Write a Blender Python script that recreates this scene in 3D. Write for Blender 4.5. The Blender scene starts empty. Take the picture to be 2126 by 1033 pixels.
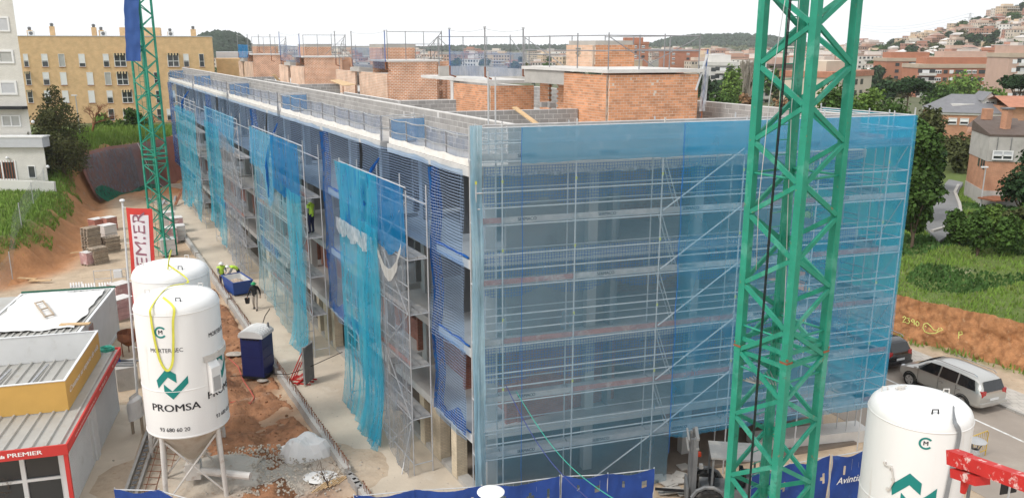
import bpy, bmesh, math, random
import numpy as np
from mathutils import Vector, Matrix, Euler, noise as mnoise
R = random.Random(7)
rad = math.radians
scn = bpy.context.scene
COL = scn.collection

# ------------------------------------------------------------------ camera
F_PX, CXP, CYP, HCAM = 1700.0, 1063.0, 516.5, 15.5     # focal length in photo pixels, principal point, eye height
PITCH = math.atan((516.5 - 93.0) / F_PX)
cam_d = bpy.data.cameras.new('camera'); cam = bpy.data.objects.new('camera', cam_d); COL.objects.link(cam)
cam.location = (0, 0, HCAM); cam.rotation_euler = (math.pi / 2 - PITCH, 0, 0)
cam_d.sensor_width = 36; cam_d.lens = 36 * F_PX / 2126; cam_d.clip_start = .1; cam_d.clip_end = 12000
scn.camera = cam
# ------------------------------------------------------------------ sky: bright overcast
SUN_EL, SUN_AZ = rad(50), rad(-126)     # azimuth measured from +Y towards +X: high, from the left
w = bpy.data.worlds.new('World'); scn.world = w; w.use_nodes = True
nt = w.node_tree; nt.nodes.clear()
out = nt.nodes.new('ShaderNodeOutputWorld'); bg = nt.nodes.new('ShaderNodeBackground')
sky = nt.nodes.new('ShaderNodeTexSky'); sky.sky_type = 'NISHITA'; sky.sun_disc = False
sky.sun_elevation = SUN_EL; sky.sun_rotation = SUN_AZ; sky.dust_density = 4; sky.air_density = 1.2
tc = nt.nodes.new('ShaderNodeTexCoord'); nz = nt.nodes.new('ShaderNodeTexNoise')
nz.inputs['Scale'].default_value = 1.6; nz.inputs['Detail'].default_value = 6
cr = nt.nodes.new('ShaderNodeValToRGB')
cr.color_ramp.elements[0].position = .3; cr.color_ramp.elements[0].color = (.8, .8, .8, 1)
cr.color_ramp.elements[1].position = .62; cr.color_ramp.elements[1].color = (.97, .97, .97, 1)
mx = nt.nodes.new('ShaderNodeMix'); mx.data_type = 'RGBA'
mx.inputs[7].default_value = (7.9, 8.05, 8.25, 1)          # cloud cover
nt.links.new(tc.outputs['Generated'], nz.inputs['Vector']); nt.links.new(nz.outputs['Fac'], cr.inputs['Fac'])
nt.links.new(cr.outputs['Color'], mx.inputs[0]); nt.links.new(sky.outputs['Color'], mx.inputs[6])
nt.links.new(mx.outputs[2], bg.inputs['Color']); bg.inputs['Strength'].default_value = .112
nt.links.new(bg.outputs['Background'], out.inputs['Surface'])
sd = bpy.data.lights.new('sun', 'SUN'); sun = bpy.data.objects.new('sun', sd); COL.objects.link(sun)
sd.energy = 1.5; sd.angle = rad(12); sd.color = (1, .97, .92)
sdir = Vector((math.sin(SUN_AZ) * math.cos(SUN_EL), math.cos(SUN_AZ) * math.cos(SUN_EL), math.sin(SUN_EL)))
sun.rotation_euler = sdir.to_track_quat('Z', 'Y').to_euler(); sun.location = (0, 0, 60)
# ------------------------------------------------------------------ exposure and render settings
vs = scn.view_settings; vs.view_transform = 'Standard'; vs.look = 'None'; vs.exposure = .52; vs.gamma = 1; vs.use_curve_mapping = False
cy = scn.cycles; cy.transparent_max_bounces = 24; cy.volume_bounces = 1; cy.max_bounces = 5; cy.diffuse_bounces = 3; cy.glossy_bounces = 2
cy.transmission_bounces = 4; cy.use_denoising = True; cy.caustics_reflective = False; cy.caustics_refractive = False
cy.sample_clamp_indirect = 6
# ================================================================== pixels to places (a pixel gives a direction; what it touches gives the distance)
def ray(u, v):
    d = v - CYP
    return Vector((u - CXP, F_PX * math.cos(PITCH) - d * math.sin(PITCH), -F_PX * math.sin(PITCH) - d * math.cos(PITCH)))
EYE = Vector((0, 0, HCAM))
def G(u, v, z=0.0):                    # where the ray meets the level z
    r = ray(u, v); return EYE + r * ((z - HCAM) / r.z)
def DP(u, v, y):                       # the ray at depth y
    r = ray(u, v); return EYE + r * (y / r.y)
def UX(u, y, z=0.0):                   # x of column u at depth y, height z (column u is nearly upright)
    fwd = y * math.cos(PITCH) - (z - HCAM) * math.sin(PITCH); return (u - CXP) / F_PX * fwd
def ZV(v, y):                          # z of picture row v at depth y
    r = ray(CXP, v); return HCAM + r.z * y / r.y
# building axes: left facade runs along DL, right facade along DR, corner C0
C0 = Vector((-1.41, 25.78, 0))
def azd(a): return Vector((math.sin(rad(a)), math.cos(rad(a)), 0))
DL, DR = azd(-28.62), azd(72.735)
NL, NR = Vector((-DL.y, DL.x, 0)), Vector((DR.y, -DR.x, 0))
def Wb(a, b, z=0.0): return C0 + DL * a + DR * b + Vector((0, 0, z))
def WL(s, d, z=0.0): return C0 + DL * s + NL * d + Vector((0, 0, z))
def WR(s, d, z=0.0): return C0 + DR * s + NR * d + Vector((0, 0, z))
RZL = math.atan2(DL.y, DL.x); RZR = math.atan2(DR.y, DR.x)
def lerp(a, b, t): return a + (b - a) * t
def sst(e0, e1, x):
    t = min(1, max(0, (x - e0) / (e1 - e0))); return t * t * (3 - 2 * t)
def n3(x, y, z=0.0): return mnoise.noise(Vector((x, y, z)))

# ================================================================== mesh builder
LOC = {}
class MB:
    def __init__(s): s.v = []; s.f = []; s.m = []; s.mi = 0; s.uv = None
    def add(s, vs_, fs, mi=None):
        n = len(s.v); s.v += [tuple(p) for p in vs_]; s.f += [tuple(i + n for i in f) for f in fs]
        s.m += [s.mi if mi is None else mi] * len(fs); return s
    def obox(s, o, a, b, c, mi=None):      # corner and three edge vectors
        o, a, b, c = Vector(o), Vector(a), Vector(b), Vector(c)
        vs_ = [o, o + a, o + a + b, o + b, o + c, o + a + c, o + a + b + c, o + b + c]
        return s.add(vs_, [(0, 3, 2, 1), (4, 5, 6, 7), (0, 1, 5, 4), (1, 2, 6, 5), (2, 3, 7, 6), (3, 0, 4, 7)], mi)
    def box(s, c, sz, rz=0.0, mi=None):    # centre of the base
        ex = Vector((math.cos(rz), math.sin(rz), 0)) * sz[0]; ey = Vector((-math.sin(rz), math.cos(rz), 0)) * sz[1]
        return s.obox(Vector(c) - ex / 2 - ey / 2, ex, ey, (0, 0, sz[2]), mi)
    def bar(s, p, q, w_, h_=None, up=(0, 0, 1), mi=None):
        p, q = Vector(p), Vector(q); h_ = h_ or w_; d = (q - p).normalized(); up = Vector(up)
        if abs(d.dot(up)) > .98: up = Vector((1, 0, 0))
        x = d.cross(up).normalized() * w_; y = x.cross(d).normalized() * h_
        return s.obox(p - x / 2 - y / 2, x, y, q - p, mi)
    def tube(s, p, q, r, r2=None, n=6, mi=None, cap=True):
        return s.path([p, q], [r, r if r2 is None else r2], n, mi, cap)
    def path(s, pts, r, n=6, mi=None, cap=True, closed=False):
        pts = [Vector(p) for p in pts]; k = len(pts); rs = r if isinstance(r, (list, tuple)) else [r] * k
        vs_, fs = [], []; ref = None
        for i, p in enumerate(pts):
            if closed: t = pts[(i + 1) % k] - pts[i - 1]
            else: t = pts[min(i + 1, k - 1)] - pts[max(i - 1, 0)]
            t = t.normalized() if t.length > 1e-9 else Vector((0, 0, 1))
            if ref is None: ref = Vector((1, 0, 0)) if abs(t.x) < .9 else Vector((0, 1, 0))
            x = ref - t * ref.dot(t)
            if x.length < 1e-4: x = t.orthogonal()
            x.normalize(); ref = x; y = t.cross(x)
            for j in range(n):
                a = 2 * math.pi * j / n; vs_.append(p + (x * math.cos(a) + y * math.sin(a)) * rs[i])
        for i in range(k if closed else k - 1):
            i2 = (i + 1) % k
            for j in range(n):
                j2 = (j + 1) % n; fs.append((i * n + j, i * n + j2, i2 * n + j2, i2 * n + j))
        if cap and not closed: fs += [tuple(range(n))[::-1], tuple((k - 1) * n + j for j in range(n))]
        return s.add(vs_, fs, mi)
    def prism(s, poly, z0, z1, mi=None):
        n = len(poly); vs_ = [(p[0], p[1], z0) for p in poly] + [(p[0], p[1], z1) for p in poly]
        return s.add(vs_, [tuple(range(n))[::-1], tuple(range(n, 2 * n))] + [(i, (i + 1) % n, n + (i + 1) % n, n + i) for i in range(n)], mi)
    def extr(s, poly3, d, mi=None):        # planar polygon pushed along d
        n = len(poly3); d = Vector(d); vs_ = [Vector(p) for p in poly3] + [Vector(p) + d for p in poly3]
        return s.add(vs_, [tuple(range(n))[::-1], tuple(range(n, 2 * n))] + [(i, (i + 1) % n, n + (i + 1) % n, n + i) for i in range(n)], mi)
    def lathe(s, prof, c, n=24, mi=None, a0=0.0, a1=None):
        c = Vector(c); full = a1 is None; a1 = a0 + 2 * math.pi if full else a1; m = n if full else n + 1; vs_, fs = [], []
        for r_, z_ in prof:
            for j in range(m):
                a = a0 + (a1 - a0) * j / n; vs_.append(c + Vector((r_ * math.cos(a), r_ * math.sin(a), z_)))
        for i in range(len(prof) - 1):
            for j in range(n):
                j2 = (j + 1) % m; fs.append((i * m + j, i * m + j2, (i + 1) * m + j2, (i + 1) * m + j))
        return s.add(vs_, fs, mi)
    def ball(s, c, r, n=8, sz=(1, 1, 1), mi=None):
        k = max(4, n // 2 + 1); prof = [(max(1e-4, math.sin(math.pi * i / (k - 1))) * r, -math.cos(math.pi * i / (k - 1)) * r) for i in range(k)]
        n0 = len(s.v); s.lathe(prof, (0, 0, 0), n, mi); c = Vector(c)
        for i in range(n0, len(s.v)):
            p = s.v[i]; s.v[i] = (c.x + p[0] * sz[0], c.y + p[1] * sz[1], c.z + p[2] * sz[2])
        return s
    def grid(s, fn, nu, nv, mi=None):      # fn(i/nu, j/nv) -> point ; keeps uv if fn returns (p, uv)
        vs_ = []; uv = []
        for j in range(nv + 1):
            for i in range(nu + 1):
                q = fn(i / nu, j / nv)
                if isinstance(q, tuple) and len(q) == 2: vs_.append(q[0]); uv.append(q[1])
                else: vs_.append(q); uv.append((0, 0))
        n = len(s.v)
        if s.uv is None: s.uv = [(0, 0)] * n
        s.uv += uv
        return s.add(vs_, [(j * (nu + 1) + i, j * (nu + 1) + i + 1, (j + 1) * (nu + 1) + i + 1, (j + 1) * (nu + 1) + i) for j in range(nv) for i in range(nu)], mi)
    def build(s, name, mats, parent=None, loc=None, smooth=False, recalc=True, uv=True):
        me = bpy.data.meshes.new(name); o = bpy.data.objects.new(name, me); COL.objects.link(o)
        base = Vector((0, 0, 0))
        if parent is not None:
            o.parent = parent; base = LOC.get(parent.name, Vector((0, 0, 0)))
        elif loc is None and s.v:
            a = np.array(s.v); loc = Vector(((a[:, 0].min() + a[:, 0].max()) / 2, (a[:, 1].min() + a[:, 1].max()) / 2, a[:, 2].min()))
        if loc is not None and parent is None: o.location = loc; base = Vector(loc)
        LOC[o.name] = base
        me.from_pydata([(p[0] - base.x, p[1] - base.y, p[2] - base.z) for p in s.v], [], s.f)
        if not isinstance(mats, (list, tuple)): mats = [mats]
        for m_ in mats: me.materials.append(M[m_] if isinstance(m_, str) else m_)
        if len(mats) > 1: me.polygons.foreach_set('material_index', s.m)
        if recalc and len(s.f) < 60000:
            bm = bmesh.new(); bm.from_mesh(me); bmesh.ops.recalc_face_normals(bm, faces=bm.faces); bm.to_mesh(me); bm.free()
        if smooth: me.shade_smooth() if smooth is True else me.set_sharp_from_angle(angle=rad(smooth))
        if smooth and smooth is not True: me.shade_smooth(); me.set_sharp_from_angle(angle=rad(smooth))
        if uv: add_uv(me, s.uv)
        me.update(); return o
def add_uv(me, given=None):
    l = me.uv_layers.new(name='UVMap'); nl = len(me.loops)
    vi = np.empty(nl, int); me.loops.foreach_get('vertex_index', vi)
    if given is not None and len(given) == len(me.vertices):
        arr = np.array(given, float)[vi]
    else:
        co = np.empty(len(me.vertices) * 3); me.vertices.foreach_get('co', co); co = co.reshape(-1, 3)
        no = np.empty(len(me.polygons) * 3); me.polygons.foreach_get('normal', no); no = no.reshape(-1, 3)
        lt = np.empty(len(me.polygons), int); me.polygons.foreach_get('loop_total', lt)
        n_ = np.repeat(no, lt, axis=0); p = co[vi]
        hl = np.maximum(np.hypot(n_[:, 0], n_[:, 1]), 1e-6); tx, ty = -n_[:, 1] / hl, n_[:, 0] / hl
        flat = np.abs(n_[:, 2]) > .8
        arr = np.stack([np.where(flat, p[:, 0], p[:, 0] * tx + p[:, 1] * ty), np.where(flat, p[:, 1], p[:, 2])], 1)
    l.data.foreach_set('uv', arr.astype(np.float32).ravel())
def tag(o, label=None, cat=None, group=None, kind=None):
    if label: o['label'] = label
    if cat: o['category'] = cat
    if group: o['group'] = group
    if kind: o['kind'] = kind
    return o
def thing(name, label, cat, loc=(0, 0, 0), group=None):
    o = bpy.data.objects.new(name, None); COL.objects.link(o); o.location = loc; o.empty_display_size = .3
    LOC[o.name] = Vector(loc); return tag(o, label, cat, group)
def struct(name, mb, mats, **k):
    o = mb.build(name, mats, loc=(0, 0, 0), **k); o['kind'] = 'structure'; return o
def copy_tree(o, parent=None):
    c = o.copy(); COL.objects.link(c); c.parent = parent; LOC[c.name] = LOC.get(o.name, Vector())
    for ch in list(o.children): copy_tree(ch, c)
    return c
def piece(me, name, parent, loc, rz=0.0, scale=None, rot=None):      # one more object on a shared mesh, local to its parent
    o = bpy.data.objects.new(name, me); COL.objects.link(o); o.parent = parent
    o.location = Vector(loc) - (LOC.get(parent.name, Vector()) if parent else Vector())
    o.rotation_euler = rot or (0, 0, rz)
    if scale: o.scale = scale
    LOC[o.name] = Vector(loc); return o
def unit_mesh(name, mats, bevel=0.0):      # unit cube, base centre at the origin
    me = bpy.data.meshes.new(name); bm = bmesh.new(); bmesh.ops.create_cube(bm, size=1); bmesh.ops.translate(bm, vec=(0, 0, .5), verts=bm.verts)
    if bevel: bmesh.ops.bevel(bm, geom=bm.edges[:], offset=bevel, segments=1, affect='EDGES')
    bm.to_mesh(me); bm.free(); me.materials.append(M[mats]); return me

# ================================================================== lettering
def text_polys(s, size=1.0, offset=0.0, shear=0.0):
    c = bpy.data.curves.new('lettering', 'FONT'); c.body = s; c.size = size; c.offset = offset; c.shear = shear; c.resolution_u = 3
    c.align_x = 'CENTER'; c.align_y = 'CENTER'; c.fill_mode = 'FRONT'
    o = bpy.data.objects.new('lettering', c); COL.objects.link(o)
    dg = bpy.context.evaluated_depsgraph_get(); me = o.evaluated_get(dg).to_mesh()
    vs_ = [tuple(v.co) for v in me.vertices]; fs = [tuple(p.vertices) for p in me.polygons]
    o.evaluated_get(dg).to_mesh_clear(); bpy.data.objects.remove(o); bpy.data.curves.remove(c); return vs_, fs
def text_flat(s, size, org, ex, ey, name, mat_, parent, offset=0.0, shear=0.0, width=None, lift=.006):
    vs_, fs = text_polys(s, size, min(offset, 0), shear); org, ex, ey = Vector(org), Vector(ex).normalized(), Vector(ey).normalized(); nn = ex.cross(ey)
    k = 1.0
    if width:
        xs = [p[0] for p in vs_]; k = width / (max(xs) - min(xs))
    mb = MB()
    for i, q in enumerate((0, offset, -offset) if offset > 0 else (0,)): mb.add([org + ex * (p[0] * k + q) + ey * p[1] + nn * (lift + .001 * i) for p in vs_], fs)
    return mb.build(name, mat_, parent, recalc=False)
def text_cyl(s, size, c, r, ang, z, name, mat_, parent, offset=0.0, width=None, lift=.008):
    vs_, fs = text_polys(s, size); k = 1.0
    if width:
        xs = [p[0] for p in vs_]; k = width / (max(xs) - min(xs))
    mb = MB()
    for i, q in enumerate((0, offset, -offset) if offset > 0 else (0,)): mb.add([(c[0] + (r + lift + .001 * i) * math.cos(ang + (p[0] * k + q) / r), c[1] + (r + lift + .001 * i) * math.sin(ang + (p[0] * k + q) / r), z + p[1]) for p in vs_], fs)
    return mb.build(name, mat_, parent, recalc=False)

# ================================================================== materials (procedural)
M = {}
def mat(name, c, rough=.8, var=.15, scale=2.0, bump=0.0, bscale=25.0, metal=0.0, spec=.3, dirt=None, rnd=0.0, streak=False, attr=None, coat=0.0, detail=6, soft=.15):
    m_ = bpy.data.materials.new(name); m_.use_nodes = True; t = m_.node_tree; b = t.nodes['Principled BSDF']
    b.inputs['Roughness'].default_value = rough; b.inputs['Metallic'].default_value = metal; b.inputs['Specular IOR Level'].default_value = spec
    if coat: b.inputs['Coat Weight'].default_value = coat
    L = t.links; N = t.nodes.new
    geo = N('ShaderNodeNewGeometry'); vec = geo.outputs['Position']
    if streak:
        mp = N('ShaderNodeMapping'); mp.inputs['Scale'].default_value = (1, 1, .12); L.new(vec, mp.inputs['Vector']); svec = mp.outputs['Vector']
    else: svec = vec
    col = None
    if attr:
        at = N('ShaderNodeAttribute'); at.attribute_name = attr; col = at.outputs['Color']
    else:
        rg = N('ShaderNodeRGB'); rg.outputs[0].default_value = (*c, 1); col = rg.outputs[0]
    if var:
        n_ = N('ShaderNodeTexNoise'); n_.inputs['Scale'].default_value = scale; n_.inputs['Detail'].default_value = detail; n_.inputs['Roughness'].default_value = .6
        L.new(svec, n_.inputs['Vector'])
        mr = N('ShaderNodeMapRange'); mr.inputs[1].default_value = .25; mr.inputs[2].default_value = .75; mr.inputs[3].default_value = 1 - var; mr.inputs[4].default_value = 1 + var
        L.new(n_.outputs['Fac'], mr.inputs[0])
        mu = N('ShaderNodeVectorMath'); mu.operation = 'SCALE'; L.new(col, mu.inputs[0]); L.new(mr.outputs[0], mu.inputs['Scale']); col = mu.outputs[0]
    if rnd:
        oi = N('ShaderNodeObjectInfo'); mr = N('ShaderNodeMapRange'); mr.inputs[3].default_value = 1 - rnd; mr.inputs[4].default_value = 1 + rnd
        L.new(oi.outputs['Random'], mr.inputs[0]); mu = N('ShaderNodeVectorMath'); mu.operation = 'SCALE'; L.new(col, mu.inputs[0]); L.new(mr.outputs[0], mu.inputs['Scale']); col = mu.outputs[0]
    for dd in ([dirt] if dirt and not isinstance(dirt, list) else dirt or []):
        dc, lo, ds = dd[0], dd[1], dd[2]
        n_ = N('ShaderNodeTexNoise'); n_.inputs['Scale'].default_value = ds; n_.inputs['Detail'].default_value = 8; n_.inputs['Roughness'].default_value = .65
        L.new(svec, n_.inputs['Vector']); mr = N('ShaderNodeMapRange'); mr.inputs[1].default_value = lo; mr.inputs[2].default_value = lo + soft; mr.inputs[4].default_value = dd[3] if len(dd) > 3 else .8
        L.new(n_.outputs['Fac'], mr.inputs[0]); mi = N('ShaderNodeMix'); mi.data_type = 'RGBA'; L.new(mr.outputs[0], mi.inputs[0]); L.new(col, mi.inputs[6]); mi.inputs[7].default_value = (*dc, 1); col = mi.outputs[2]
    L.new(col, b.inputs['Base Color'])
    if bump:
        n_ = N('ShaderNodeTexNoise'); n_.inputs['Scale'].default_value = bscale; n_.inputs['Detail'].default_value = 8; L.new(vec, n_.inputs['Vector'])
        bp = N('ShaderNodeBump'); bp.inputs['Strength'].default_value = bump; bp.inputs['Distance'].default_value = .05; L.new(n_.outputs['Fac'], bp.inputs['Height']); L.new(bp.outputs[0], b.inputs['Normal'])
    M[name] = m_; return m_
def brickmat(name, c1, c2, mortar, bw, bh, rough=.85, ms=.012, var=.2, dirt=None):
    m_ = mat(name, c1, rough, 0); t = m_.node_tree; b = t.nodes['Principled BSDF']; L = t.links; N = t.nodes.new
    uv = N('ShaderNodeUVMap'); br = N('ShaderNodeTexBrick'); L.new(uv.outputs[0], br.inputs['Vector'])
    br.inputs['Scale'].default_value = 1; br.inputs['Brick Width'].default_value = bw; br.inputs['Row Height'].default_value = bh; br.inputs['Mortar Size'].default_value = ms
    br.inputs['Color1'].default_value = (*c1, 1); br.inputs['Color2'].default_value = (*c2, 1); br.inputs['Mortar'].default_value = (*mortar, 1); br.inputs['Bias'].default_value = -.1
    geo = N('ShaderNodeNewGeometry'); n_ = N('ShaderNodeTexNoise'); n_.inputs['Scale'].default_value = 1.3; n_.inputs['Detail'].default_value = 7; L.new(geo.outputs['Position'], n_.inputs['Vector'])
    mr = N('ShaderNodeMapRange'); mr.inputs[1].default_value = .3; mr.inputs[2].default_value = .7; mr.inputs[3].default_value = 1 - var; mr.inputs[4].default_value = 1 + var; L.new(n_.outputs['Fac'], mr.inputs[0])
    mu = N('ShaderNodeVectorMath'); mu.operation = 'SCALE'; L.new(br.outputs['Color'], mu.inputs[0]); L.new(mr.outputs[0], mu.inputs['Scale']); L.new(mu.outputs[0], b.inputs['Base Color'])
    bp = N('ShaderNodeBump'); bp.inputs['Strength'].default_value = .4; bp.inputs['Distance'].default_value = -.02; L.new(br.outputs['Fac'], bp.inputs['Height']); L.new(bp.outputs[0], b.inputs['Normal'])
    return m_
def netmat(name, c, op, var=.2, scale=.8, c2=None, transl=.45, weave=0.0):
    """woven debris netting: part of the light passes straight through the holes, the rest meets coloured thread"""
    m_ = bpy.data.materials.new(name); m_.use_nodes = True; t = m_.node_tree; t.nodes.clear(); L = t.links; N = t.nodes.new
    o = N('ShaderNodeOutputMaterial'); tr = N('ShaderNodeBsdfTransparent'); df = N('ShaderNodeBsdfDiffuse'); tl = N('ShaderNodeBsdfTranslucent')
    m1 = N('ShaderNodeMixShader'); m1.inputs[0].default_value = transl; m2 = N('ShaderNodeMixShader')
    geo = N('ShaderNodeNewGeometry'); mp = N('ShaderNodeMapping'); mp.inputs['Scale'].default_value = (1, 1, .35); L.new(geo.outputs['Position'], mp.inputs['Vector'])
    n_ = N('ShaderNodeTexNoise'); n_.inputs['Scale'].default_value = scale; n_.inputs['Detail'].default_value = 6; L.new(mp.outputs[0], n_.inputs['Vector'])
    mi = N('ShaderNodeMix'); mi.data_type = 'RGBA'; mi.inputs[6].default_value = (*c, 1); mi.inputs[7].default_value = (*(c2 or [x * .75 for x in c]), 1)
    mr0 = N('ShaderNodeMapRange'); mr0.inputs[1].default_value = .35; mr0.inputs[2].default_value = .65; L.new(n_.outputs['Fac'], mr0.inputs[0]); L.new(mr0.outputs[0], mi.inputs[0])
    L.new(mi.outputs[2], df.inputs['Color']); L.new(mi.outputs[2], tl.inputs['Color'])
    n2 = N('ShaderNodeTexNoise'); n2.inputs['Scale'].default_value = scale * 3.1; n2.inputs['Detail'].default_value = 8; L.new(mp.outputs[0], n2.inputs['Vector'])
    mr = N('ShaderNodeMapRange'); mr.inputs[1].default_value = .3; mr.inputs[2].default_value = .7; mr.inputs[3].default_value = max(0, op - var / 2); mr.inputs[4].default_value = min(1, op + var / 2); L.new(n2.outputs['Fac'], mr.inputs[0])
    fac = mr.outputs[0]
    L.new(fac, m2.inputs[0]); L.new(df.outputs[0], m1.inputs[1]); L.new(tl.outputs[0], m1.inputs[2]); L.new(tr.outputs[0], m2.inputs[1]); L.new(m1.outputs[0], m2.inputs[2]); L.new(m2.outputs[0], o.inputs['Surface'])
    M[name] = m_; return m_
def gridmat(name, c, cell, thick, veil=0.0, ratio=1.0, tint=None):
    """knotted rope net: cords along u and v, open between them"""
    m_ = bpy.data.materials.new(name); m_.use_nodes = True; t = m_.node_tree; t.nodes.clear(); L = t.links; N = t.nodes.new
    o = N('ShaderNodeOutputMaterial'); tr = N('ShaderNodeBsdfTransparent'); df = N('ShaderNodeBsdfDiffuse'); df.inputs['Color'].default_value = (*c, 1); m2 = N('ShaderNodeMixShader')
    if tint: tr.inputs['Color'].default_value = (*tint, 1)      # blue of a finer mesh; tint also puts shade on the floors behind
    uv = N('ShaderNodeUVMap'); sp = N('ShaderNodeSeparateXYZ'); L.new(uv.outputs[0], sp.inputs[0]); fs = []
    for k, th in ((0, thick * ratio), (1, thick)):
        dv = N('ShaderNodeMath'); dv.operation = 'MULTIPLY'; dv.inputs[1].default_value = 1 / cell; L.new(sp.outputs[k], dv.inputs[0])
        fr = N('ShaderNodeMath'); fr.operation = 'FRACT'; L.new(dv.outputs[0], fr.inputs[0])
        lt = N('ShaderNodeMath'); lt.operation = 'LESS_THAN'; lt.inputs[1].default_value = th / cell; L.new(fr.outputs[0], lt.inputs[0]); fs.append(lt.outputs[0])
    mxm = N('ShaderNodeMath'); mxm.operation = 'MAXIMUM'; L.new(fs[0], mxm.inputs[0]); L.new(fs[1], mxm.inputs[1]); fac = mxm.outputs[0]
    if veil:
        m3 = N('ShaderNodeMath'); m3.operation = 'MAXIMUM'; m3.inputs[1].default_value = veil; L.new(fac, m3.inputs[0]); fac = m3.outputs[0]
    L.new(fac, m2.inputs[0]); L.new(tr.outputs[0], m2.inputs[1]); L.new(df.outputs[0], m2.inputs[2]); L.new(m2.outputs[0], o.inputs['Surface'])
    M[name] = m_; return m_
# ================================================================== surfaces
mat('soil', (.4, .3, .2), .95, .22, 1.1, bump=.9, bscale=5, attr='zone', dirt=[((.5, .42, .33), .6, .35, .5), ((.16, .1, .06), .64, 2.2, .5), ((.27, .14, .07), .56, 4.5, .45)])
mat('concrete', (.42, .4, .37), .85, .16, 1.4, bump=.25, bscale=14, dirt=((.27, .25, .22), .55, .8, .6))
mat('concrete_pale', (.6, .58, .55), .85, .12, 1.2, bump=.2, bscale=12, dirt=((.38, .36, .33), .58, .9, .5))
mat('concrete_slab', (.56, .48, .38), .85, .14, .55, bump=.2, bscale=9, dirt=[((.33, .25, .17), .55, .16, .65), ((.68, .63, .56), .6, .5, .6), ((.2, .16, .12), .72, 3.5, .5)])
mat('street_surface', (.33, .28, .235), .9, .1, .8, bump=.15, bscale=40, dirt=[((.42, .37, .31), .52, .2, .6), ((.45, .3, .16), .68, .5, .5)])
mat('tarmac', (.2, .2, .2), .9, .15, 1.5, bump=.2, bscale=40)
mat('white_paint', (.7, .69, .66), .7, .15, 3, dirt=((.4, .36, .3), .5, 2.5, .7))
brickmat('paving', (.5, .46, .41), (.44, .41, .36), (.3, .27, .24), .4, .4, ms=.012, var=.12)
mat('kerb_stone', (.4, .38, .35), .85, .15, 2, bump=.2, bscale=20)
mat('earth', (.42, .2, .09), .95, .35, 3, bump=1.0, bscale=6, dirt=[((.24, .11, .05), .5, 1.6, .8), ((.52, .33, .19), .58, 4, .7), ((.13, .08, .04), .66, 7, .7)])
mat('grass_blade', (.17, .27, .045), .8, .35, 1.2, rnd=.1, dirt=((.3, .28, .1), .55, .8, .6))
mat('grass_dark', (.06, .13, .028), .8, .4, 1.5)

LBP = [(-60, 30), (-42, 45), (-33.8, 51.9), (-32.6, 56.0), (-34.4, 63.3), (-38.5, 73.5), (-42.5, 82.5), (-41.6, 86.5), (-39.6, 90.5), (-39.4, 96), (-36, 100.5), (-10, 110), (40, 118)]
RBP = [(48, 8), (25.3, 38.0), (21.06, 43.0), (10, 57), (-6, 80), (-12, 112)]
def side_dist(P, poly):
    """signed distance of points P to a polyline (positive to the left of its run)"""
    best = np.full(len(P), 1e9); sg = np.ones(len(P)); along = np.zeros(len(P)); acc = 0.0
    for (x0, y0), (x1, y1) in zip(poly[:-1], poly[1:]):
        d = np.array([x1 - x0, y1 - y0]); L = np.hypot(*d); q = P - np.array([x0, y0]); t = np.clip(q @ d / L ** 2, 0, 1)
        e = q - t[:, None] * d; dist = np.hypot(e[:, 0], e[:, 1]); cr_ = d[0] * q[:, 1] - d[1] * q[:, 0]
        up = dist < best - 1e-9; best = np.where(up, dist, best); sg = np.where(up, np.sign(cr_), sg); along = np.where(up, acc + t * L, along); acc += L
    return best * np.where(sg == 0, 1, sg), along
def nsst(e0, e1, x):
    t = np.clip((x - e0) / (e1 - e0), 0, 1); return t * t * (3 - 2 * t)
def far_h(x, y):
    h = 2.5 + (-7.5) * nsst(130, 320, y)
    h = h + 6 * nsst(600, 1600, y)
    # slope with the hillside town, right of the view
    q = np.clip((x - 0.335 * y - 30) / (0.20 * np.maximum(y, 1)), -1, 3)
    h = h + nsst(330, 900, y) * (44 * np.clip(q, 0, 3) ** 1.25) * (1 - .5 * nsst(1200, 2500, y))
    return h
def ground_h(X, Y):
    P = np.stack([X, Y], 1)
    tl, al = side_dist(P, LBP); tr, ar = side_dist(P, RBP); tr = -tr
    wall = nsst(78, 86, Y)
    Hl = 2.6 + 2.4 * nsst(72, 86, Y); wd = 3.0 - 1.6 * wall
    hl = Hl * nsst(0, 1, tl / wd)
    hr = 1.75 * nsst(-.1, .9, tr) + 1.0 * nsst(1, 12, tr)
    near = np.maximum(hl, hr)
    # towards the ochre block the ground falls a little
    near = near - 1.5 * nsst(100, 128, Y) * (near > 3)
    return near * (1 - nsst(128, 150, Y)) + far_h(X, Y) * nsst(128, 150, Y), tl, tr
def gh(x, y): return float(ground_h(np.array([float(x)]), np.array([float(y)]))[0][0])
def axis(lo, hi, step, far_lo, far_hi, k=1.12):
    a = list(np.arange(lo, hi + 1e-6, step)); s_ = step; x = hi
    while x < far_hi: s_ *= k; x += s_; a.append(x)
    s_ = step; x = lo
    while x > far_lo: s_ *= k; x -= s_; a.insert(0, x)
    return np.array(a)
xs = axis(-58, 50, .7, -7000, 7000); ys = axis(12, 105, .7, -250, 9000)
GX, GY = np.meshgrid(xs, ys); gx, gy = GX.ravel(), GY.ravel()
gz, gtl, gtr = ground_h(gx, gy)
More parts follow.
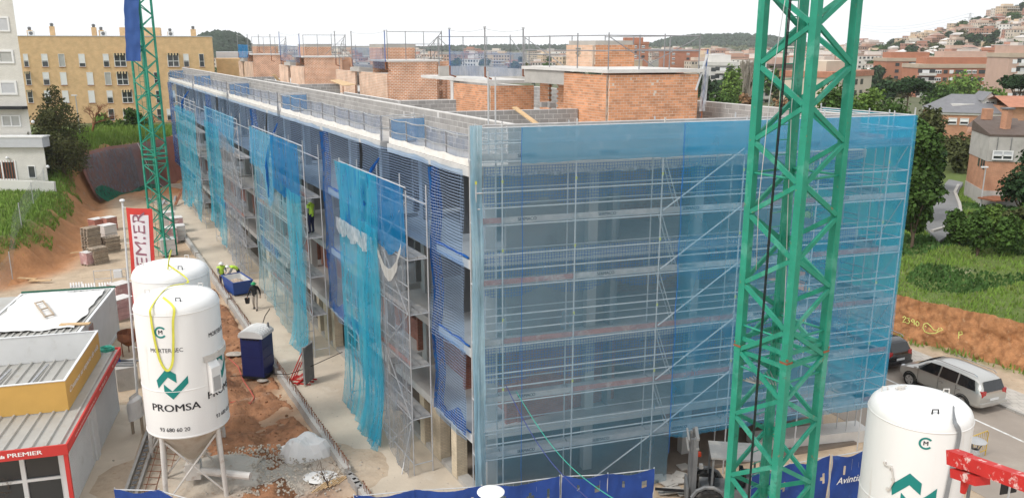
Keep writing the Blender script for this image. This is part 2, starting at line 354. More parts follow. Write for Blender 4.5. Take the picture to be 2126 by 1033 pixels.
# building axes of every point: a along the left facade, distance out from it
relx, rely = gx - C0.x, gy - C0.y
gs = relx * DL.x + rely * DL.y; gd = relx * NL.x + rely * NL.y
nzv = np.array([n3(x * .35, y * .35, 3.1) + .5 * n3(x * 1.1, y * 1.1, 9.2) if abs(x) < 70 and y < 120 else 0 for x, y in zip(gx, gy)])
nz2 = np.array([n3(x * .9, y * .9, 5.5) + .6 * n3(x * 2.3, y * 2.3, 1.2) if abs(x) < 70 and y < 120 else 0 for x, y in zip(gx, gy)])
trench = nsst(3.3, 3.9, gd) * (1 - nsst(7.2, 8.6, gd)) * nsst(-3, 3, gs) * (1 - nsst(30, 36, gs))
gz = gz + trench * (nz2 * .22 - .12 - .25 * np.exp(-((gd - 5.6) / .9) ** 2))
slope_l = nsst(-1.2, .3, gtl) * (1 - nsst(2.6, 3.6, gtl)); gz = gz + slope_l * nz2 * .5
gz = gz + nsst(.1, .6, gtr) * (1 - nsst(30, 50, gtr)) * nz2 * .16
# pale rubble heap in front of the silos
hp = G(585, 985, 0); rub = np.exp(-(((gx - hp.x + 1.2) / 3.2) ** 2 + ((gy - hp.y) / 1.7) ** 2)); gz = gz + rub * (.45 + nz2 * .25)
# little earth heap at the foot of the sprayed wall
gz = gz + .8 * np.exp(-(((gx + 37) / 3.5) ** 2 + ((gy - 85.5) / 1.6) ** 2)) * (1 + nz2 * .5)
tan, orange, green, dry = np.array([.47, .365, .26]), np.array([.42, .2, .09]), np.array([.1, .14, .035]), np.array([.30, .25, .12])
zc = np.tile(tan, (len(gx), 1))
def zmix(c, k):
    global zc
    k = np.clip(k, 0, 1)[:, None]; zc = zc * (1 - k) + np.array(c) * k
zmix(orange, nsst(5, 0, -gtl + 1.2) * 0 + nsst(-2.2, -.2, gtl) * (1 - nsst(2.4, 3.6, gtl)))
zmix(green, nsst(1.5, 2.8, gtl + nzv * .8)); zmix(dry, nsst(7.5, 10, gtl + nzv) * .7 * (1 - nsst(82, 88, gy)))
zmix([.27, .15, .085], trench * (.65 + nz2 * .5)); zmix([.36, .17, .08], trench * nsst(.0, .45, nzv))
zmix([.46, .43, .38], rub * 1.3)
zmix([.4, .26, .16], nsst(3.2, 4.2, gd) * (1 - nsst(5, 7, gd)) * nsst(28, 33, gs) * .5)
zmix([.40, .18, .08], np.exp(-(((gx + 37) / 4) ** 2 + ((gy - 85.5) / 2) ** 2)) * 1.3)
zmix(orange * .95, nsst(-.25, 0, gtr) * (1 - nsst(.6, 1.1, gtr))); zmix(green, nsst(.7, 1.4, gtr + nzv * .3)); zmix(green * 1.1, nsst(-.9, -.5, gtr) * (1 - nsst(-.3, 0, gtr)))
zmix([.10, .11, .055], nsst(110, 140, gy)); zmix([.16, .15, .12], nsst(500, 900, gy))
ny, nx = GX.shape
me = bpy.data.meshes.new('ground')
idx = np.arange(nx * ny).reshape(ny, nx); fq = np.stack([idx[:-1, :-1], idx[:-1, 1:], idx[1:, 1:], idx[1:, :-1]], -1).reshape(-1, 4)
me.vertices.add(nx * ny); me.vertices.foreach_set('co', np.stack([gx, gy, gz], 1).ravel())
me.loops.add(fq.size); me.loops.foreach_set('vertex_index', fq.ravel()); me.polygons.add(len(fq)); me.polygons.foreach_set('loop_start', np.arange(0, fq.size, 4))
me.update(calc_edges=True); me.shade_smooth()
ca = me.color_attributes.new('zone', 'FLOAT_COLOR', 'POINT'); ca.data.foreach_set('color', np.concatenate([zc, np.ones((len(zc), 1))], 1).astype(np.float32).ravel())
me.materials.append(M['soil']); og = bpy.data.objects.new('ground', me); COL.objects.link(og); og['kind'] = 'structure'

# concrete apron along the left facade, and the slab the building stands on
mb = MB()
ap = [WL(-3.2, 3.2), WL(-3.2, -.4), WL(77, -.4), WL(77, 4.2), WL(40, 3.4)]
mb.prism([(p.x, p.y) for p in ap], -.2, .03); struct('concrete_apron', mb, 'concrete_slab')
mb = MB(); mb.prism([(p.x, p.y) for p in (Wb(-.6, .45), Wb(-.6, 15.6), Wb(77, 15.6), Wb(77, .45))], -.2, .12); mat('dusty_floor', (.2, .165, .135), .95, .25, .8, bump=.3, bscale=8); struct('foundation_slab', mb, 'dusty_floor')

# churned earth of the trench, finer than the ground sheet
mat('trench_soil', (.3, .145, .075), .95, .4, 1.5, bump=1.0, bscale=9, dirt=[((.16, .08, .045), .5, 1.1, .8), ((.42, .22, .11), .56, .7, .8), ((.36, .3, .24), .6, .45, .7)])
def trz(s_, d): return .04 + .3 * n3(s_ * .45, d * .6, 1) + .2 * n3(s_ * 1.3, d * 1.6, 4) + .1 * n3(s_ * 3.6, d * 4, 2) + .05 * n3(s_ * 9, d * 9, 8) - .22 * math.exp(-((d - 5.2 - .5 * n3(s_ * .3, 1)) / .6) ** 2) - .5 * sst(7.3, 8.6, d + .6 * n3(s_ * .5, 6)) - .5 * (1 - sst(3.42, 3.7, d)) - .6 * (1 - sst(-2.4, 0, s_)) - .6 * sst(31, 36, s_)
mb = MB(); mb.grid(lambda u, v: (WL(lerp(-2.5, 36, u), lerp(3.4, 8.7, v), trz(lerp(-2.5, 36, u), lerp(3.4, 8.7, v)))), 330, 46); mb.uv = None; struct('trench', mb, 'trench_soil', recalc=False, smooth=True)
# street, parking lane, kerb and tiled pavement on the right
KA, KB = G(1845, 742), G(2126, 862); kd = (KB - KA).normalized(); kn = Vector((kd.y, -kd.x, 0));
if kn.x > 0: kn = -kn                                   # towards the site
def K(s_, d, z=0.0): return KA + kd * s_ + kn * d + Vector((0, 0, z))
mb = MB(); mb.prism([(p.x, p.y) for p in (K(-40, 0), K(-40, 7.5), K(22, 7.5), K(22, 0))], -.1, .012); struct('street', mb, 'street_surface')
mb = MB(); mb.prism([(p.x, p.y) for p in (K(-40, 0.0), K(-40, -1.9), K(22, -1.9), K(22, 0.0))], -.1, .1); struct('pavement', mb, 'paving')
ks = thing('kerb', 'grey stone kerb edging the tiled pavement beside the street', 'kerb', K(0, 0)); ks['kind'] = 'structure'; del ks['category']
kme = unit_mesh('kerb_stone', 'kerb_stone', .03)
for i in range(-14, 20): piece(kme, 'kerb_stone', ks, K(i + .5, .07, -.05), math.atan2(kd.y, kd.x), (.985, .14, .17))
mb = MB(); mb.prism([(p.x, p.y) for p in (K(-30, 2.25), K(-30, 2.37), K(20, 2.37), K(20, 2.25))], .016, .0165); struct('road_marking', mb, 'white_paint')
# lane beyond the grassy bank, running up to the brick house
mb = MB(); zr = 3.0
lp = [((1905, 455), (1950, 500)), ((1935, 440), (1995, 470)), ((1940, 418), (2000, 440)), ((1950, 398), (1985, 412)), ((1958, 385), (1992, 392)), ((1970, 372), (2000, 378))]
for (a_, b_), (c_, d_) in zip(lp[:-1], lp[1:]):
    pa, pb, pc, pd = G(*a_, zr), G(*b_, zr), G(*d_, zr), G(*c_, zr); mb.prism([(p.x, p.y) for p in (pa, pb, pc, pd)], zr - .3, zr)
struct('lane', mb, 'tarmac')
mb = MB()
for (a_, b_) in (((1935, 481), (1975, 470)), ((1975, 470), (1996, 452)), ((1996, 452), (1992, 425)), ((1992, 425), (1982, 400)), ((1982, 400), (1990, 385))):
    pa, pb = G(*a_, zr), G(*b_, zr); mb.bar(pa + Vector((0, 0, .06)), pb + Vector((0, 0, .06)), .22, .16)
tag(mb.build('lane_kerb', 'kerb_stone'), None, None, None, 'structure')

# grass: on the left bank, behind the sprayed wall, on the right bank
def grass(name, pts, hgt, mat_, label, cat, wdt=.035):
    mb = MB()
    for (x, y, z) in pts:
        h_ = hgt * R.uniform(.5, 1.25); a = R.uniform(0, 6.28); dx, dy = math.cos(a), math.sin(a); lx, ly = R.uniform(-.5, .5) * h_, R.uniform(-.5, .5) * h_; w_ = wdt * R.uniform(.7, 1.5)
        mb.add([(x - dx * w_, y - dy * w_, z - .03), (x + dx * w_, y + dy * w_, z - .03), (x + dx * w_ * .5 + lx * .5, y + dy * w_ * .5 + ly * .5, z + h_ * .6), (x + lx, y + ly, z + h_)], [(0, 1, 2), (0, 2, 3)])
    o = mb.build(name, mat_, loc=(0, 0, 0), recalc=False, uv=False); return tag(o, label, cat, None, 'stuff')
def scatter(n, x0, x1, y0, y1, ok):
    res = []; X = np.array([R.uniform(x0, x1) for _ in range(n)]); Y = np.array([R.uniform(y0, y1) for _ in range(n)])
    Z, TL, TR = ground_h(X, Y)
    for x, y, z, tl, tr in zip(X, Y, Z, TL, TR):
        if ok(x, y, tl, tr): res.append((x, y, z))
    return res
pl = scatter(60000, -52, -31, 44, 84, lambda x, y, tl, tr: 1.35 + .9 * n3(x * .5, y * .5) < tl < 9.5 + 3 * n3(x * .3, y * .3, 4) and R.random() < 1.15 - tl * .075)
grass('grass', pl, .32, 'grass_blade', 'rough green grass on the earth bank above the dirt track', 'grass', .045)
pl = scatter(40000, -55, 10, 84, 112, lambda x, y, tl, tr: tl > .8 and y - 0.0 * x < 112 and R.random() < .75)
grass('grass', pl, .75, 'grass_blade', 'tall pale grass above the sprayed retaining wall', 'grass', .05)
pl = scatter(170000, 8, 62, 18, 74, lambda x, y, tl, tr: tr > .75 + .4 * n3(x * .6, y * .6) and tr < 40)
grass('grass', [p for p in pl if n3(p[0] * .16, p[1] * .16, 2) < .05], .24, 'grass_blade', 'long green grass on the bank above the orange earth cut', 'grass', .04)
grass('ground_cover', [p for p in pl if n3(p[0] * .16, p[1] * .16, 2) >= .05], .22, 'grass_dark', 'darker leafy weeds spread over the grassy bank', 'weeds', .1)
pl = scatter(26000, 8, 42, 20, 62, lambda x, y, tl, tr: -1.3 < tr < -.4 + .25 * n3(x, y))
grass('grass', [(x, y, z + .1) for x, y, z in pl], .3, 'grass_blade', 'strip of weeds at the foot of the earth cut', 'grass', .05)
# ================================================================== the block under construction
def island_mat(name, c, var_island=.18, **k):
    m_ = mat(name, c, **k); t = m_.node_tree; b = t.nodes['Principled BSDF']; L = t.links; src = b.inputs['Base Color'].links[0].from_socket
    g = t.nodes.new('ShaderNodeNewGeometry'); mr = t.nodes.new('ShaderNodeMapRange'); mr.inputs[3].default_value = 1 - var_island; mr.inputs[4].default_value = 1 + var_island
    L.new(g.outputs['Random Per Island'], mr.inputs[0]); mu = t.nodes.new('ShaderNodeVectorMath'); mu.operation = 'SCALE'; L.new(src, mu.inputs[0]); L.new(mr.outputs[0], mu.inputs['Scale']); L.new(mu.outputs[0], b.inputs['Base Color']); return m_
BRK = (.58, .275, .145); BRK_LIT = (.62, .41, .29)
mat('brick_orange', BRK, .9, .22, 1.2, rnd=.2, bump=.3, bscale=30, dirt=((.6, .4, .28), .62, .9, .5))
island_mat('brick_orange_wall', BRK, .2, rough=.9, var=.22, scale=1.2, bump=.3, bscale=30, dirt=((.6, .4, .28), .62, .9, .5))
island_mat('brick_lit_wall', BRK_LIT, .12, rough=.9, var=.15, scale=1.5, dirt=((.7, .58, .46), .55, 1.2, .6))  # left face of the lift head: light painted in as paler brick
brickmat('brick_orange_far', (.56, .25, .13), (.46, .19, .09), (.68, .58, .48), .26, .11, ms=.016)
brickmat('brick_lit_far', (.61, .39, .27), (.56, .33, .21), (.7, .6, .5), .26, .11, ms=.016)  # far side walls: light from the left put into a paler brick tone
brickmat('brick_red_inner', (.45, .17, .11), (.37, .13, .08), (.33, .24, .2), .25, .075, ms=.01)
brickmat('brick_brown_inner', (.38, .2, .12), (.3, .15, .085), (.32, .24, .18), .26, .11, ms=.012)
brickmat('brick_cream', (.66, .56, .41), (.58, .48, .34), (.5, .43, .34), .24, .065, ms=.009)
mat('mortar', (.62, .52, .43), .95, .15, 2, bump=.3, bscale=20)
mat('block_grey', (.34, .325, .31), .95, .14, 1.6, rnd=.13, bump=.35, bscale=28)
island_mat('block_grey_wall', (.34, .325, .31), .12, rough=.95, var=.14, scale=1.6, bump=.35, bscale=28)
island_mat('block_shaded_wall', (.31, .3, .29), .12, rough=.95, var=.14, scale=1.6, bump=.35, bscale=28)  # same blocks, darkened: shade of the right-facing terrace walls painted in
mat('block_mortar', (.64, .62, .6), .95, .12, 2)
mat('column_concrete', (.44, .43, .41), .85, .15, 1.2, bump=.15, bscale=10, streak=True)
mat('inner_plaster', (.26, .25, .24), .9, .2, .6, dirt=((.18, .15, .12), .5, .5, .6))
mat('galvanised', (.5, .51, .52), .45, .18, 6, metal=.75, dirt=((.62, .6, .56), .56, 3, .6))
mat('tube_steel', (.52, .53, .54), .5, .12, 5, metal=.25, dirt=((.66, .64, .6), .55, 4, .7))
mat('rust', (.24, .095, .05), .9, .3, 4, bump=.3, bscale=30)
mat('timber', (.52, .36, .2), .8, .25, 3, rnd=.2, streak=False)
mat('timber_grey', (.36, .29, .22), .85, .25, 3, rnd=.2)
mat('cloth_white', (.78, .76, .72), .9, .08, 2, dirt=((.6, .56, .5), .55, 1.5, .5))
mat('rope_blue', (.02, .13, .4), .8, .2, 5)

BLD = thing('apartment_block', 'long unfinished apartment block of concrete slabs and brick, wrapped in blue netting', 'building', Wb(38, 7))
mat('slab_grey', (.5, .48, .455), .9, .12, .8, dirt=((.33, .31, .28), .55, .6, .6))
ZU = [2.25, 5.38, 8.42, 11.45]; TH = .3; ZT = [z + TH for z in ZU]
BW = 15.2; AL = 77.0
SEG = [(-.15, 7.2), (8.0, 24.8), (25.6, 41.0), (41.8, 58.6), (59.4, AL)]
for k in range(4):
    mb = MB(); poly = []
    for (s0, s1) in SEG:
        poly += [WL(s0, -1.5), WL(s0, 0), WL(s1, 0), WL(s1, -1.5)]
    poly += [Wb(AL, BW), Wb(0, BW)]
    mb.prism([(p.x, p.y) for p in poly], ZU[k], ZT[k]); mb.build('floor_slab', 'slab_grey', BLD)
    for (s0, s1) in SEG: mb = MB(); mb.obox(WL(s0, .003, ZU[k] + .004), DL * (s1 - s0), NL * .03, (0, 0, TH - .002)); mb.build('slab_edge', 'concrete_pale', BLD)
    mb = MB(); mb.obox(WR(0, .003, ZU[k] + .004), DR * BW, NR * .03, (0, 0, TH - .002)); mb.build('slab_edge', 'concrete_pale', BLD)
cme = unit_mesh('column', 'column_concrete', .02)
ccol = []
for s_ in (1.9, 6.6, 11.2, 15.6, 20.2, 24.2, 28.8, 33.4, 38, 42.8, 47.4, 52, 56.6, 61, 65.6, 70.2, 75): ccol.append((WL(s_, -1.25), RZL))
for b_ in (.9, 4.6, 8.7, 12.6, 14.8): ccol.append((WR(b_, -.75), RZR))
for s_ in range(6, 76, 7): ccol.append((Wb(s_, 7.5), RZL)); ccol.append((Wb(s_, 14.6), RZL))
zz = [.1] + ZT[:3]
for (p, rz) in ccol:
    for k in range(4): piece(cme, 'column', BLD, p + Vector((0, 0, zz[k])), rz, (.35, .35, ZU[k] - zz[k]))
# walls inside the floors, with real openings
def wall_with_openings(name, p0, p1, z0, z1, th, ops, m_, parent, pane=None):
    """wall from p0 to p1; ops = (t0, t1, za, zb) in metres along it"""
    p0, p1 = Vector(p0), Vector(p1); L_ = (p1 - p0).length; d = (p1 - p0) / L_; n_ = Vector((-d.y, d.x, 0)); mb = MB(); t = 0.0
    def blk(a, b, za, zb):
        if b - a > .01 and zb - za > .01: mb.obox(p0 + d * a + Vector((0, 0, za)) - n_ * th / 2, d * (b - a), n_ * th, (0, 0, zb - za))
    for (a, b, za, zb) in sorted(ops):
        blk(t, a, z0, z1); blk(a, b, z0, za); blk(a, b, zb, z1); t = b
    blk(t, L_, z0, z1); return mb.build(name, m_, parent)
# level 1, left: red brick with window openings; levels 2-3: blockwork cross walls
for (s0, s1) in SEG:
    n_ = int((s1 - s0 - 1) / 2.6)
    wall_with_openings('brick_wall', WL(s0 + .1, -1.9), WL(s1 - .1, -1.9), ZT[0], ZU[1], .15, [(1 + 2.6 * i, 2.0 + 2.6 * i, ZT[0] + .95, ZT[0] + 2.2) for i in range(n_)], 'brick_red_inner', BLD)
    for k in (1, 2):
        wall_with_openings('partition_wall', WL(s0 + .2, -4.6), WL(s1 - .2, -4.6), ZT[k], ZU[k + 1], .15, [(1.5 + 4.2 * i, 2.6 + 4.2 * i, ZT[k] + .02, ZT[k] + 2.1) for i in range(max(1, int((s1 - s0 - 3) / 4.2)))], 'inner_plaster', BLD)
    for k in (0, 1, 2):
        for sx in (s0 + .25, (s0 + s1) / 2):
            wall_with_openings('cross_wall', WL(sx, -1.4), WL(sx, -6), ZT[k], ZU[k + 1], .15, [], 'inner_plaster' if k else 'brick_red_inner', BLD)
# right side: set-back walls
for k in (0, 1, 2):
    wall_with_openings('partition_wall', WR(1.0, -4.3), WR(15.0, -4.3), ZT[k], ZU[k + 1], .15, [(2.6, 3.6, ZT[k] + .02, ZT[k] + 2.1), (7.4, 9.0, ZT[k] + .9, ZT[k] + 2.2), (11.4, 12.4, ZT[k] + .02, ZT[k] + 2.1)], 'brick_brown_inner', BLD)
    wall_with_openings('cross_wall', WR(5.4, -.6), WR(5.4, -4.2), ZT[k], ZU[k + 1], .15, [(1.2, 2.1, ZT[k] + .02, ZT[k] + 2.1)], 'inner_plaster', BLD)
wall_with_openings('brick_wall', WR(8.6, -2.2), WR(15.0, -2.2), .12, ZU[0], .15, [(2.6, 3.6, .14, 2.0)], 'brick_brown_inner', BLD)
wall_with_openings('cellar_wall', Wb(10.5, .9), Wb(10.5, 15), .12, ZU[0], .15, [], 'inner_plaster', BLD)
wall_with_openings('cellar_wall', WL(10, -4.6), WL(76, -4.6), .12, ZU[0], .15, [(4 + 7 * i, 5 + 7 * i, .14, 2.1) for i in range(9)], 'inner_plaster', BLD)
# unseen rear and end walls, added to keep light out of the floors
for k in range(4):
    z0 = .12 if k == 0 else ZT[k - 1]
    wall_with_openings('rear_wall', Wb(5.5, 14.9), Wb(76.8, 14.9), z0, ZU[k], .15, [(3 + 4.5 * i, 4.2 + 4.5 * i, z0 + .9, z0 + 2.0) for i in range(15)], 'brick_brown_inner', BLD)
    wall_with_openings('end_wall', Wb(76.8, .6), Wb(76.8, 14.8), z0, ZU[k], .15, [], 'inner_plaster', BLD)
# ground floor, left: cream brick pillars on a low plinth
pme = unit_mesh('pillar', 'brick_cream', 0); add_uv(pme)
for s_ in (1.6, 3.3, 4.6, 16.6, 17.9, 19.4, 30.4, 31.6, 33.0, 46.5, 48, 49.4, 62, 64):
    mb = MB(); mb.box(WL(s_, -.28, .1), (.46 if s_ not in (3.3, 17.9, 31.6) else .9, .42, ZU[0] - .1), RZL); mb.build('pillar', 'brick_cream', BLD)
for (s0, s1) in SEG:
    mb = MB(); mb.obox(WL(s0, -.1, .0), DL * (s1 - s0), -NL * .42, (0, 0, .22)); mb.build('plinth', 'concrete', BLD)

# ---- laid pieces: blocks and bricks
def laid(parent, p0, p1, z0, rows, bl, bh, th, joint, single, rest_mat, core_mat, name, limit=None, off=0, core=True, jit=.004, ops=()):
    """courses in running bond from p0 to p1; the first `limit` metres as single objects on a shared mesh, the rest joined"""
    p0, p1 = Vector(p0), Vector(p1); L_ = (p1 - p0).length; d = (p1 - p0) / L_; n_ = Vector((-d.y, d.x, 0)); rz = math.atan2(d.y, d.x); mb = MB(); cnt = 0
    for r_ in range(rows):
        t = -(bl / 2 if (r_ + off) % 2 else 0.0)
        while t < L_ - .02:
            a, b = max(t, 0) + joint / 2, min(t + bl, L_) - joint / 2; t += bl
            z = z0 + r_ * bh
            if b - a < .04 or any(o[0] < (a + b) / 2 < o[1] and o[2] < z + bh / 2 < o[3] for o in ops): continue
            c = p0 + d * (a + b) / 2 + n_ * R.uniform(-jit, jit) + Vector((0, 0, z + joint / 2))
            if single is not None and limit and limit(t, r_): piece(single, name, parent, c, rz + R.uniform(-.006, .006), (b - a, th, bh - joint)); cnt += 1
            else: mb.box(c, (b - a, th, bh - joint), rz)
    if mb.v: o = mb.build(name + '_courses', rest_mat, parent); o['kind'] = 'stuff'
    if core:
        mc = MB(); t = 0.0
        def blk(a, b, za, zb):
            if b - a > .01 and zb - za > .01: mc.obox(p0 + d * a + Vector((0, 0, za)) - n_ * (th / 2 - .004), d * (b - a), n_ * (th - .008), (0, 0, zb - za))
        zt = z0 + rows * bh
        for (a, b, za, zb) in sorted(ops):
            blk(t, a, z0, zt - .004); blk(a, b, z0, za); blk(a, b, zb, zt - .004); t = b
        blk(t + .008, L_ - .008, z0, zt - .004); mc.build('mortar_joint', core_mat, parent)
    return cnt
blk_me = unit_mesh('block', 'block_grey', .012); brk_me = unit_mesh('brick', 'brick_orange', .015)
RZ0 = ZT[3]
def part(name, parent=BLD, loc=None):
    o = bpy.data.objects.new(name, None); COL.objects.link(o); o.parent = parent; o.location = (loc - LOC[parent.name]) if loc is not None else (0, 0, 0)
    LOC[o.name] = loc if loc is not None else LOC[parent.name]; return o
nb = 0
pw = part('parapet_wall')
nb += laid(pw, Wb(.5, 1.78), Wb(79, 1.78), RZ0, 6, .41, .205, .2, .016, blk_me, 'block_grey_wall', 'block_mortar', 'block', lambda t, r_: t < 11.6)
mb = MB(); mb.bar(Wb(.45, 1.78, RZ0 + 6 * .205 + .015), Wb(79, 1.78, RZ0 + 6 * .205 + .015), .2, .03); mb.build('coping', 'concrete_pale', pw)
pw2 = part('parapet_wall')
nb += laid(pw2, WR(1.4, -.3), WR(15.0, -.3), RZ0, 6, .41, .205, .2, .016, blk_me, 'block_grey_wall', 'block_mortar', 'block', lambda t, r_: t < 8.2 and r_ > 0)
mb = MB(); mb.bar(WR(1.4, -.3, RZ0 + 6 * .205 + .015), WR(15.1, -.3, RZ0 + 6 * .205 + .015), .2, .03); mb.build('coping', 'concrete_pale', pw2)
pw3 = part('parapet_wall'); laid(pw3, Wb(.4, 15.0), Wb(78, 15.0), RZ0, 6, .41, .205, .2, .016, None, 'block_grey_wall', 'block_mortar', 'block')
mb = MB(); mb.bar(Wb(.4, 15, RZ0 + 1.245), Wb(78, 15, RZ0 + 1.245), .22, .03); mb.build('coping', 'concrete_pale', pw3)
# terrace walls on the roof
tw = part('terrace_wall'); zt_ = RZ0 + 5 * .205
def roofpt(u, v, z=zt_): return G(u, v, z)
laid(tw, Wb(9.2, 2.0), Wb(9.2, 9.1), RZ0, 5, .41, .205, .2, .016, None, 'block_shaded_wall', 'block_mortar', 'block')
for (p1, p2, p3) in (((711, 191), (829, 209), (940, 205)), ((551, 164), (619, 175), (708, 175)), ((455, 149), (499, 160), (568, 156))):
    tw = part('terrace_wall'); q1, q2 = roofpt(*p1), roofpt(*p2)
    q1.z = q2.z = 0
    L_ = (q1 - q2).dot(DL); q1 = q2 + DL * L_
    laid(tw, q2, q1, RZ0, 5, .41, .205, .2, .016, None, 'block_grey_wall', 'block_mortar', 'block')
    q3 = q2 + DR * ((roofpt(*p3) - q2).dot(DR)); q3.z = 0
    laid(tw, q2 + DR * .11, q3, RZ0, 5, .41, .205, .2, .016, None, 'block_shaded_wall', 'block_mortar', 'block')
# penthouses (stair and lift heads) of hollow brick
def zp(p, z): return Vector((p.x, p.y, z))
PA = part('stair_head'); ZA = 14.36
nrow = int((ZA - RZ0) / .11)
ncnt = laid(PA, Wb(7.0, 9.2), Wb(7.0, 13.35), RZ0, nrow, .27, .11, .14, .016, brk_me, 'brick_orange_wall', 'mortar', 'brick', lambda t, r_: r_ > nrow - 19)
laid(PA, Wb(7.08, 9.2), Wb(10.4, 9.2), RZ0, nrow, .27, .11, .14, .016, None, 'brick_orange_wall', 'mortar', 'brick', off=1)
laid(PA, Wb(10.4, 10.0), Wb(14.0, 10.0), RZ0, nrow, .27, .11, .14, .016, None, 'brick_orange_wall', 'mortar', 'brick', ops=[(1.9, 2.75, RZ0, RZ0 + 2.05)])
laid(PA, Wb(7.08, 13.3), Wb(14.0, 13.3), RZ0, nrow, .27, .11, .14, .016, None, 'brick_orange_wall', 'mortar', 'brick')
mb = MB(); mb.obox(Wb(10.38, 9.13, ZA - .62), DL * 3.6, DR * .3, (0, 0, .6)); mb.build('lintel', 'concrete', PA)
mb = MB(); mb.prism([(p.x, p.y) for p in (Wb(6.85, 9.03), Wb(6.85, 13.5), Wb(14.1, 13.5), Wb(14.1, 9.03))], ZA, ZA + .14); mb.build('roof_slab', 'concrete_pale', PA)
# lift head on top
LH = part('lift_head'); c_ = (11.6, 11.35); zl = ZA + .14
laid(LH, Wb(c_[0], c_[1]), Wb(c_[0], c_[1] + 2.0), zl, 9, .27, .11, .14, .016, None, 'brick_orange_wall', 'mortar', 'brick')
laid(LH, Wb(c_[0] + .1, c_[1]), Wb(c_[0] + 2.4, c_[1]), zl, 9, .27, .11, .14, .016, None, 'brick_lit_wall', 'mortar', 'brick', ops=[(1.0, 1.45, zl + .4, zl + .85)])
mb = MB(); mb.prism([(p.x, p.y) for p in (Wb(c_[0] + .07, c_[1] + .07), Wb(c_[0] + .07, c_[1] + 2), Wb(c_[0] + 2.4, c_[1] + 2), Wb(c_[0] + 2.4, c_[1] + .07))], zl + .99, zl + 1.19); mb.build('roof_slab', 'concrete', LH)
mb = MB()
for i in range(6): mb.obox(Wb(c_[0] + 1.12, c_[1] - .06, zl + .42 + i * .07), DL * .4, DR * .03, (0, 0, .035))
mb.build('vent_grille', 'timber_grey', LH)
# the lower head in front
PB = part('stair_head'); ZB = 13.62; nb_ = int((ZB - RZ0) / .11)
laid(PB, Wb(15.3, 8.0), Wb(15.3, 10.3), RZ0, nb_, .27, .11, .14, .016, None, 'brick_orange_wall', 'mortar', 'brick')
laid(PB, Wb(15.38, 8.0), Wb(19.5, 8.0), RZ0, nb_, .27, .11, .14, .016, None, 'brick_orange_wall', 'mortar', 'brick', off=1)
mb = MB(); mb.prism([(p.x, p.y) for p in (Wb(15.2, 7.9), Wb(15.2, 10.6), Wb(24, 12.5), Wb(24, 7.9))], ZB, ZB + .16); mb.build('roof_slab', 'concrete_pale', PB)
mb = MB(); mb.obox(Wb(19.55, 7.93, RZ0), DL * .35, DR * .35, (0, 0, ZB - RZ0)); mb.build('pier', 'concrete_pale', PB)
mb = MB(); mb.obox(Wb(21.5, 8.0, ZB + .16), DL * .2, DR * 4, (0, 0, .55)); mb.obox(Wb(15.6, 10.3, ZB + .16), DL * 6, DR * .2, (0, 0, .5)); mb.build('upstand', 'concrete', PB)
# the heads farther along
def far_head(a0, b1, aend, gap, vents):
    P_ = part('stair_head'); z1 = ZA; zlow = 13.55
    m1 = 'brick_orange_far'; m2 = 'brick_lit_far'
    wall_with_openings('front_wall', Wb(a0, 9.2), Wb(a0, b1), RZ0, z1, .14, [], m1, P_)
    wall_with_openings('vent_wall', Wb(a0 + .5, b1), Wb(a0 + .5, b1 + 1.1), RZ0, z1 - .3, .14, [(.35, .6, z1 - 1.1, z1 - .75), (.35, .6, z1 - 2.0, z1 - 1.65)] if vents else [], m1, P_)
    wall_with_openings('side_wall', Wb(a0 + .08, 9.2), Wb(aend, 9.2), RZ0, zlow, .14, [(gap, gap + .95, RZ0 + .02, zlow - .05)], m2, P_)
    mb = MB(); mb.prism([(p.x, p.y) for p in (Wb(a0 - .15, 9.05), Wb(a0 - .15, b1 + .2), Wb(a0 + 3.2, b1 + .2), Wb(a0 + 3.2, 9.05))], z1, z1 + .13); mb.build('roof_slab', 'concrete_pale', P_)
    wall_with_openings('inner_wall', Wb(a0 + 3.1, 9.2), Wb(a0 + 3.1, b1), zlow, z1, .14, [], m1, P_)
    mb = MB(); mb.obox(Wb(a0 + gap - .4, 9.0, zlow), DL * 2.2, DR * 1.2, (0, 0, .28)); mb.obox(Wb(a0 + gap - .2, 9.08, zlow + .28), DL * 1.6, DR * 1.0, (0, 0, .22)); mb.build('cap', 'concrete', P_)
    mb = MB(); mb.prism([(p.x, p.y) for p in (Wb(a0 + 3.3, 9.28), Wb(a0 + 3.3, 13.5), Wb(aend, 13.5), Wb(aend, 9.28))], zlow - .25, zlow - .1); mb.build('terrace_slab', 'concrete', P_)
    wall_with_openings('back_wall', Wb(a0, 13.5), Wb(aend, 13.5), RZ0, z1, .14, [], m1, P_)
    # lift head
    wall_with_openings('lift_wall', Wb(a0 + 6, 11.0), Wb(a0 + 6, 13.4), zlow, 15.3, .14, [], m1, P_); wall_with_openings('lift_wall', Wb(a0 + 6.1, 11.0), Wb(a0 + 9, 11.0), zlow, 15.3, .14, [], m1, P_)
    mb = MB(); mb.obox(Wb(a0 + 5.93, 10.93, 15.3), DL * 3, DR * 2.5, (0, 0, .25)); mb.build('lift_roof', 'concrete', P_)
far_head(33.2, 12.6, 45.2, 6.0, True)
far_head(55.1, 12.6, 64.8, 5.0, False)
far_head(77.5, 12.2, 86, 5.0, False)

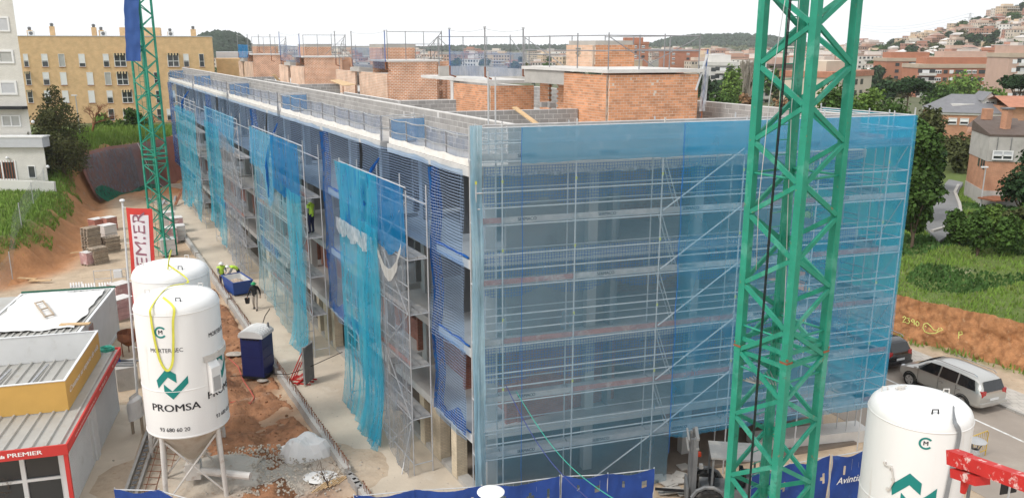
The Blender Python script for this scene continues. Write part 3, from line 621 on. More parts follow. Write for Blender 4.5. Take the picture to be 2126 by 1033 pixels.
# ---- things lying about on the roof
pl_ = MB(); pl_.bar(Wb(6.6, 6.6, RZ0 + .1), Wb(9.0, 6.1, RZ0 + 1.15), .26, .05); tag(pl_.build('plank', 'timber'), 'pale plank leaning on the shaded block wall near the brick stair head', 'plank')
pl_ = MB(); pl_.bar(Wb(9.5, 14.4, RZ0), Wb(9.5, 14.85, RZ0 + 1.0), .2, .04); tag(pl_.build('plank', 'timber_grey'), 'short grey plank leaning on the far parapet wall right of the stair head', 'plank')
pl_ = MB(); pl_.bar(roofpt(568, 155, 13.0), roofpt(585, 175, 12.0), .28, .05); tag(pl_.build('plank', 'timber'), 'slanting plank against the brick side wall far along the roof', 'plank')
for (u, v, lb) in ((1133, 222, 'larger'), (1145, 223, 'smaller')):
    mb = MB(); q = roofpt(u, v); mb.box((q.x, q.y, zt_ + .0), (.5 if lb == 'larger' else .3, .3, .22), RZR); tag(mb.build('loose_block', 'block_grey'), lb + ' loose grey block lying on the shaded terrace wall', 'block')
# plywood canopy by the middle head
mb = MB(); q = [roofpt(685, 167, 12.95), roofpt(712, 178, 12.95), roofpt(738, 176, 12.95), roofpt(703, 165, 12.95)]; mb.prism([(p.x, p.y) for p in q], 12.93, 12.97)
t_ = thing('plywood_canopy', 'sheet of plywood on props beside the middle stair head', 'canopy', zp(q[0], RZ0)); mb.build('sheet', 'timber', t_)
for p in q[1:3]: m2 = MB(); m2.tube(zp(p, RZ0), zp(p, 12.93), .03); m2.build('prop', 'rust', t_)
# ================================================================== scaffolding, nets, guard rails
mat('deck_steel', (.42, .42, .42), .6, .15, 3, metal=.3, dirt=((.6, .57, .53), .5, 2, .8))
mat('toe_grey', (.4, .38, .37), .7, .15, 3, dirt=((.58, .55, .51), .52, 2, .7))
mat('toe_red', (.36, .17, .14), .75, .2, 3, dirt=((.5, .43, .39), .52, 2, .8))
mat('ink', (.03, .03, .035), .8, .1)
mat('clamp_yellow', (.6, .62, .12), .7, .1)
netmat('net_grey_blue', (.23, .5, .68), .37, .1, .35, (.27, .47, .63))
netmat('net_blue', (.08, .48, .8), .41, .1, .35, (.13, .53, .8)); netmat('net_sky', (.06, .47, .76), .5, .1, .35, (.12, .48, .7))
netmat('net_deep_blue', (.01, .2, .52), .6, .2, .6, (.01, .27, .58))
netmat('net_pale', (.42, .62, .72), .8, .2, 2.0, (.3, .5, .62))
netmat('net_turquoise', (.04, .44, .64), .48, .18, 1.2, (.1, .55, .7))
netmat('net_turquoise_pale', (.16, .45, .55), .42, .26, .6, (.32, .46, .48))
netmat('net_dusty', (.3, .36, .43), .46, .3, 1.2, (.36, .36, .37))
netmat('net_side', (.02, .38, .52), .72, .16, .5, (.02, .45, .58))
netmat('net_white', (.75, .75, .74), .6, .5, 3, (.6, .62, .66))
netmat('net_swag', (.75, .74, .7), .88, .2, 3, (.62, .6, .56)); netmat('net_rail', (.24, .32, .44), .38, .2, 1.5, (.14, .25, .46))
netmat('net_ultra', (.008, .1, .38), .7, .4, 3.5, (.015, .17, .5))
gridmat('rope_net', (.45, .58, .8), .1, .011, 0, .4, (.6, .72, .86))
gridmat('rope_net_dark', (.06, .16, .45), .1, .016, .0, 1.0)
def cyl_unit(name, m_, n=6):
    mb = MB(); mb.lathe([(1, 0), (1, 1)], (0, 0, 0), n); me = bpy.data.meshes.new(name); me.from_pydata(mb.v, [], mb.f + [tuple(range(n))[::-1], tuple(range(n, 2 * n))]); me.materials.append(M[m_]); me.shade_smooth(); me.set_sharp_from_angle(angle=rad(50)); return me
TUBE = cyl_unit('tube', 'tube_steel'); TUBER = cyl_unit('tube_rusty', 'rust'); mat('pole_backlit', (.27, .27, .28), .55, .2, 5, metal=.3); TUBEG = cyl_unit('tube_backlit', 'pole_backlit')  # roof poles: same steel, darkened to look backlit against the sky
def pipe(parent, name, p, q, r=.024, me=None):
    p, q = Vector(p), Vector(q); d = q - p; o = piece(me or TUBE, name, parent, p, rot=d.to_track_quat('Z', 'Y').to_euler(), scale=(r, r, d.length)); return o
def slab_bar(parent, name, p, q, w_, h_, m_, up=(0, 0, 1)):
    mb = MB(); mb.bar(p, q, w_, h_, up); return mb.build(name, m_, parent)
# ---------------------------------------------------------------- right facade
SR = [0, .85, 3.3, 6.35, 9.4, 12.45, 15.4, 16.3]; DO, DI = 1.0, .28; LIFT = [2.05, 4.06, 6.05, 8.06, 10.07, 12.07]; ZTOP = 13.05
SC = thing('facade_scaffold', 'tube scaffold of six lifts in front of the right facade, behind blue netting', 'scaffold', WR(8, .6))
for s_ in SR:
    pipe(SC, 'standard', WR(s_, DO, .0), WR(s_, DO, ZTOP + R.uniform(.1, .3)), .026)
    if s_ < 16: pipe(SC, 'standard', WR(s_, DI, .0), WR(s_, DI, ZTOP + (1.5 if s_ == .85 else R.uniform(.0, .25))), .026)
pipe(SC, 'standard', WR(.62, DI, ZTOP - 1), WR(.62, DI, ZTOP + 1.65), .026)
BAYS = list(zip(SR[:-1], SR[1:]))
for (s0, s1) in BAYS:
    for k, z in enumerate(LIFT):
        low = k == 0 and s0 > 6
        pipe(SC, 'ledger', WR(s0, DO, z - .06), WR(s1, DO, z - .06)); pipe(SC, 'ledger', WR(s0, DI, z - .06), WR(s1, DI, z - .06))
        for h in (.5, 1.0):
            if z + h < ZTOP + .02: pipe(SC, 'guard_rail', WR(s0, DO, z + h), WR(s1, DO, z + h))
            if z + h < ZTOP - .2: pipe(SC, 'guard_rail', WR(s0, DI, z + h), WR(s1, DI, z + h), .02)
        pipe(SC, 'transom', WR(s0, DI, z - .06), WR(s0, DO, z - .06))
        for dd in (.46, .8): slab_bar(SC, 'deck', WR(s0 + .03, dd, z), WR(s1 - .03, dd, z), .31, .05, 'deck_steel')
        red = (k * 7 + int(s0 * 3)) % 5 in (1, 3)
        slab_bar(SC, 'toe_board', WR(s0 + .02, DO - .04, z + .1), WR(s1 - .02, DO - .04, z + .1), .025, .17, 'toe_red' if red else 'toe_grey')
        if not red and s1 - s0 > 2: text_flat('SERMACO', .15, WR((s0 + s1) / 2 - .4, DO - .026, z + .1), DR, (0, 0, 1), 'lettering', 'ink', SC, .004, width=.62)
    pipe(SC, 'top_rail', WR(s0, DO, ZTOP), WR(s1, DO, ZTOP), .028)
for k in range(5):
    pipe(SC, 'brace', WR(6.4, DO + .04, LIFT[k] + .1), WR(9.35, DO + .04, LIFT[k + 1] + .05), .026)
    L_ = 1 if k % 2 else -1
    for dd in (.42, .72): pipe(SC, 'ladder_rail', WR(6.5, dd, LIFT[k + 1]), WR(7.2, dd, LIFT[k]), .018)
    for j in range(6): pipe(SC, 'ladder_rung', WR(lerp(6.5, 7.2, (j + .5) / 6), .42, lerp(LIFT[k + 1], LIFT[k], (j + .5) / 6)), WR(lerp(6.5, 7.2, (j + .5) / 6), .72, lerp(LIFT[k + 1], LIFT[k], (j + .5) / 6)), .012)
pipe(SC, 'brace', WR(3.3, DO + .04, .2), WR(6.3, DO + .04, LIFT[0]), .026)
# the return at the right-hand end
RC = WR(16.3, DO); RL = 4.2
def WE(t, e, z=0.0): return RC + DL * t - DR * e + Vector((0, 0, z))
for t_ in (1.05, RL):
    for e in (0, .9): pipe(SC, 'standard', WE(t_, e, 0), WE(t_, e, ZTOP + R.uniform(.1, .3)), .026)
for k, z in enumerate(LIFT):
    for e in (0, .9):
        for h in (-.06, .5, 1.0):
            if z + h < ZTOP + .02: pipe(SC, 'guard_rail' if h > 0 else 'ledger', WE(0 if e == 0 else 1.05, e, z + h), WE(RL, e, z + h), .022)
    for e in (.28, .62): slab_bar(SC, 'deck', WE(.1, e, z), WE(RL - .05, e, z), .31, .05, 'deck_steel')
    slab_bar(SC, 'toe_board', WE(1.1, .04, z + .1), WE(RL, .04, z + .1), .025, .17, 'toe_red' if k % 2 else 'toe_grey')
    if k < 5: pipe(SC, 'brace', WE(.05, -.0, LIFT[k + 1]), WE(1.05, .0, LIFT[k] + .1), .022); pipe(SC, 'brace', WE(1.1, .9, LIFT[k + 1]), WE(RL, .9, LIFT[k] + .1), .022)
pipe(SC, 'top_rail', WE(0, 0, ZTOP), WE(RL, 0, ZTOP), .026); pipe(SC, 'top_rail', WE(1.05, .9, ZTOP), WE(RL, .9, ZTOP), .026)
for s_ in SR[:-1]:
    for z in (4.5, 6.9, 9.2, 11.4): slab_bar(SC, 'tag_clip', WR(s_ - .03, DO + .03, z), WR(s_ + .03, DO + .03, z), .01, .1, 'clamp_yellow')

def sheet(name, label, fr, s0, s1, d, zb, zt, m_, nu=60, nv=40, fold=.04, ff=3.0, flare=0.0, group=None, seed=0.0, billow=.06, cat='netting'):
    """hanging sheet: fr = WL/WR, zb(s) and zt(s) give hem and top, folds run upright"""
    mb = MB()
    def fn(u, v):
        s_ = lerp(s0, s1, u); a, b = zb(s_), zt(s_); z = lerp(a, b, v)
        dd = d + fold * (n3(s_ * ff, z * .3 + seed, seed) + .4 * n3(s_ * ff * 2.7 + z * .2, z * .35, seed + 5) + .12 * n3(s_ * ff * 5, z * 1.2, seed)) * (1.3 - .5 * v) + billow * n3(s_ * .6, z * .5, seed + 9) + flare * max(0, .22 - v) ** 2 * 18 * (1 + n3(s_ * 2, seed, 3))
        ss = s_ + fold * .6 * n3(s_ * ff * 1.3, z * .15, seed + 2)
        return (fr(ss, dd, z), (s_, z))
    mb.grid(fn, nu, nv); o = mb.build(name, m_, recalc=False, smooth=True); return tag(o, label, cat, group)
cst = lambda z: (lambda s_: z)
def ragged(z, amp, f=1.0, seed=0.0): return lambda s_: z + amp * (n3(s_ * f, seed, 1.7) + .5 * n3(s_ * f * 3, seed, 4))
sheet('debris_net', 'dusty grey-blue debris net over the left half of the right facade scaffold', WR, .2, 7.0, 1.1, ragged(.15, .12), cst(ZTOP), 'net_grey_blue', 90, 60, .012, 2.2, seed=1, billow=.04)
sheet('debris_net', 'clear blue debris net over the right half of the scaffold, behind the green crane', WR, 7.0, 16.36, 1.1, ragged(1.85, .12, 1.2), cst(ZTOP), 'net_blue', 110, 60, .012, 2.0, seed=2, billow=.04)
sheet('debris_net', 'brighter blue strip of netting along the top of the scaffold', WR, 1.45, 16.3, 1.06, ragged(11.95, .05), cst(ZTOP), 'net_sky', 110, 10, .012, 2.0, seed=3, billow=.04)
sheet('debris_net', 'pale blue bunched net gathered at the corner of the scaffold', WR, -.17, .2, 1.1, ragged(.5, .3), cst(ZTOP + .1), 'net_pale', 24, 90, .1, 8.0, seed=4, billow=.16)
mbn = MB(); mbn.grid(lambda u, v: (WE(u * RL, -.08 - .03 * n3(u * 9, v * 4), lerp(1.9, ZTOP, v)), (u * RL, v * 11)), 30, 30)
tag(mbn.build('debris_net', 'net_side', recalc=False, smooth=True), 'turquoise debris net closing the right-hand end of the scaffold', 'netting')
mbn = MB(); mbn.grid(lambda u, v: (WR(-.1, 1.05, 0) + (WR(.05, .55) - WR(-.1, 1.05)) * u + NL * .05 * n3(u * 8, v * 9) + Vector((0, 0, lerp(.4, ZTOP, v))), (u, v)), 16, 50)
tag(mbn.build('debris_net', 'net_pale', recalc=False, smooth=True), 'narrow pale net turned round the near corner of the scaffold', 'netting')
for (s_, z0, lb) in ((1.45, .3, 'left'), (7.0, 1.3, 'right')):
    mb = MB(); mb.path([WR(s_ + .05 * n3(i * .4, s_), 1.16, lerp(z0, ZTOP, i / 30)) for i in range(31)], [.01 + (.015 * abs(n3(i * .9, 3)) if lb == 'right' else 0) for i in range(31)], 5)
    tag(mb.build('net_lacing', 'rope_blue'), 'blue cord lacing the right facade nets, %s' % ('close to the scaffold corner' if lb == 'left' else 'close to the crane'), 'cord')
# rope nets of the floors seen through the netting
for k in range(1, 4):
    sheet('safety_net', 'knotted safety net on the right facade at the %s slab edge' % ('lowest', 'middle', 'roof')[k - 1], WR, .5, 15.0, .14, lambda s_, k=k: ZU[k] - .75 - .35 * abs(math.sin(s_ * 1.25)), lambda s_, k=k: ZT[k] + (-.02 if k == 3 else .25), 'rope_net_dark', 90, 10, .03, seed=k)
mb = MB(); mb.path([WR(.6 + i * .3, .12 + .05 * n3(i, 4), ZT[3] - .28 + .1 * n3(i * .7, 2)) for i in range(49)], [.05 + .07 * abs(n3(i * .8, 7)) for i in range(49)], 6)
tag(mb.build('net_roll', 'net_white'), 'whitish roll of net bunched under the roof slab of the right facade', 'netting')

# ---------------------------------------------------------------- left facade towers
def tower(label, slist, zbase=.03, top=10.8):
    T = thing('scaffold_tower', label, 'scaffold', WL((slist[0] + slist[-1]) / 2, .8), 'scaffold towers along the left facade')
    zs = [2.3, 4.3, 6.3, 8.3]
    for s_ in slist:
        for d_ in (.4, 1.15): pipe(T, 'standard', WL(s_, d_, zbase), WL(s_, d_, top + R.uniform(-.1, .2)), .026)
    for (s0, s1) in zip(slist[:-1], slist[1:]):
        for z in zs + [10.2]:
            for d_ in (.4, 1.15): pipe(T, 'ledger', WL(s0, d_, z - .05), WL(s1, d_, z - .05))
            if z < 10:
                for h in (.5, 1.0): pipe(T, 'guard_rail', WL(s0, 1.15, z + h), WL(s1, 1.15, z + h), .022)
                for dd in (.6, .94): slab_bar(T, 'deck', WL(s0 + .03, dd, z), WL(s1 - .03, dd, z), .31, .05, 'deck_steel')
                slab_bar(T, 'toe_board', WL(s0 + .02, 1.12, z + .1), WL(s1 - .02, 1.12, z + .1), .025, .17, 'toe_red' if (int(z + s0)) % 3 == 0 else 'toe_grey')
        pipe(T, 'top_rail', WL(s0, 1.15, top), WL(s1, 1.15, top)); pipe(T, 'ledger', WL(s0, 1.15, .5), WL(s1, 1.15, .5))
    for j, z in enumerate([.2] + zs): pipe(T, 'brace', WL(slist[0 if j % 2 else 1], 1.2, z), WL(slist[1 if j % 2 else 0], 1.2, z + 2), .024)
    for s_ in slist:
        for z in [.5] + zs: pipe(T, 'transom', WL(s_, .4, z - .05), WL(s_, 1.15, z - .05))
    return T
tower('nearest scaffold tower on the left facade, behind turquoise and grey nets', [2.5, 5.0, 7.5, 10.0])
tower('second scaffold tower on the left facade, behind a wide pale turquoise net', [15.9, 18.8, 21.7, 24.6, 27.4])
tower('third scaffold tower on the left facade, behind a turquoise net and a grey net', [32.2, 35.2, 38.2, 41.6, 45.0])
tower('farthest scaffold tower on the left facade, at the end of the block', [50.3, 53.5, 56.7, 59.9, 63.0])
def hem(base, amp, f, seed): return ragged(base, amp, f, seed)
NT = 'nets hung on the left facade towers'
sheet('debris_net', 'turquoise net with deep upright folds on the nearest left tower, trailing on the ground', WL, 5.1, 10.0, 1.3, hem(.08, .05, 1.5, 1), lambda s_: 10.85 + .03 * n3(s_, 1), 'net_turquoise', 110, 60, .15, 2.6, flare=.32, group=NT, seed=11)
sheet('debris_net', 'second layer of turquoise net gathered in the middle of the nearest left tower', WL, 4.9, 7.2, 1.42, hem(.06, .05, 1.5, 1), cst(8.9), 'net_turquoise', 60, 50, .2, 3.2, flare=.4, group=NT, seed=13)
sheet('debris_net', 'torn dusty grey net on the right half of the nearest left tower', WL, 2.4, 5.0, 1.28, lambda s_: .05 + .9 * max(0, (s_ - 3.7) / 1.3) ** 2, lambda s_: 8.9 - .7 * math.sin((s_ - 2.4) / 2.6 * 3.14), 'net_dusty', 60, 50, .09, 2.4, flare=.1, group=NT, seed=15)
sheet('debris_net', 'blue net over the top of the nearest left tower', WL, 2.45, 9.9, 1.24, lambda s_: 8.3 + .3 * n3(s_ * 1.4, 3), cst(10.8), 'net_deep_blue', 70, 20, .06, 2.2, group=NT, seed=16)
sheet('debris_net', 'wide pale turquoise net covering the second left tower', WL, 15.9, 27.4, 1.3, lambda s_: .15 + .8 * sst(20, 27, s_) + .3 * n3(s_ * .8, 4), cst(10.8), 'net_turquoise_pale', 120, 60, .09, 1.6, flare=.2, group=NT, seed=21)
sheet('debris_net', 'strong blue net over the upper right of the second left tower', WL, 16.0, 21.6, 1.4, lambda s_: 7.9 + .5 * n3(s_ * .9, 8), cst(10.85), 'net_deep_blue', 70, 30, .06, 1.8, group=NT, seed=23)
sheet('debris_net', 'hanging tongue of blue net in the upper middle of the second left tower', WL, 21.2, 27.3, 1.4, lambda s_: 8.6 - 1.9 * math.exp(-((s_ - 22.6) / 1.1) ** 2), cst(10.8), 'net_blue', 70, 30, .06, 1.8, group=NT, seed=24)
sheet('debris_net', 'turquoise net falling at the right edge of the second left tower', WL, 15.85, 18.6, 1.45, hem(.1, .1, 1.2, 5), cst(8.4), 'net_turquoise', 50, 50, .14, 2.2, flare=.35, group=NT, seed=25)
sheet('debris_net', 'turquoise net on the left half of the third left tower', WL, 38.4, 45.2, 1.3, lambda s_: 1.0 + .8 * sst(39, 44, s_) + .3 * n3(s_, 6), cst(9.8), 'net_turquoise', 90, 50, .12, 1.5, flare=.2, group=NT, seed=31)
sheet('debris_net', 'creased grey net on the right half of the third left tower', WL, 32.0, 38.6, 1.32, lambda s_: .2 + .9 * sst(35.5, 38, s_) + .2 * n3(s_, 2), lambda s_: 8.3 + 1.4 * ((s_ - 32) / 6.6) ** .7, 'net_dusty', 90, 50, .1, 1.5, flare=.2, group=NT, seed=33)
sheet('debris_net', 'blue net over the top of the third left tower', WL, 33, 45, 1.22, lambda s_: 8.4 + .3 * n3(s_, 3), cst(10.9), 'net_blue', 70, 20, .06, 1.5, group=NT, seed=34)
sheet('debris_net', 'pale turquoise net covering the farthest left tower', WL, 50.2, 63.2, 1.3, lambda s_: .6 + 1.0 * sst(52, 54, s_) * (1 - sst(55, 58, s_)) + .4 * n3(s_, 3), lambda s_: 9.9 + .3 * n3(s_ * .7, 1), 'net_turquoise', 90, 50, .12, 1.1, flare=.2, group=NT, seed=41)
# gathered white swag between tower tops
swz = lambda s_: 8.95 - 1.1 * math.sin(math.pi * max(0, min(1, (s_ - 2.45) / 2.85))) - .12 * (s_ - 2.4)
sheet('net_swag', 'white net drooping in a swag across the grey net of the nearest left tower', WL, 2.45, 5.3, 1.36, lambda s_: swz(s_) - .12 - .35 * math.sin(math.pi * max(0, min(1, (s_ - 2.45) / 2.85))), swz, 'net_swag', 40, 8, .05, 4, seed=17)
sheet('net_swag', 'white gathered hem hanging below the blue net at the top of the nearest left tower', WL, 5.4, 10.0, 1.42, lambda s_: 8.0 - .25 * abs(math.sin(s_ * 2.2)), cst(8.5), 'net_white', 60, 10, .1, 3.5, seed=18)
# twisted blue net cords
for i, (s_, d_, z0, z1, lb) in enumerate(((22.9, 1.3, 7.2, 11.3, 'in the second gap of the roof edge'), (6.6, 1.15, 9.2, 11.3, 'at the first gap of the roof edge'), (57.5, 1.2, 9.3, 11.4, 'near the far end of the block'))):
    mb = MB(); mb.path([WL(s_ + .12 * n3(j * .5, i), d_ * sst(-.5, .6, 1 - j / 16) + .1, lerp(z0, z1, j / 16)) for j in range(17)], [.035 + .06 * math.sin(math.pi * (j / 16)) * (1 + 1.2 * n3(j * .8, i)) for j in range(17)], 7)
    tag(mb.build('twisted_net', 'net_ultra', smooth=True), 'blue net twisted into a rope, hanging ' + lb, 'netting')
# safety nets in front of the floors
gaps = [(-.1, 2.6), (2.6, 10.1), (10.1, 15.9), (15.9, 27.4), (27.4, 32.2), (32.2, 45), (45, 50.3), (50.3, 63), (63, 76.6)]
gname = ['beside the scaffold corner', 'behind the nearest left tower', 'between the nearest and second left towers', 'behind the second left tower', 'between the second and third left towers', 'behind the third left tower', 'between the third and farthest left towers', 'behind the farthest left tower', 'at the far end of the left facade']
for gi, (s0, s1) in enumerate(gaps):
    for k in (3, 2, 1):
        if k < 3 and gi % 2: continue
        lv = {3: 'top', 2: 'middle', 1: 'lower'}[k]
        sheet('safety_net', '%s-floor rope net %s' % (lv, gname[gi]), WL, s0, s1, .22, cst(ZU[k - 1] + .12), lambda s_, k=k: ZT[k] - .05 - .03 * abs(math.sin(s_ * 3)), 'rope_net', max(12, int((s1 - s0) * 5)), 26, .05, 1.6, seed=gi * 3 + k, billow=.2, group='rope nets before the open floors')
    if gi % 2 == 0:
        for k in (0, 1, 2):       # blue bunch of net lying on each slab edge
            n_ = max(8, int((s1 - s0) * 4)); mb = MB()
            mb.path([WL(lerp(max(s0, 0), s1, j / n_), .02 + .1 * n3(j * .5, gi + k), ZT[k] + .06 + .07 * abs(n3(j * .6, k))) for j in range(n_ + 1)], [.035 + (.16 if k == 0 else .05) * max(0, n3(j * .35, gi, k + .5)) for j in range(n_ + 1)], 6)
            tag(mb.build('net_bundle', 'net_ultra' if k == 0 else 'rope_blue', smooth=True), 'blue net bundle on the %s floor edge %s' % (('first', 'second', 'third')[k], gname[gi]), 'netting')
        sheet('safety_net', 'dark blue net sagging behind the first-floor edge ' + gname[gi], WL, max(s0, 0), s1, .16, cst(ZT[0] - .05), lambda s_, g=gi: ZT[0] + .5 + .5 * n3(s_ * .9, g), 'net_ultra', 40, 8, .08, 2, seed=gi + 60)
        mb = MB(); mb.grid(lambda u, v, e=s1: (WL(e - .06 - .25 * math.sin(v * 9.4) ** 2, lerp(-.12, .3, u), lerp(ZT[0], ZU[3], v)), (u, v * 9)), 8, 40)
        tag(mb.build('safety_net', 'net_ultra', recalc=False, smooth=True), 'dark blue net hanging edge-on %s' % gname[gi], 'netting')

# ---------------------------------------------------------------- guard rail along the roof edge
rl = ['nearest, above the scaffold corner', 'second, the longest stretch in the middle', 'third', 'fourth', 'farthest, at the end of the block']
for gi, (s0, s1) in enumerate(SEG):
    T = thing('guard_rail', 'roof-edge guard rail with white skirting cloth, %s' % (rl[gi] + (' from the near corner' if gi in (2, 3) else '')), 'guard rail', WL((s0 + s1) / 2, 0, RZ0), 'guard rails along the left roof edge')
    n_ = max(3, round((s1 - s0) / 2.1)); st = (s1 - s0 - .2) / n_; zt2 = []
    for i in range(n_ + 1):
        s_ = s0 + .1 + i * st; h = 1.05 + R.uniform(-.05, .05); lean = R.uniform(-.06, .06); zt2.append((s_ + lean, h)); pipe(T, 'post', WL(s_, -.06, RZ0), WL(s_ + lean, -.06, RZ0 + h), .024, TUBEG)
    for i in range(n_):
        a, b = zt2[i], zt2[i + 1]
        for fr_ in (.97, .52): mb = MB(); mb.path([WL(lerp(a[0], b[0], t), -.03, RZ0 + fr_ * lerp(a[1], b[1], t) - .05 * math.sin(math.pi * t)) for t in (0, .33, .66, 1)], .02, 5); mb.build('rail', 'galvanised', T)
        mb = MB(); mb.grid(lambda u, v, a=a, b=b: (WL(lerp(a[0], b[0], u), -.0 + .03 * n3(a[0] + u * 9, v * 2), RZ0 + .02 + v * (.27 - .05 * math.sin(math.pi * u) ** .7)), (u, v)), 14, 3); mb.build('skirt', 'cloth_white', T, recalc=False, smooth=True)
    mb = MB(); mb.grid(lambda u, v: (WL(lerp(s0, s1, u), -.1 + .05 * n3(u * 30, v * 2), RZ0 + .05 + v * .95), (lerp(s0, s1, u), v)), int((s1 - s0) * 4), 4); mb.build('mesh', 'net_rail', T, recalc=False, smooth=True)
    # return rails towards the parapet at each gap
    for e in (s0 + .1, s1 - .1):
        for fr_ in (1.0, .5): pipe(T, 'return_rail', WL(e, -.06, RZ0 + fr_), WL(e, -1.55, RZ0 + fr_), .02)
        pipe(T, 'post', WL(e, -1.5, RZ0), WL(e, -1.5, RZ0 + 1.1), .024)
    mb = MB(); mb.grid(lambda u, v: (WL(s1 - .15 + .05 * n3(u * 5, v * 5), lerp(-.1, -1.5, u), RZ0 + .1 + v * .85), (u, v)), 8, 6); mb.build('end_net', 'net_deep_blue', T, recalc=False, smooth=True)

# ---------------------------------------------------------------- posts and rails on the stair heads
def a_of(u, b, z):
    lo, hi = -5., 150.
    for _ in range(50):
        m_ = (lo + hi) / 2; p = Wb(m_, b, z); fwd = p.y * math.cos(PITCH) - (p.z - HCAM) * math.sin(PITCH)
        if CXP + F_PX * p.x / fwd > u: lo = m_
        else: hi = m_
    return lo
mat('pole_blue_grey', (.1, .16, .36), .6, .2, 5)
TUBEB = cyl_unit('tube_painted', 'pole_blue_grey')
posts = [(495, 72, 120, 9.0), (516, 72, 120, 9.0), (539, 73, 108, 9.0), (563, 72, 126, 9.0), (582, 67, 126, 9.0), (623, 71, 131, 9.0), (697, 66, 135, 9.0), (731, 66, 137, 9.0), (800, 64, 144, 9.0), (934, 60, 156, 7.85), (1007, 57, 160, 7.85), (1086, 59, 158, 9.2)]
nth = ['first', 'second', 'third', 'fourth', 'fifth', 'sixth', 'seventh', 'eighth', 'ninth', 'tenth', 'eleventh', 'twelfth']
PT = []
for i, (u, vt, vb, b_) in enumerate(posts):
    a = a_of(u, b_, 14.5); p = Wb(a, b_); z1 = ZV(vt, p.y); z0 = ZV(vb, p.y)
    T = thing('net_post', 'tall net post on the roof, %s from the left' % nth[i], 'post', zp(p, z0), 'net posts on the stair heads')
    pipe(T, 'pole', zp(p, z0 + .45), zp(p, z1), .035, TUBEB if i in (4, 5, 8, 9) else TUBEG)
    mb = MB(); mb.path([zp(p, z0 + .5), zp(p, z0 + .02), zp(p + DR * .3 - DL * .1, z0 - .1)], .045, 6); mb.build('foot', 'rust', T)
    mb = MB(); mb.box(zp(p, z1 - .02), (.14, .08, .07), RZR); mb.build('head', 'tube_steel', T); PT.append((p, z0, z1))
for (i, j, m_, lb) in ((9, 10, 'net_rail', 'between the two posts left of the big brick stair head'), (10, 11, 'net_rail', 'in front of the brick stair head with the low roof'), (7, 8, 'net_rail', 'by the middle stair head'), (4, 5, 'net_rail', 'by the third stair head'), (0, 1, 'net_deep_blue', 'on the farthest stair head')):
    (p, z0, z1), (q, w0, w1) = PT[i], PT[j]
    mb = MB(); mb.grid(lambda u, v: (zp(p.lerp(q, u), lerp(lerp(z0, w0, u), lerp(z1, w1, u) - 1.15, v)) + NL * (.08 * n3(u * 6, v * 3, i)), (u, v)), 24, 10)
    tag(mb.build('guard_net', m_, recalc=False, smooth=True), 'bluish net hung ' + lb, 'netting')
    mb = MB(); mb.path([zp(p.lerp(q, k / 12), lerp(z1, w1, k / 12) - .06 - .12 * math.sin(math.pi * k / 12)) for k in range(13)], .012, 4)
    tag(mb.build('slack_line', 'tube_steel'), 'slack cord between post tops ' + lb, 'cord')
def roof_rails(label, pts, h, n_each, braces=True, net=None):
    T = thing('guard_rail', label, 'guard rail', pts[0], 'guard rails on the stair heads')
    for p, q in zip(pts[:-1], pts[1:]):
        for i in range(n_each + 1):
            r_ = p.lerp(q, i / n_each); pipe(T, 'post', r_, r_ + Vector((0, 0, h + R.uniform(-.06, .1))), .026, TUBEG)
        for f_ in (.98, .55): pipe(T, 'rail', p + Vector((0, 0, h * f_)), q + Vector((0, 0, h * f_ + R.uniform(-.03, .03))), .024, TUBEG)
        if braces: pipe(T, 'brace', p + Vector((0, 0, h * .95)), p.lerp(q, .5) + Vector((0, 0, .1)), .02, TUBEG)
    return T
zr_ = ZA + .14
roof_rails('pipe guard rail round the roof of the near brick stair head', [Wb(14.0, 9.15, zr_), Wb(7.0, 9.15, zr_), Wb(7.0, 13.35, zr_), Wb(14, 13.35, zr_)], 1.4, 3)
roof_rails('pipe guard rail behind the low roof left of the near stair head', [Wb(22, 8.2, ZB + .16), Wb(22, 12.4, ZB + .16), Wb(15.4, 12.4, ZB + .16)], 2.2, 3)
for a0, ae, lb in ((33.2, 45, 'middle'), (55.1, 64.8, 'third'), (77.5, 86, 'farthest')):
    roof_rails('pipe guard rail on the roof of the %s brick stair head' % lb, [Wb(ae, 9.4, 13.5), Wb(ae, 13.4, 13.5), Wb(a0 + 3, 13.4, 13.5), Wb(a0, 13.0, ZA + .13), Wb(a0, 9.2, ZA + .13)], 1.9, 3)
# shrouded strut at the right end of the near stair head
T = thing('net_post', 'leaning strut wrapped in white cloth at the right end of the near stair head', 'post', Wb(7.0, 13.6, 12.4))
pipe(T, 'pole', Wb(7.0, 13.6, 12.5), Wb(7.0, 13.75, 15.3), .035, TUBEB); pipe(T, 'strut', Wb(6.9, 13.2, 13.6), Wb(7.0, 13.75, 15.1), .05); pipe(T, 'foot', Wb(7, 13.62, 12.3), Wb(7, 13.6, 13.3), .045, TUBER)
mb = MB(); mb.grid(lambda u, v: (Wb(6.95 + .06 * n3(u * 6, v * 5), 13.45 + .3 * u + .1 * v, lerp(12.7, 14.6, v)), (u, v)), 8, 14); mb.build('cloth', 'net_white', T, recalc=False)
# planking laid along the scaffold top
mb = MB(); mb.bar(WR(.4, .55, ZTOP + .03), WR(15.5, .55, ZTOP + .03), .25, .05); tag(mb.build('plank', 'toe_grey'), 'long dusty plank lying along the top of the right facade scaffold', 'plank')
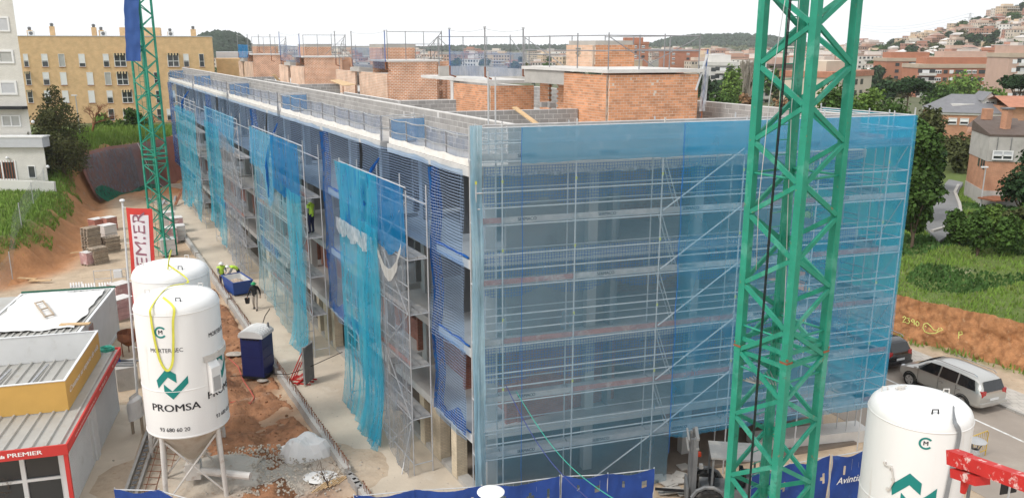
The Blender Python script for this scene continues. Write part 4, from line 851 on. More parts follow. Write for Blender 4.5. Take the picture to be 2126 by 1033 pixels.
# ================================================================== plant and huts on the site
mat('crane_green', (.018, .25, .165), .5, .16, 2.5, spec=.35, dirt=[((.09, .36, .27), .54, 1.2, .6), ((.012, .1, .07), .62, 2.4, .6), ((.26, .15, .08), .64, 6, .85)], soft=.07)
mat('dark_green', (.008, .1, .055), .5, .15, 2.5, spec=.4)
mat('rope_black', (.012, .012, .014), .7, .2, 3)
mat('banner_blue', (.035, .09, .28), .8, .15, 1)
mat('silo_white', (.76, .755, .74), .5, .05, 1, spec=.35, dirt=[((.5, .42, .33), .58, 1.6, .5), ((.33, .17, .08), .72, 3.6, .8)], streak=True, soft=.1)
mat('silo_cone', (.52, .47, .4), .7, .15, 1.5, dirt=((.35, .27, .2), .5, 1.5, .7), streak=True)
mat('silo_leg', (.6, .57, .53), .65, .12, 2, dirt=((.35, .25, .18), .55, 2.5, .7))
mat('teal', (.01, .21, .19), .6, .08, 2)
mat('strap_yellow', (.62, .6, .08), .7, .15, 3)
mat('strap_grey', (.24, .25, .26), .7, .15, 3)
mat('white_sheet', (.68, .69, .69), .6, .06, 1.2, dirt=((.5, .49, .46), .58, 1.5, .5))
mat('tarp_white', (.7, .69, .67), .7, .06, 1.5, bump=.5, bscale=3, dirt=((.55, .5, .42), .62, 1.3, .6))
mat('roof_metal', (.44, .43, .4), .55, .12, 1.2, metal=.25, dirt=((.35, .31, .26), .55, 1.4, .6))
mat('ochre', (.62, .37, .1), .6, .06, 1.5)
mat('sign_red', (.55, .045, .04), .55, .08, 2)
mat('paint_red', (.5, .028, .025), .55, .15, 3, dirt=[((.72, .6, .56), .56, 3.2, .85), ((.2, .05, .03), .62, 6, .6)], soft=.06)
mat('window_glass', (.03, .035, .04), .08, .0, 1, spec=.6)
mat('white_lettering', (.85, .85, .83), .7, 0)
mat('flag_red', (.62, .06, .05), .85, .08, 2)
mat('flag_white', (.74, .7, .72), .9, .06, 2)
mat('flag_mauve', (.3, .13, .17), .9, .1, 2)
mat('toilet_blue', (.012, .022, .12), .4, .12, 2, spec=.45)
mat('toilet_roof', (.7, .7, .68), .5, .08, 2, dirt=((.5, .48, .44), .6, 1.5, .5))
mat('skip_blue', (.03, .08, .3), .5, .15, 2, dirt=((.4, .38, .35), .62, 2, .6))
mat('skip_inside', (.6, .6, .58), .7, .15, 2)
mat('rubble', (.4, .32, .25), .95, .35, 3, bump=.6, bscale=10)
mat('stone_pale', (.5, .45, .38), .95, .2, 2, rnd=.25, bump=.5, bscale=10)
mat('wrap_pink', (.5, .3, .3), .5, .2, 2, spec=.4, rnd=.08, dirt=((.72, .62, .6), .5, 2.5, .8))
mat('wrap_white', (.66, .63, .6), .5, .12, 2, rnd=.06)
mat('brick_pack', (.42, .19, .15), .8, .2, 3)
mat('plastic_grey', (.4, .4, .4), .6, .1)
mat('machine_grey', (.16, .165, .17), .55, .2, 2, dirt=((.4, .37, .32), .58, 2, .7))
mat('canopy_grey', (.24, .24, .235), .6, .1, 2, dirt=((.38, .36, .33), .5, 1.5, .7))
mat('rubber', (.025, .025, .025), .9, .2, 3, dirt=((.2, .17, .14), .55, 3, .6))
mat('lamp_red', (.6, .06, .02), .4, 0)
mat('tarp_blue', (.02, .06, .26), .75, .2, 1.2, bump=.4, bscale=4, dirt=((.08, .16, .4), .58, 1.5, .6))
mat('hose_green', (.05, .35, .26), .6, .1)
mat('hose_navy', (.05, .06, .2), .6, .1)
mat('hose_red', (.45, .1, .07), .7, .1)
mat('hivis', (.5, .75, .08), .8, .1, 5)
mat('skin', (.32, .18, .12), .6, .05)
mat('cloth_navy', (.02, .025, .06), .9, .2, 5)
mat('cloth_black', (.02, .02, .022), .9, .2, 5)
mat('cloth_beige', (.4, .35, .3), .9, .15, 5)
mat('cloth_grey', (.25, .26, .27), .9, .15, 5)
mat('helmet_white', (.85, .85, .82), .35, 0)
mat('helmet_green', (.02, .3, .12), .35, 0)
mat('black_plastic', (.018, .018, .02), .5, .1)

# ---------------------------------------------------------------- tower cranes
def crane(label, c, w_, rz, chord, zn0, per, ztop, m1, m2, joint, ladder=True, zb=0.0, bar_=.11):
    T = thing('tower_crane', label, 'crane', (c[0], c[1], zb)); r_ = w_ / 2
    cor = [Vector((c[0], c[1], 0)) + Vector((math.cos(rz + math.pi / 2 * k), math.sin(rz + math.pi / 2 * k), 0)) * r_ * math.sqrt(2) for k in range(4)]   # front, right, back, left for rz=-90 deg
    for k, p in enumerate(cor):
        mb = MB(); mb.box(zp(p, zb), (chord, chord, ztop - zb), rz + math.pi / 4); mb.build('chord', m1, T)
    for k in range(4):
        p, q = cor[k], cor[(k + 1) % 4]; d = (q - p).normalized(); nrm = Vector((d.y, -d.x, 0)); z = zn0 - math.ceil((zn0 - zb) / per) * per; up = k % 2 == 0; z += per / 2 if k in (0, 3) else 0
        ph = 0 if k in (1, 3) else 1
        z = zn0 - per * math.ceil((zn0 - zb) / per + 1); side = 0; i = 0
        while z < ztop:
            a, b = (p, q) if (i + ph) % 2 == 0 else (q, p); z0_, z1_ = z, z + per / 2
            if z0_ > zb + .05 and z1_ < ztop and not any(abs((z0_ + z1_) / 2 - j) < .3 for j in joint):
                a_, b_ = a + (b - a).normalized() * chord * .5, b - (b - a).normalized() * chord * .5
                mb = MB(); mb.bar(zp(a_, z0_ + .05) + nrm * (chord * .3), zp(b_, z1_ - .05) + nrm * (chord * .3), bar_ * .6, bar_, nrm.cross((b - a).normalized())); mb.build('lattice_bar', m1 if k in (0, 3) else m2 if (i + ph) % 2 else m1, T)
            z = z1_; i += 1
    for j in joint:
        for p in cor:
            mb = MB(); mb.box(zp(p, j - .02), (chord * 1.18, chord * 1.18, .05), rz + math.pi / 4); mb.build('flange', 'rust', T)
            mb = MB(); mb.box(zp(p, j - .17), (chord * 1.08, chord * 1.08, .3), rz + math.pi / 4); mb.build('collar', m1, T)
            mb = MB(); mb.tube(zp(p + (p - Vector((c[0], c[1], 0))).normalized() * chord * .62, j + .09), zp(p + (p - Vector((c[0], c[1], 0))).normalized() * chord * .78, j + .09), .035, n=8); mb.build('bolt', 'rust', T)
        for k in range(4):
            for dz in (-.14, .2): mb = MB(); mb.bar(zp(cor[k], j + dz), zp(cor[(k + 1) % 4], j + dz), .06, .1); mb.build('joint_beam', m1, T)
    for z in ([joint[0] + .55, joint[0] - .55, joint[0] + 4.4] if joint else []):
        for k in range(4): mb = MB(); mb.tube(zp(cor[k], z), zp(cor[(k + 1) % 4], z), .03); mb.build('tie_tube', m1, T)
    if ladder:
        bk, lf = cor[2], cor[3]; d = (lf - bk).normalized(); o = bk + d * .2 + (cor[0] - bk).normalized() * .18; L_ = .42
        L = part('ladder', T, zp(o, zb))
        for e in (0, L_): mb = MB(); mb.tube(zp(o + d * e, zb), zp(o + d * e, ztop), .018); mb.build('ladder_rail', m1, L)
        z = zb + .3; rme = cyl_unit('rung', m1, 5)
        while z < ztop - .2: pipe(L, 'rung', zp(o, z), zp(o + d * L_, z), .013, rme); z += .36
    return T, cor
CC = Vector((UX(1641, 19.4, 11), 19.4, 0)); jz = ZV(752, 18.4)
CR, CCOR = crane('big green lattice tower crane mast standing before the right facade', CC, 1.42, rad(-101), .185, ZV(135, 19.3), 1.76, 30, 'crane_green', 'crane_green', [jz])
# landing inside the mast
mb = MB(); q = [CCOR[2], CCOR[3], (CCOR[3] + CCOR[0]) / 2]
for i in range(9):
    t = i / 8; a, b = CCOR[2].lerp(CCOR[3], .1 + .75 * t), CC.lerp(CCOR[3], .05 + .5 * t); mb.bar(zp(a, jz - 1.0), zp(b, jz - 1.0), .02, .04)
mb.build('landing_grate', 'galvanised', CR)
# hoist ropes down the mast
def hang(name, label, pts, r_, m_, cat, group=None, n=6):
    mb = MB(); mb.path(pts, r_, n); return tag(mb.build(name, m_, smooth=True), label, cat, group)
yc = 18.3
mb = MB()
for dx in (-.016, .014): mb.path([DP(u, v, yc) + Vector((dx, 0, 0)) for (u, v) in ((1650, -120), (1641, 0), (1622, 220), (1603, 420), (1590, 580), (1577, 740), (1566, 880), (1554, 1040), (1545, 1200))], .014, 6)
tag(mb.build('power_cable', 'rope_black'), 'thick black twin cable hanging down inside the big green crane mast', 'cable')
hang('hoist_rope', 'thin grey rope left of the thick cable in the big crane mast', [DP(u, v, yc + .5) for (u, v) in ((1640, -60), (1625, 30), (1597, 210), (1588, 300), (1575, 420), (1570, 560))], .009, 'tube_steel', 'rope')
hang('hoist_rope', 'thin grey rope close to the ladder in the big crane mast', [DP(u, v, yc + 1.0) for (u, v) in ((1664, -60), (1657, 40), (1648, 160), (1643, 230), (1636, 420), (1632, 560), (1622, 800), (1610, 1033))], .008, 'tube_steel', 'rope')
p2 = G(330, 535); C2 = Vector((UX(294, 60, 15) + .15, 60, 0))
CR2, C2C = crane('slimmer green tower crane far left, beside the far end of the block', (C2.x, C2.y), 1.15, rad(-62), .12, 10, 1.5, 32, 'crane_green', 'crane_green', [ZV(325, 60)], bar_=.07)
mb = MB(); dd = (C2C[3] - C2C[0]).normalized()
mb.grid(lambda u, v: (DP(lerp(257, 288, u) + lerp(-4, 8, 1 - v) * .6, lerp(127, -60, v), 59.0) + Vector((0, .12 * n3(u * 3, v * 8), 0)), (u, v)), 8, 30); tag(mb.build('crane_banner', 'banner_blue', recalc=False, smooth=True), 'dark blue banner hung on the upper mast of the slimmer green crane', 'banner')

# ---------------------------------------------------------------- silos
def logo_mark(c, r_, ang, z, w_, parent):
    up = [(893, 248), (955, 178), (1000, 212), (1000, 262), (958, 228), (900, 293)]; lo = [(932, 268), (975, 308), (1058, 228), (1058, 270), (975, 355), (932, 312)]
    k = w_ / 165.0
    for poly in (up, lo):
        bm_ = []; n = len(poly)
        # cut into short strips so that it follows the shell
        pts = [((x - 975) * k, -(y - 267) * k) for x, y in poly]
        quads = [(pts[0], pts[1], pts[4], pts[5]), (pts[1], pts[2], pts[3], pts[4])] if poly is up else [(pts[0], pts[1], pts[4], pts[5]), (pts[1], pts[2], pts[3], pts[4])]
        mb = MB()
        for a, b, c_, d_ in quads:
            def fn(u, v, a=a, b=b, c_=c_, d_=d_):
                x = lerp(lerp(a[0], b[0], u), lerp(d_[0], c_[0], u), v); y = lerp(lerp(a[1], b[1], u), lerp(d_[1], c_[1], u), v)
                return Vector((c[0] + (r_ + .008) * math.cos(ang + x / r_), c[1] + (r_ + .008) * math.sin(ang + x / r_), z + y))
            mb.grid(fn, 8, 4)
        mb.uv = None; mb.build('emblem', 'teal', parent, recalc=False)
def ring_mark(c, r_, ang, z, R0, parent):
    mb = MB()
    def fn(u, v):
        t = rad(38) + u * rad(284); q = R0 * (1 - .3 * v); x, y = q * math.cos(t), q * math.sin(t)
        return Vector((c[0] + (r_ + .008) * math.cos(ang + x / r_), c[1] + (r_ + .008) * math.sin(ang + x / r_), z + y))
    mb.grid(fn, 28, 1); mb.uv = None; mb.build('emblem', 'teal', parent, recalc=False)
    text_cyl('M', R0 * 1.0, c, r_, ang, z, 'emblem_letter', 'ink', parent, .004)
def silo(label, c, r_, z0, z1, zc, camang, zg=0.0, legrot=.4, letters=True, cone=True):
    T = thing('mortar_silo', label, 'silo', (c[0], c[1], zg), 'white mortar silos')
    mb = MB(); mb.lathe([(r_, z0), (r_, z1 - .38), (r_ * .985, z1 - .3), (r_ * .95, z1 - .2), (r_ * .87, z1 - .1), (r_ * .7, z1 - .03), (r_ * .45, z1 + .03), (r_ * .2, z1 + .06), (.001, z1 + .07)], c, 48); mb.build('shell', 'silo_white', T, smooth=40)
    for z in (z1 - .4, z0 + (z1 - z0) * .36, z0 + .04): mb = MB(); mb.lathe([(r_, z - .018), (r_ + .012, z - .01), (r_ + .012, z + .01), (r_, z + .018)], c, 48); mb.build('weld_seam', 'silo_white', T, smooth=True)
    mb = MB(); mb.lathe([(r_, z0), (r_ * .98, z0 - .03), (.2, zc), (.2, zc - .25)], c, 32); mb.build('cone', 'silo_cone', T, smooth=30)
    legs = []
    for k in range(4):
        a = legrot + k * math.pi / 2; p = Vector((c[0] + (r_ - .1) * math.cos(a), c[1] + (r_ - .1) * math.sin(a), 0)); q = Vector((c[0] + (r_ + .02) * math.cos(a), c[1] + (r_ + .02) * math.sin(a), 0)); legs.append((p, q))
        mb = MB(); mb.tube(zp(q, zg), zp(p, z0 + .02), .085, n=10); mb.build('leg', 'silo_leg', T, smooth=40)
        mb = MB(); mb.box(zp(q, zg), (.3, .3, .03), a); mb.build('foot_plate', 'silo_leg', T)
    for k in range(4):
        (p, q), (p_, q_) = legs[k], legs[(k + 1) % 4]
        for a, b in ((zp(q, zg + .25), zp(p_, z0 - .15)), (zp(p, z0 - .15), zp(q_, zg + .25))): mb = MB(); mb.tube(a, b, .035); mb.build('cross_brace', 'silo_leg', T)
    for k in (0, 1, 2): a = camang + rad(20) + k * 2.1; q = Vector((c[0] + r_ * .72 * math.cos(a), c[1] + r_ * .72 * math.sin(a), z1 - .03)); mb = MB(); mb.path([q + Vector((-.08, 0, -.04)), q + Vector((-.07, 0, .1)), q + Vector((.07, 0, .1)), q + Vector((.08, 0, -.04))], .02, 6); mb.build('lifting_eye', 'black_plastic' if k == 0 else 'silo_leg', T)
    if letters:
        H_ = z1 - z0
        logo_mark(c, r_, camang, z0 + H_ * .42, 1.02, T); ring_mark(c, r_, camang - .14, z0 + H_ * .80, .2, T)
        text_cyl('MORTER SEC', .2, c, r_, camang - .06, z0 + H_ * .665, 'lettering', 'ink', T, 0, width=1.06); text_cyl('PROMSA', .36, c, r_, camang + .0, z0 + H_ * .235, 'lettering', 'ink', T, .008, width=1.62); text_cyl('93 680 60 20', .2, c, r_, camang - .06, z0 + H_ * .07, 'lettering', 'ink', T, .002, width=1.0)
        a2 = camang + rad(78)
        logo_mark(c, r_, a2, z0 + H_ * .47, 1.0, T); text_cyl('PROMSA', .36, c, r_, a2, z0 + H_ * .28, 'lettering', 'ink', T, .008, width=1.5); text_cyl('MORTER SEC', .22, c, r_, a2, z0 + H_ * .72, 'lettering', 'ink', T, .004, width=1.0); text_cyl('93 680 60 20', .2, c, r_, a2, z0 + H_ * .1, 'lettering', 'ink', T, .002, width=1.0)
    return T
def on_shell(c, r_, ang, z, lift=.03): return Vector((c[0] + (r_ + lift) * math.cos(ang), c[1] + (r_ + lift) * math.sin(ang), z))
def camdir(c, u=None): return math.atan2(-c[1], -c[0])
Y1 = 26.4; S1 = (UX(376, Y1, 5.5), Y1, 0); r1 = 1.36
z0_, z1_ = ZV(898, Y1 - .9), ZV(606, Y1)
SL1 = silo('front white mortar silo with teal emblem and a yellow strap looped over it', S1, r1, z0_, z1_, 1.35, camdir(S1) - rad(17), legrot=camdir(S1) + rad(45))
# discharge pump below it and the band with the chute
mb = MB(); mb.path([Vector((S1[0] - .3, S1[1], .85)), Vector((S1[0] + 2.1, S1[1] - .3, .75))], .14, 10); mb.box((S1[0], S1[1], .55), (.5, .45, .6), .2); mb.build('mixer', 'silo_leg', SL1)
a_ = camdir(S1) + rad(28); mb = MB(); mb.lathe([(r1 + .0, -.1), (r1 + .07, -.1), (r1 + .07, .1), (r1, .1)], (S1[0], S1[1], lerp(z0_, z1_, .56)), 20, a0=a_, a1=a_ + rad(120)); mb.build('belt', 'silo_leg', SL1)
er = Vector((math.cos(a_ + .22), math.sin(a_ + .22), 0)); et = Vector((-er.y, er.x, 0)); b_ = Vector(S1) + er * r1
mb = MB(); mb.extr([b_ - et * .2 + Vector((0, 0, lerp(z0_, z1_, .30))), b_ - et * .2 + Vector((0, 0, lerp(z0_, z1_, .54))), b_ - et * .2 + er * .18 + Vector((0, 0, lerp(z0_, z1_, .49))), b_ - et * .2 + er * .18 + Vector((0, 0, lerp(z0_, z1_, .30)))], et * .4); mb.build('chute_box', 'silo_white', SL1)
mb = MB(); mb.obox(b_ - et * .15 + er * .183 + Vector((0, 0, lerp(z0_, z1_, .315))), et * .3, er * .01, (0, 0, .5)); mb.build('chute_door', 'plastic_grey', SL1)
# yellow lifting strap: from the rear silo's eye over the dome, looped down the front
ca = camdir(S1)
Y2 = 29.6; S2 = (UX(361, Y2, 6), Y2, 0); z2_ = ZV(546, Y2)
pts = [Vector((S2[0] + .25, S2[1] - .7, z2_ + .12)), Vector((S1[0] + .1, S1[1] + .9, z1_ + .12)), Vector((S1[0] - .35, S1[1] + .2, z1_ + .1)), on_shell(S1, r1 * .93, ca - .62, z1_ - .1), on_shell(S1, r1, ca - .62, z1_ - .5), on_shell(S1, r1, ca - .58, z1_ - 1.3), on_shell(S1, r1, ca - .5, z1_ - 1.95), on_shell(S1, r1, ca - .36, z1_ - 2.25), on_shell(S1, r1, ca - .23, z1_ - 2.0), on_shell(S1, r1, ca - .16, z1_ - 1.3), on_shell(S1, r1, ca - .12, z1_ - .6), on_shell(S1, r1 * .93, ca - .08, z1_ - .15), Vector((S1[0] - .1, S1[1] - .75, z1_ + .05))]
def ribbon(name, label, pts, w_, m_, cat, sub=6):
    P_ = [Vector(p) for p in pts]; sm = []
    for i in range(len(P_) - 1):
        p0, p1, p2_, p3 = P_[max(i - 1, 0)], P_[i], P_[i + 1], P_[min(i + 2, len(P_) - 1)]
        for k in range(sub):
            t = k / sub; sm.append(.5 * ((2 * p1) + (p2_ - p0) * t + (2 * p0 - 5 * p1 + 4 * p2_ - p3) * t * t + (3 * p1 - p0 - 3 * p2_ + p3) * t ** 3))
    sm.append(P_[-1]); mb = MB()
    for a, b in zip(sm[:-1], sm[1:]):
        cen = Vector(S1); up = Vector((a.x - cen.x, a.y - cen.y, .6)); mb.bar(a, b + (b - a) * .15, w_, .012, up)
    return tag(mb.build(name, m_, smooth=False), label, cat)
ribbon('lifting_strap', 'yellow lifting strap looped down the front of the foremost silo', pts, .075, 'strap_yellow', 'strap')
SL2 = silo('white mortar silo standing behind the one with the yellow strap', S2, 1.36, z2_ - 4.3, z2_, 1.5, camdir(S2), legrot=rad(35), letters=False)
ribbon('lifting_strap', 'short yellow strap standing up from the roof of the rear silo', [Vector((S2[0] + .2, S2[1] - .2, z2_ + .55)), Vector((S2[0] + .25, S2[1] - .6, z2_ + .3)), Vector((S2[0] + .3, S2[1] - .9, z2_ + .02))], .09, 'strap_yellow', 'strap')
Y3 = 19.4; S3 = (UX(1897, Y3, 5), Y3, 0); z3_ = ZV(824, Y3); r3 = 1.23
SL3 = silo('white mortar silo at the lower right with a grey strap, near the parked cars', S3, r3, z3_ - 4.1, z3_, 1.0, camdir(S3) + rad(2), legrot=rad(15), letters=False)
c3 = camdir(S3); ring_mark(S3, r3, c3 + rad(10), ZV(921, Y3 - 1.2), .16, SL3); logo_mark(S3, r3, c3 + rad(4), ZV(1030, Y3 - 1.2), 1.05, SL3); text_cyl('PROMSA', .34, S3, r3, c3 + rad(2), ZV(1120, Y3 - 1.2), 'lettering', 'ink', SL3, .02, width=1.5)
ribbon_pts = [Vector((S3[0] + .55, S3[1] - .55, z3_ - .02)), on_shell(S3, r3 * .95, c3 + rad(40), z3_ - .12), on_shell(S3, r3, c3 + rad(46), z3_ - .45), on_shell(S3, r3, c3 + rad(42), z3_ - 1.5), on_shell(S3, r3, c3 + rad(37), z3_ - 3.2)]
S1b = S1; S1 = S3; ribbon('lifting_strap', 'dark grey strap hanging down the right-hand silo', ribbon_pts, .12, 'strap_grey', 'strap'); S1 = S1b
mb = MB(); mb.box((S3[0] - .35, S3[1] + .4, z3_ + .02), (.14, .1, .1), .4); mb.tube((S3[0] - .5, S3[1] + .4, z3_ + .07), (S3[0] - .2, S3[1] + .45, z3_ + .12), .025); mb.build('inlet_valve', 'silo_leg', SL3)
mb = MB(); a_ = c3 - rad(30)
for t, z in ((0, 0), (.12, -.05), (.2, -.35), (.12, -.65)): p = on_shell(S3, r3, a_ + t, ZV(985, Y3 - 1.2) + z, .02); mb.box(p, (.1, .06, .07), a_)
mb.path([on_shell(S3, r3, a_ + t, ZV(985, Y3 - 1.2) + z, .05) for t, z in ((0, 0), (.15, 0), (.22, -.35), (.14, -.65))], .02, 6); mb.build('fitting', 'silo_leg', SL3)

# ---------------------------------------------------------------- sales hut with red fascia and ochre upstand
ZR_ = 2.85
A_ = G(136, 922, ZR_); B_ = G(247, 722, ZR_); ed = (B_ - A_).normalized(); eL = (B_ - A_).length; en = Vector((-ed.y, ed.x, 0))
if en.x > 0: en = -en                      # points left, away from the walkway
HW = 6.5
def Hh(t, w_, z=0.0): return zp(A_, 0) + ed * t + en * w_ + Vector((0, 0, z))
HT = thing('sales_hut', 'low sales hut with corrugated roof, red fascia and ochre sign box at lower left', 'hut', Hh(eL / 2, 2, 0))
def hbox(name, t0, t1, w0, w1, z0, z1, m_, parent=None): mb = MB(); mb.obox(Hh(t0, w0, z0), ed * (t1 - t0), en * (w1 - w0), (0, 0, z1 - z0)); return mb.build(name, m_, parent or HT)
hbox('roof', .0, eL, .0, HW, ZR_ - .12, ZR_ - .05, 'roof_metal')
n_ = int(HW / .42)
mer = MB(); mer.extr([Vector((0, -.06, 0)), Vector((0, .06, 0)), Vector((0, .03, .075)), Vector((0, -.03, .075))], (1, 0, 0)); rib_me = bpy.data.meshes.new('roof_rib'); rib_me.from_pydata(mer.v, [], mer.f); rib_me.materials.append(M['roof_metal'])
ang_n = math.atan2(en.y, en.x)
for i in range(n_): piece(rib_me, 'roof_rib', HT, Hh(.05, .2 + i * .42, ZR_ - .05), math.atan2(ed.y, ed.x), (eL - .1, 1, 1))
hbox('fascia', -.04, eL + .04, -.06, .0, ZR_ - .3, ZR_ + .03, 'sign_red'); hbox('fascia', -.06, .0, -.06, HW, ZR_ - .33, ZR_ + .03, 'sign_red')
hbox('fascia', eL, eL + .06, -.06, HW * .5, ZR_ - .2, ZR_ + .03, 'sign_red')
hbox('corner_post', -.03, .09, -.02, .1, 0, ZR_ - .3, 'sign_red')
hbox('wall', .35, eL - .05, .28, .34, .0, ZR_ - .13, 'white_sheet')
hbox('wall', .9, .96, .35, HW, .0, ZR_ - .13, 'window_glass')
for w_ in (.38, 1.55, 2.7, 3.9, 5.0): hbox('window_post', .82, .9, w_, w_ + .14, 0, ZR_ - .13, 'white_sheet')
for z in (.15, 1.25, 2.35): hbox('window_rail', .83, .89, .5, HW, z, z + .1, 'white_sheet')
for (t0, t1) in ((.55, eL * .42), (eL * .55, eL - .25)):            # lattice grilles
    g_ = part('lattice_grille', HT, Hh((t0 + t1) / 2, .26, 1.2)); hbox('panel', t0, t1, .262, .276, .15, ZR_ - .4, 'plastic_grey', g_)
    mb = MB(); k = 0; st = .13; W_ = t1 - t0; Hh_ = ZR_ - .55
    x = -Hh_
    while x < W_:
        for sgn in (1, -1):
            xa, xb = x, x + Hh_ * .6; za, zb_ = .15, .15 + Hh_
            if xa < 0: za += (0 - xa) / .6; xa = 0
            if xb > W_: zb_ -= (xb - W_) / .6; xb = W_
            if xb > xa + .02:
                if sgn < 0: za, zb_ = .3 + Hh_ - za, .3 + Hh_ - zb_
                mb.bar(Hh(t0 + xa, .245, za), Hh(t0 + xb, .245, zb_), .018, .022, en)
        x += st
    mb.build('lattice', 'white_sheet', g_)['kind'] = 'stuff'
    for tt in (t0, t1): mb = MB(); mb.bar(Hh(tt, .24, .1), Hh(tt, .24, ZR_ - .35), .07, .05, en); mb.build('grille_frame', 'white_sheet', g_)
for tt, z in ((0.3, 0), (eL * .485, 0)): hbox('pier', tt, tt + (.22 if tt < 1 else .5), .2, .3, 0, ZR_ - .3, 'white_sheet')
# lettering on the fascia
text_flat('PREMIER', .2, Hh(-.062, 1.2, ZR_ - .15), -en, (0, 0, 1), 'lettering', 'white_lettering', HT, .006, width=1.0)
mb = MB()
for i, h in enumerate((.09, .13, .07, .11, .08)): mb.obox(Hh(-.066, 2.0 - i * .055, ZR_ - .22), en * .045, -ed * .004, (0, 0, h))
mb.build('emblem', 'white_lettering', HT)
text_flat('www.premierinmobiliaria.es', .11, Hh(eL * .28, -.062, ZR_ - .15), ed, (0, 0, 1), 'lettering', 'white_lettering', HT, 0, width=eL * .36)
text_flat('93 258 03 77', .15, Hh(eL * .6, -.062, ZR_ - .14), ed, (0, 0, 1), 'lettering', 'white_lettering', HT, .002, width=eL * .15)
text_flat('93 7 03 063', .15, Hh(eL * .86, -.062, ZR_ - .14), ed, (0, 0, 1), 'lettering', 'white_lettering', HT, .002, width=eL * .14)
# ochre sign box standing on the roof
q1, q2 = G(143, 850, ZR_), G(214, 738, ZR_); t1_ = (q1 - A_).dot(ed); t2_ = (q2 - A_).dot(ed); w1_ = (q1 - A_).dot(en); zs_ = ZV(790, q1.y)
hbox('sign_panel', t1_, t2_, w1_, w1_ + .05, ZR_ - .02, zs_, 'ochre'); hbox('sign_panel', t1_, t1_ + .05, w1_ + .05, HW, ZR_ - .02, zs_, 'ochre')
hbox('sign_back', t2_ - .05, t2_, w1_ + .05, HW, ZR_ - .02, zs_, 'white_sheet'); hbox('sign_lining', t1_ + .055, t2_ - .05, w1_ + .055, w1_ + .065, ZR_, zs_ - .02, 'white_sheet')
for (t0, t3, w0, w3) in ((t1_ - .02, t2_ + .02, w1_ - .02, w1_ + .07), (t1_ - .02, t1_ + .07, w1_ + .07, HW), (t2_ - .07, t2_ + .02, w1_ + .07, HW)): hbox('sign_cap', t0, t3, w0, w3, zs_, zs_ + .03, 'white_sheet')
text_flat('Creamos su espacio de vida', .3, Hh((t1_ + t2_) / 2, w1_ - .002, (ZR_ + zs_) / 2 + .02), ed, (0, 0, 1), 'lettering', 'white_lettering', HT, .008, .35, width=(t2_ - t1_) * .86)
for i in range(3): mb = MB(); mb.bar(Hh(t1_ + .3, w1_ + .8 + i * 1.3, ZR_ + .06), Hh(t2_ - .4 - i * .2, w1_ + .55 + i * 1.3, ZR_ + .06), .09, .05); mb.build('roof_bar', 'galvanised', HT)
mb = MB(); c_ = Hh(eL - .35, .4, ZR_ + .04)
for i in range(7): mb.path([c_ + Vector((.3 * math.cos(a) * R.uniform(.8, 1.2), .22 * math.sin(a) * R.uniform(.8, 1.2), .03 + .02 * i)) for a in [k * .7 for k in range(9)]], .022, 5, closed=True)
tag(mb.build('rope_coil', 'hose_green'), 'coil of dark green rope on the far corner of the sales hut roof', 'rope')
# paved walkway beside the hut
mb = MB(); mb.prism([(p.x, p.y) for p in (Hh(-1.5, -1.25), Hh(-1.5, HW), Hh(eL + .5, HW), Hh(eL + .5, -1.0))], -.1, .02); struct('hut_walkway', mb, 'concrete_slab')

# ---------------------------------------------------------------- white site cabin, planks and sheets on the roofs
ZC_ = 2.6
nr, fr_, fl = G(163, 690, ZC_), G(237, 597, ZC_), G(132, 602, ZC_)
cd_ = (fr_ - nr); cL = cd_.length; cd_ = cd_ / cL; cn_ = Vector((-cd_.y, cd_.x, 0)); cn_ = -cn_ if cn_.x > 0 else cn_
CW = 4.6
def Cb(t, w_, z=0.0): return zp(nr, 0) + cd_ * t + cn_ * w_ + Vector((0, 0, z))
def cbox(name, par, t0, t1, w0, w1, z0, z1, m_): mb = MB(); mb.obox(Cb(t0, w0, z0), cd_ * (t1 - t0), cn_ * (w1 - w0), (0, 0, z1 - z0)); return mb.build(name, m_, par)
CT = thing('site_cabin', 'white site cabin behind the sales hut with a white tarpaulin on its roof', 'cabin', Cb(cL / 2, CW / 2))
cbox('body', CT, 0, cL, 0, CW, .1, ZC_ - .1, 'white_sheet'); cbox('roof', CT, .05, cL - .05, .05, CW - .05, ZC_ - .1, ZC_ - .06, 'roof_metal')
for (t0, t1, w0, w1) in ((-.02, cL + .02, -.03, .1), (-.02, cL + .02, CW - .1, CW + .03), (-.03, .1, .1, CW - .1), (cL - .1, cL + .03, .1, CW - .1)): cbox('roof_frame', CT, t0, t1, w0, w1, ZC_ - .22, ZC_, 'white_sheet')
for t in (0.0, cL - .1): cbox('corner_post', CT, t - .02, t + .12, -.025, .1, .1, ZC_ - .22, 'white_sheet')
cbox('base_rail', CT, -.02, cL + .02, -.03, .1, .02, .2, 'white_sheet')
for i in range(int(CW / .3)): cbox('roof_rib', CT, .1, cL - .1, .15 + i * .3, .23 + i * .3, ZC_ - .06, ZC_ + .0, 'roof_metal')
for i in range(6): cbox('vent_slat', CT, 1.6 + i * .14, 1.67 + i * .14, -.035, -.028, 1.7, 2.3, 'toe_red')
cbox('name_plate', CT, -.035, -.031, 1.4, 2.4, ZC_ - .2, ZC_ - .04, 'strap_yellow')
text_flat('03304', .16, Cb(-.032, .75, ZC_ - .12), -cn_, (0, 0, 1), 'lettering', 'ink', CT, .004)
cbox('gutter', CT, cL + .03, cL + .15, -.05, CW, ZC_ - .02, ZC_ + .08, 'dark_green')
mb = MB(); mb.grid(lambda u, v: (Cb(lerp(.7, cL - .35, v) + .18 * n3(u * 4, v * 4), lerp(.35, CW - .25, u) + .22 * n3(u * 3 + 5, v * 5), ZC_ + .03 + .07 * abs(n3(u * 7, v * 7)) + .06 * n3(u * 2, v * 2, 4)), (u, v)), 40, 30)
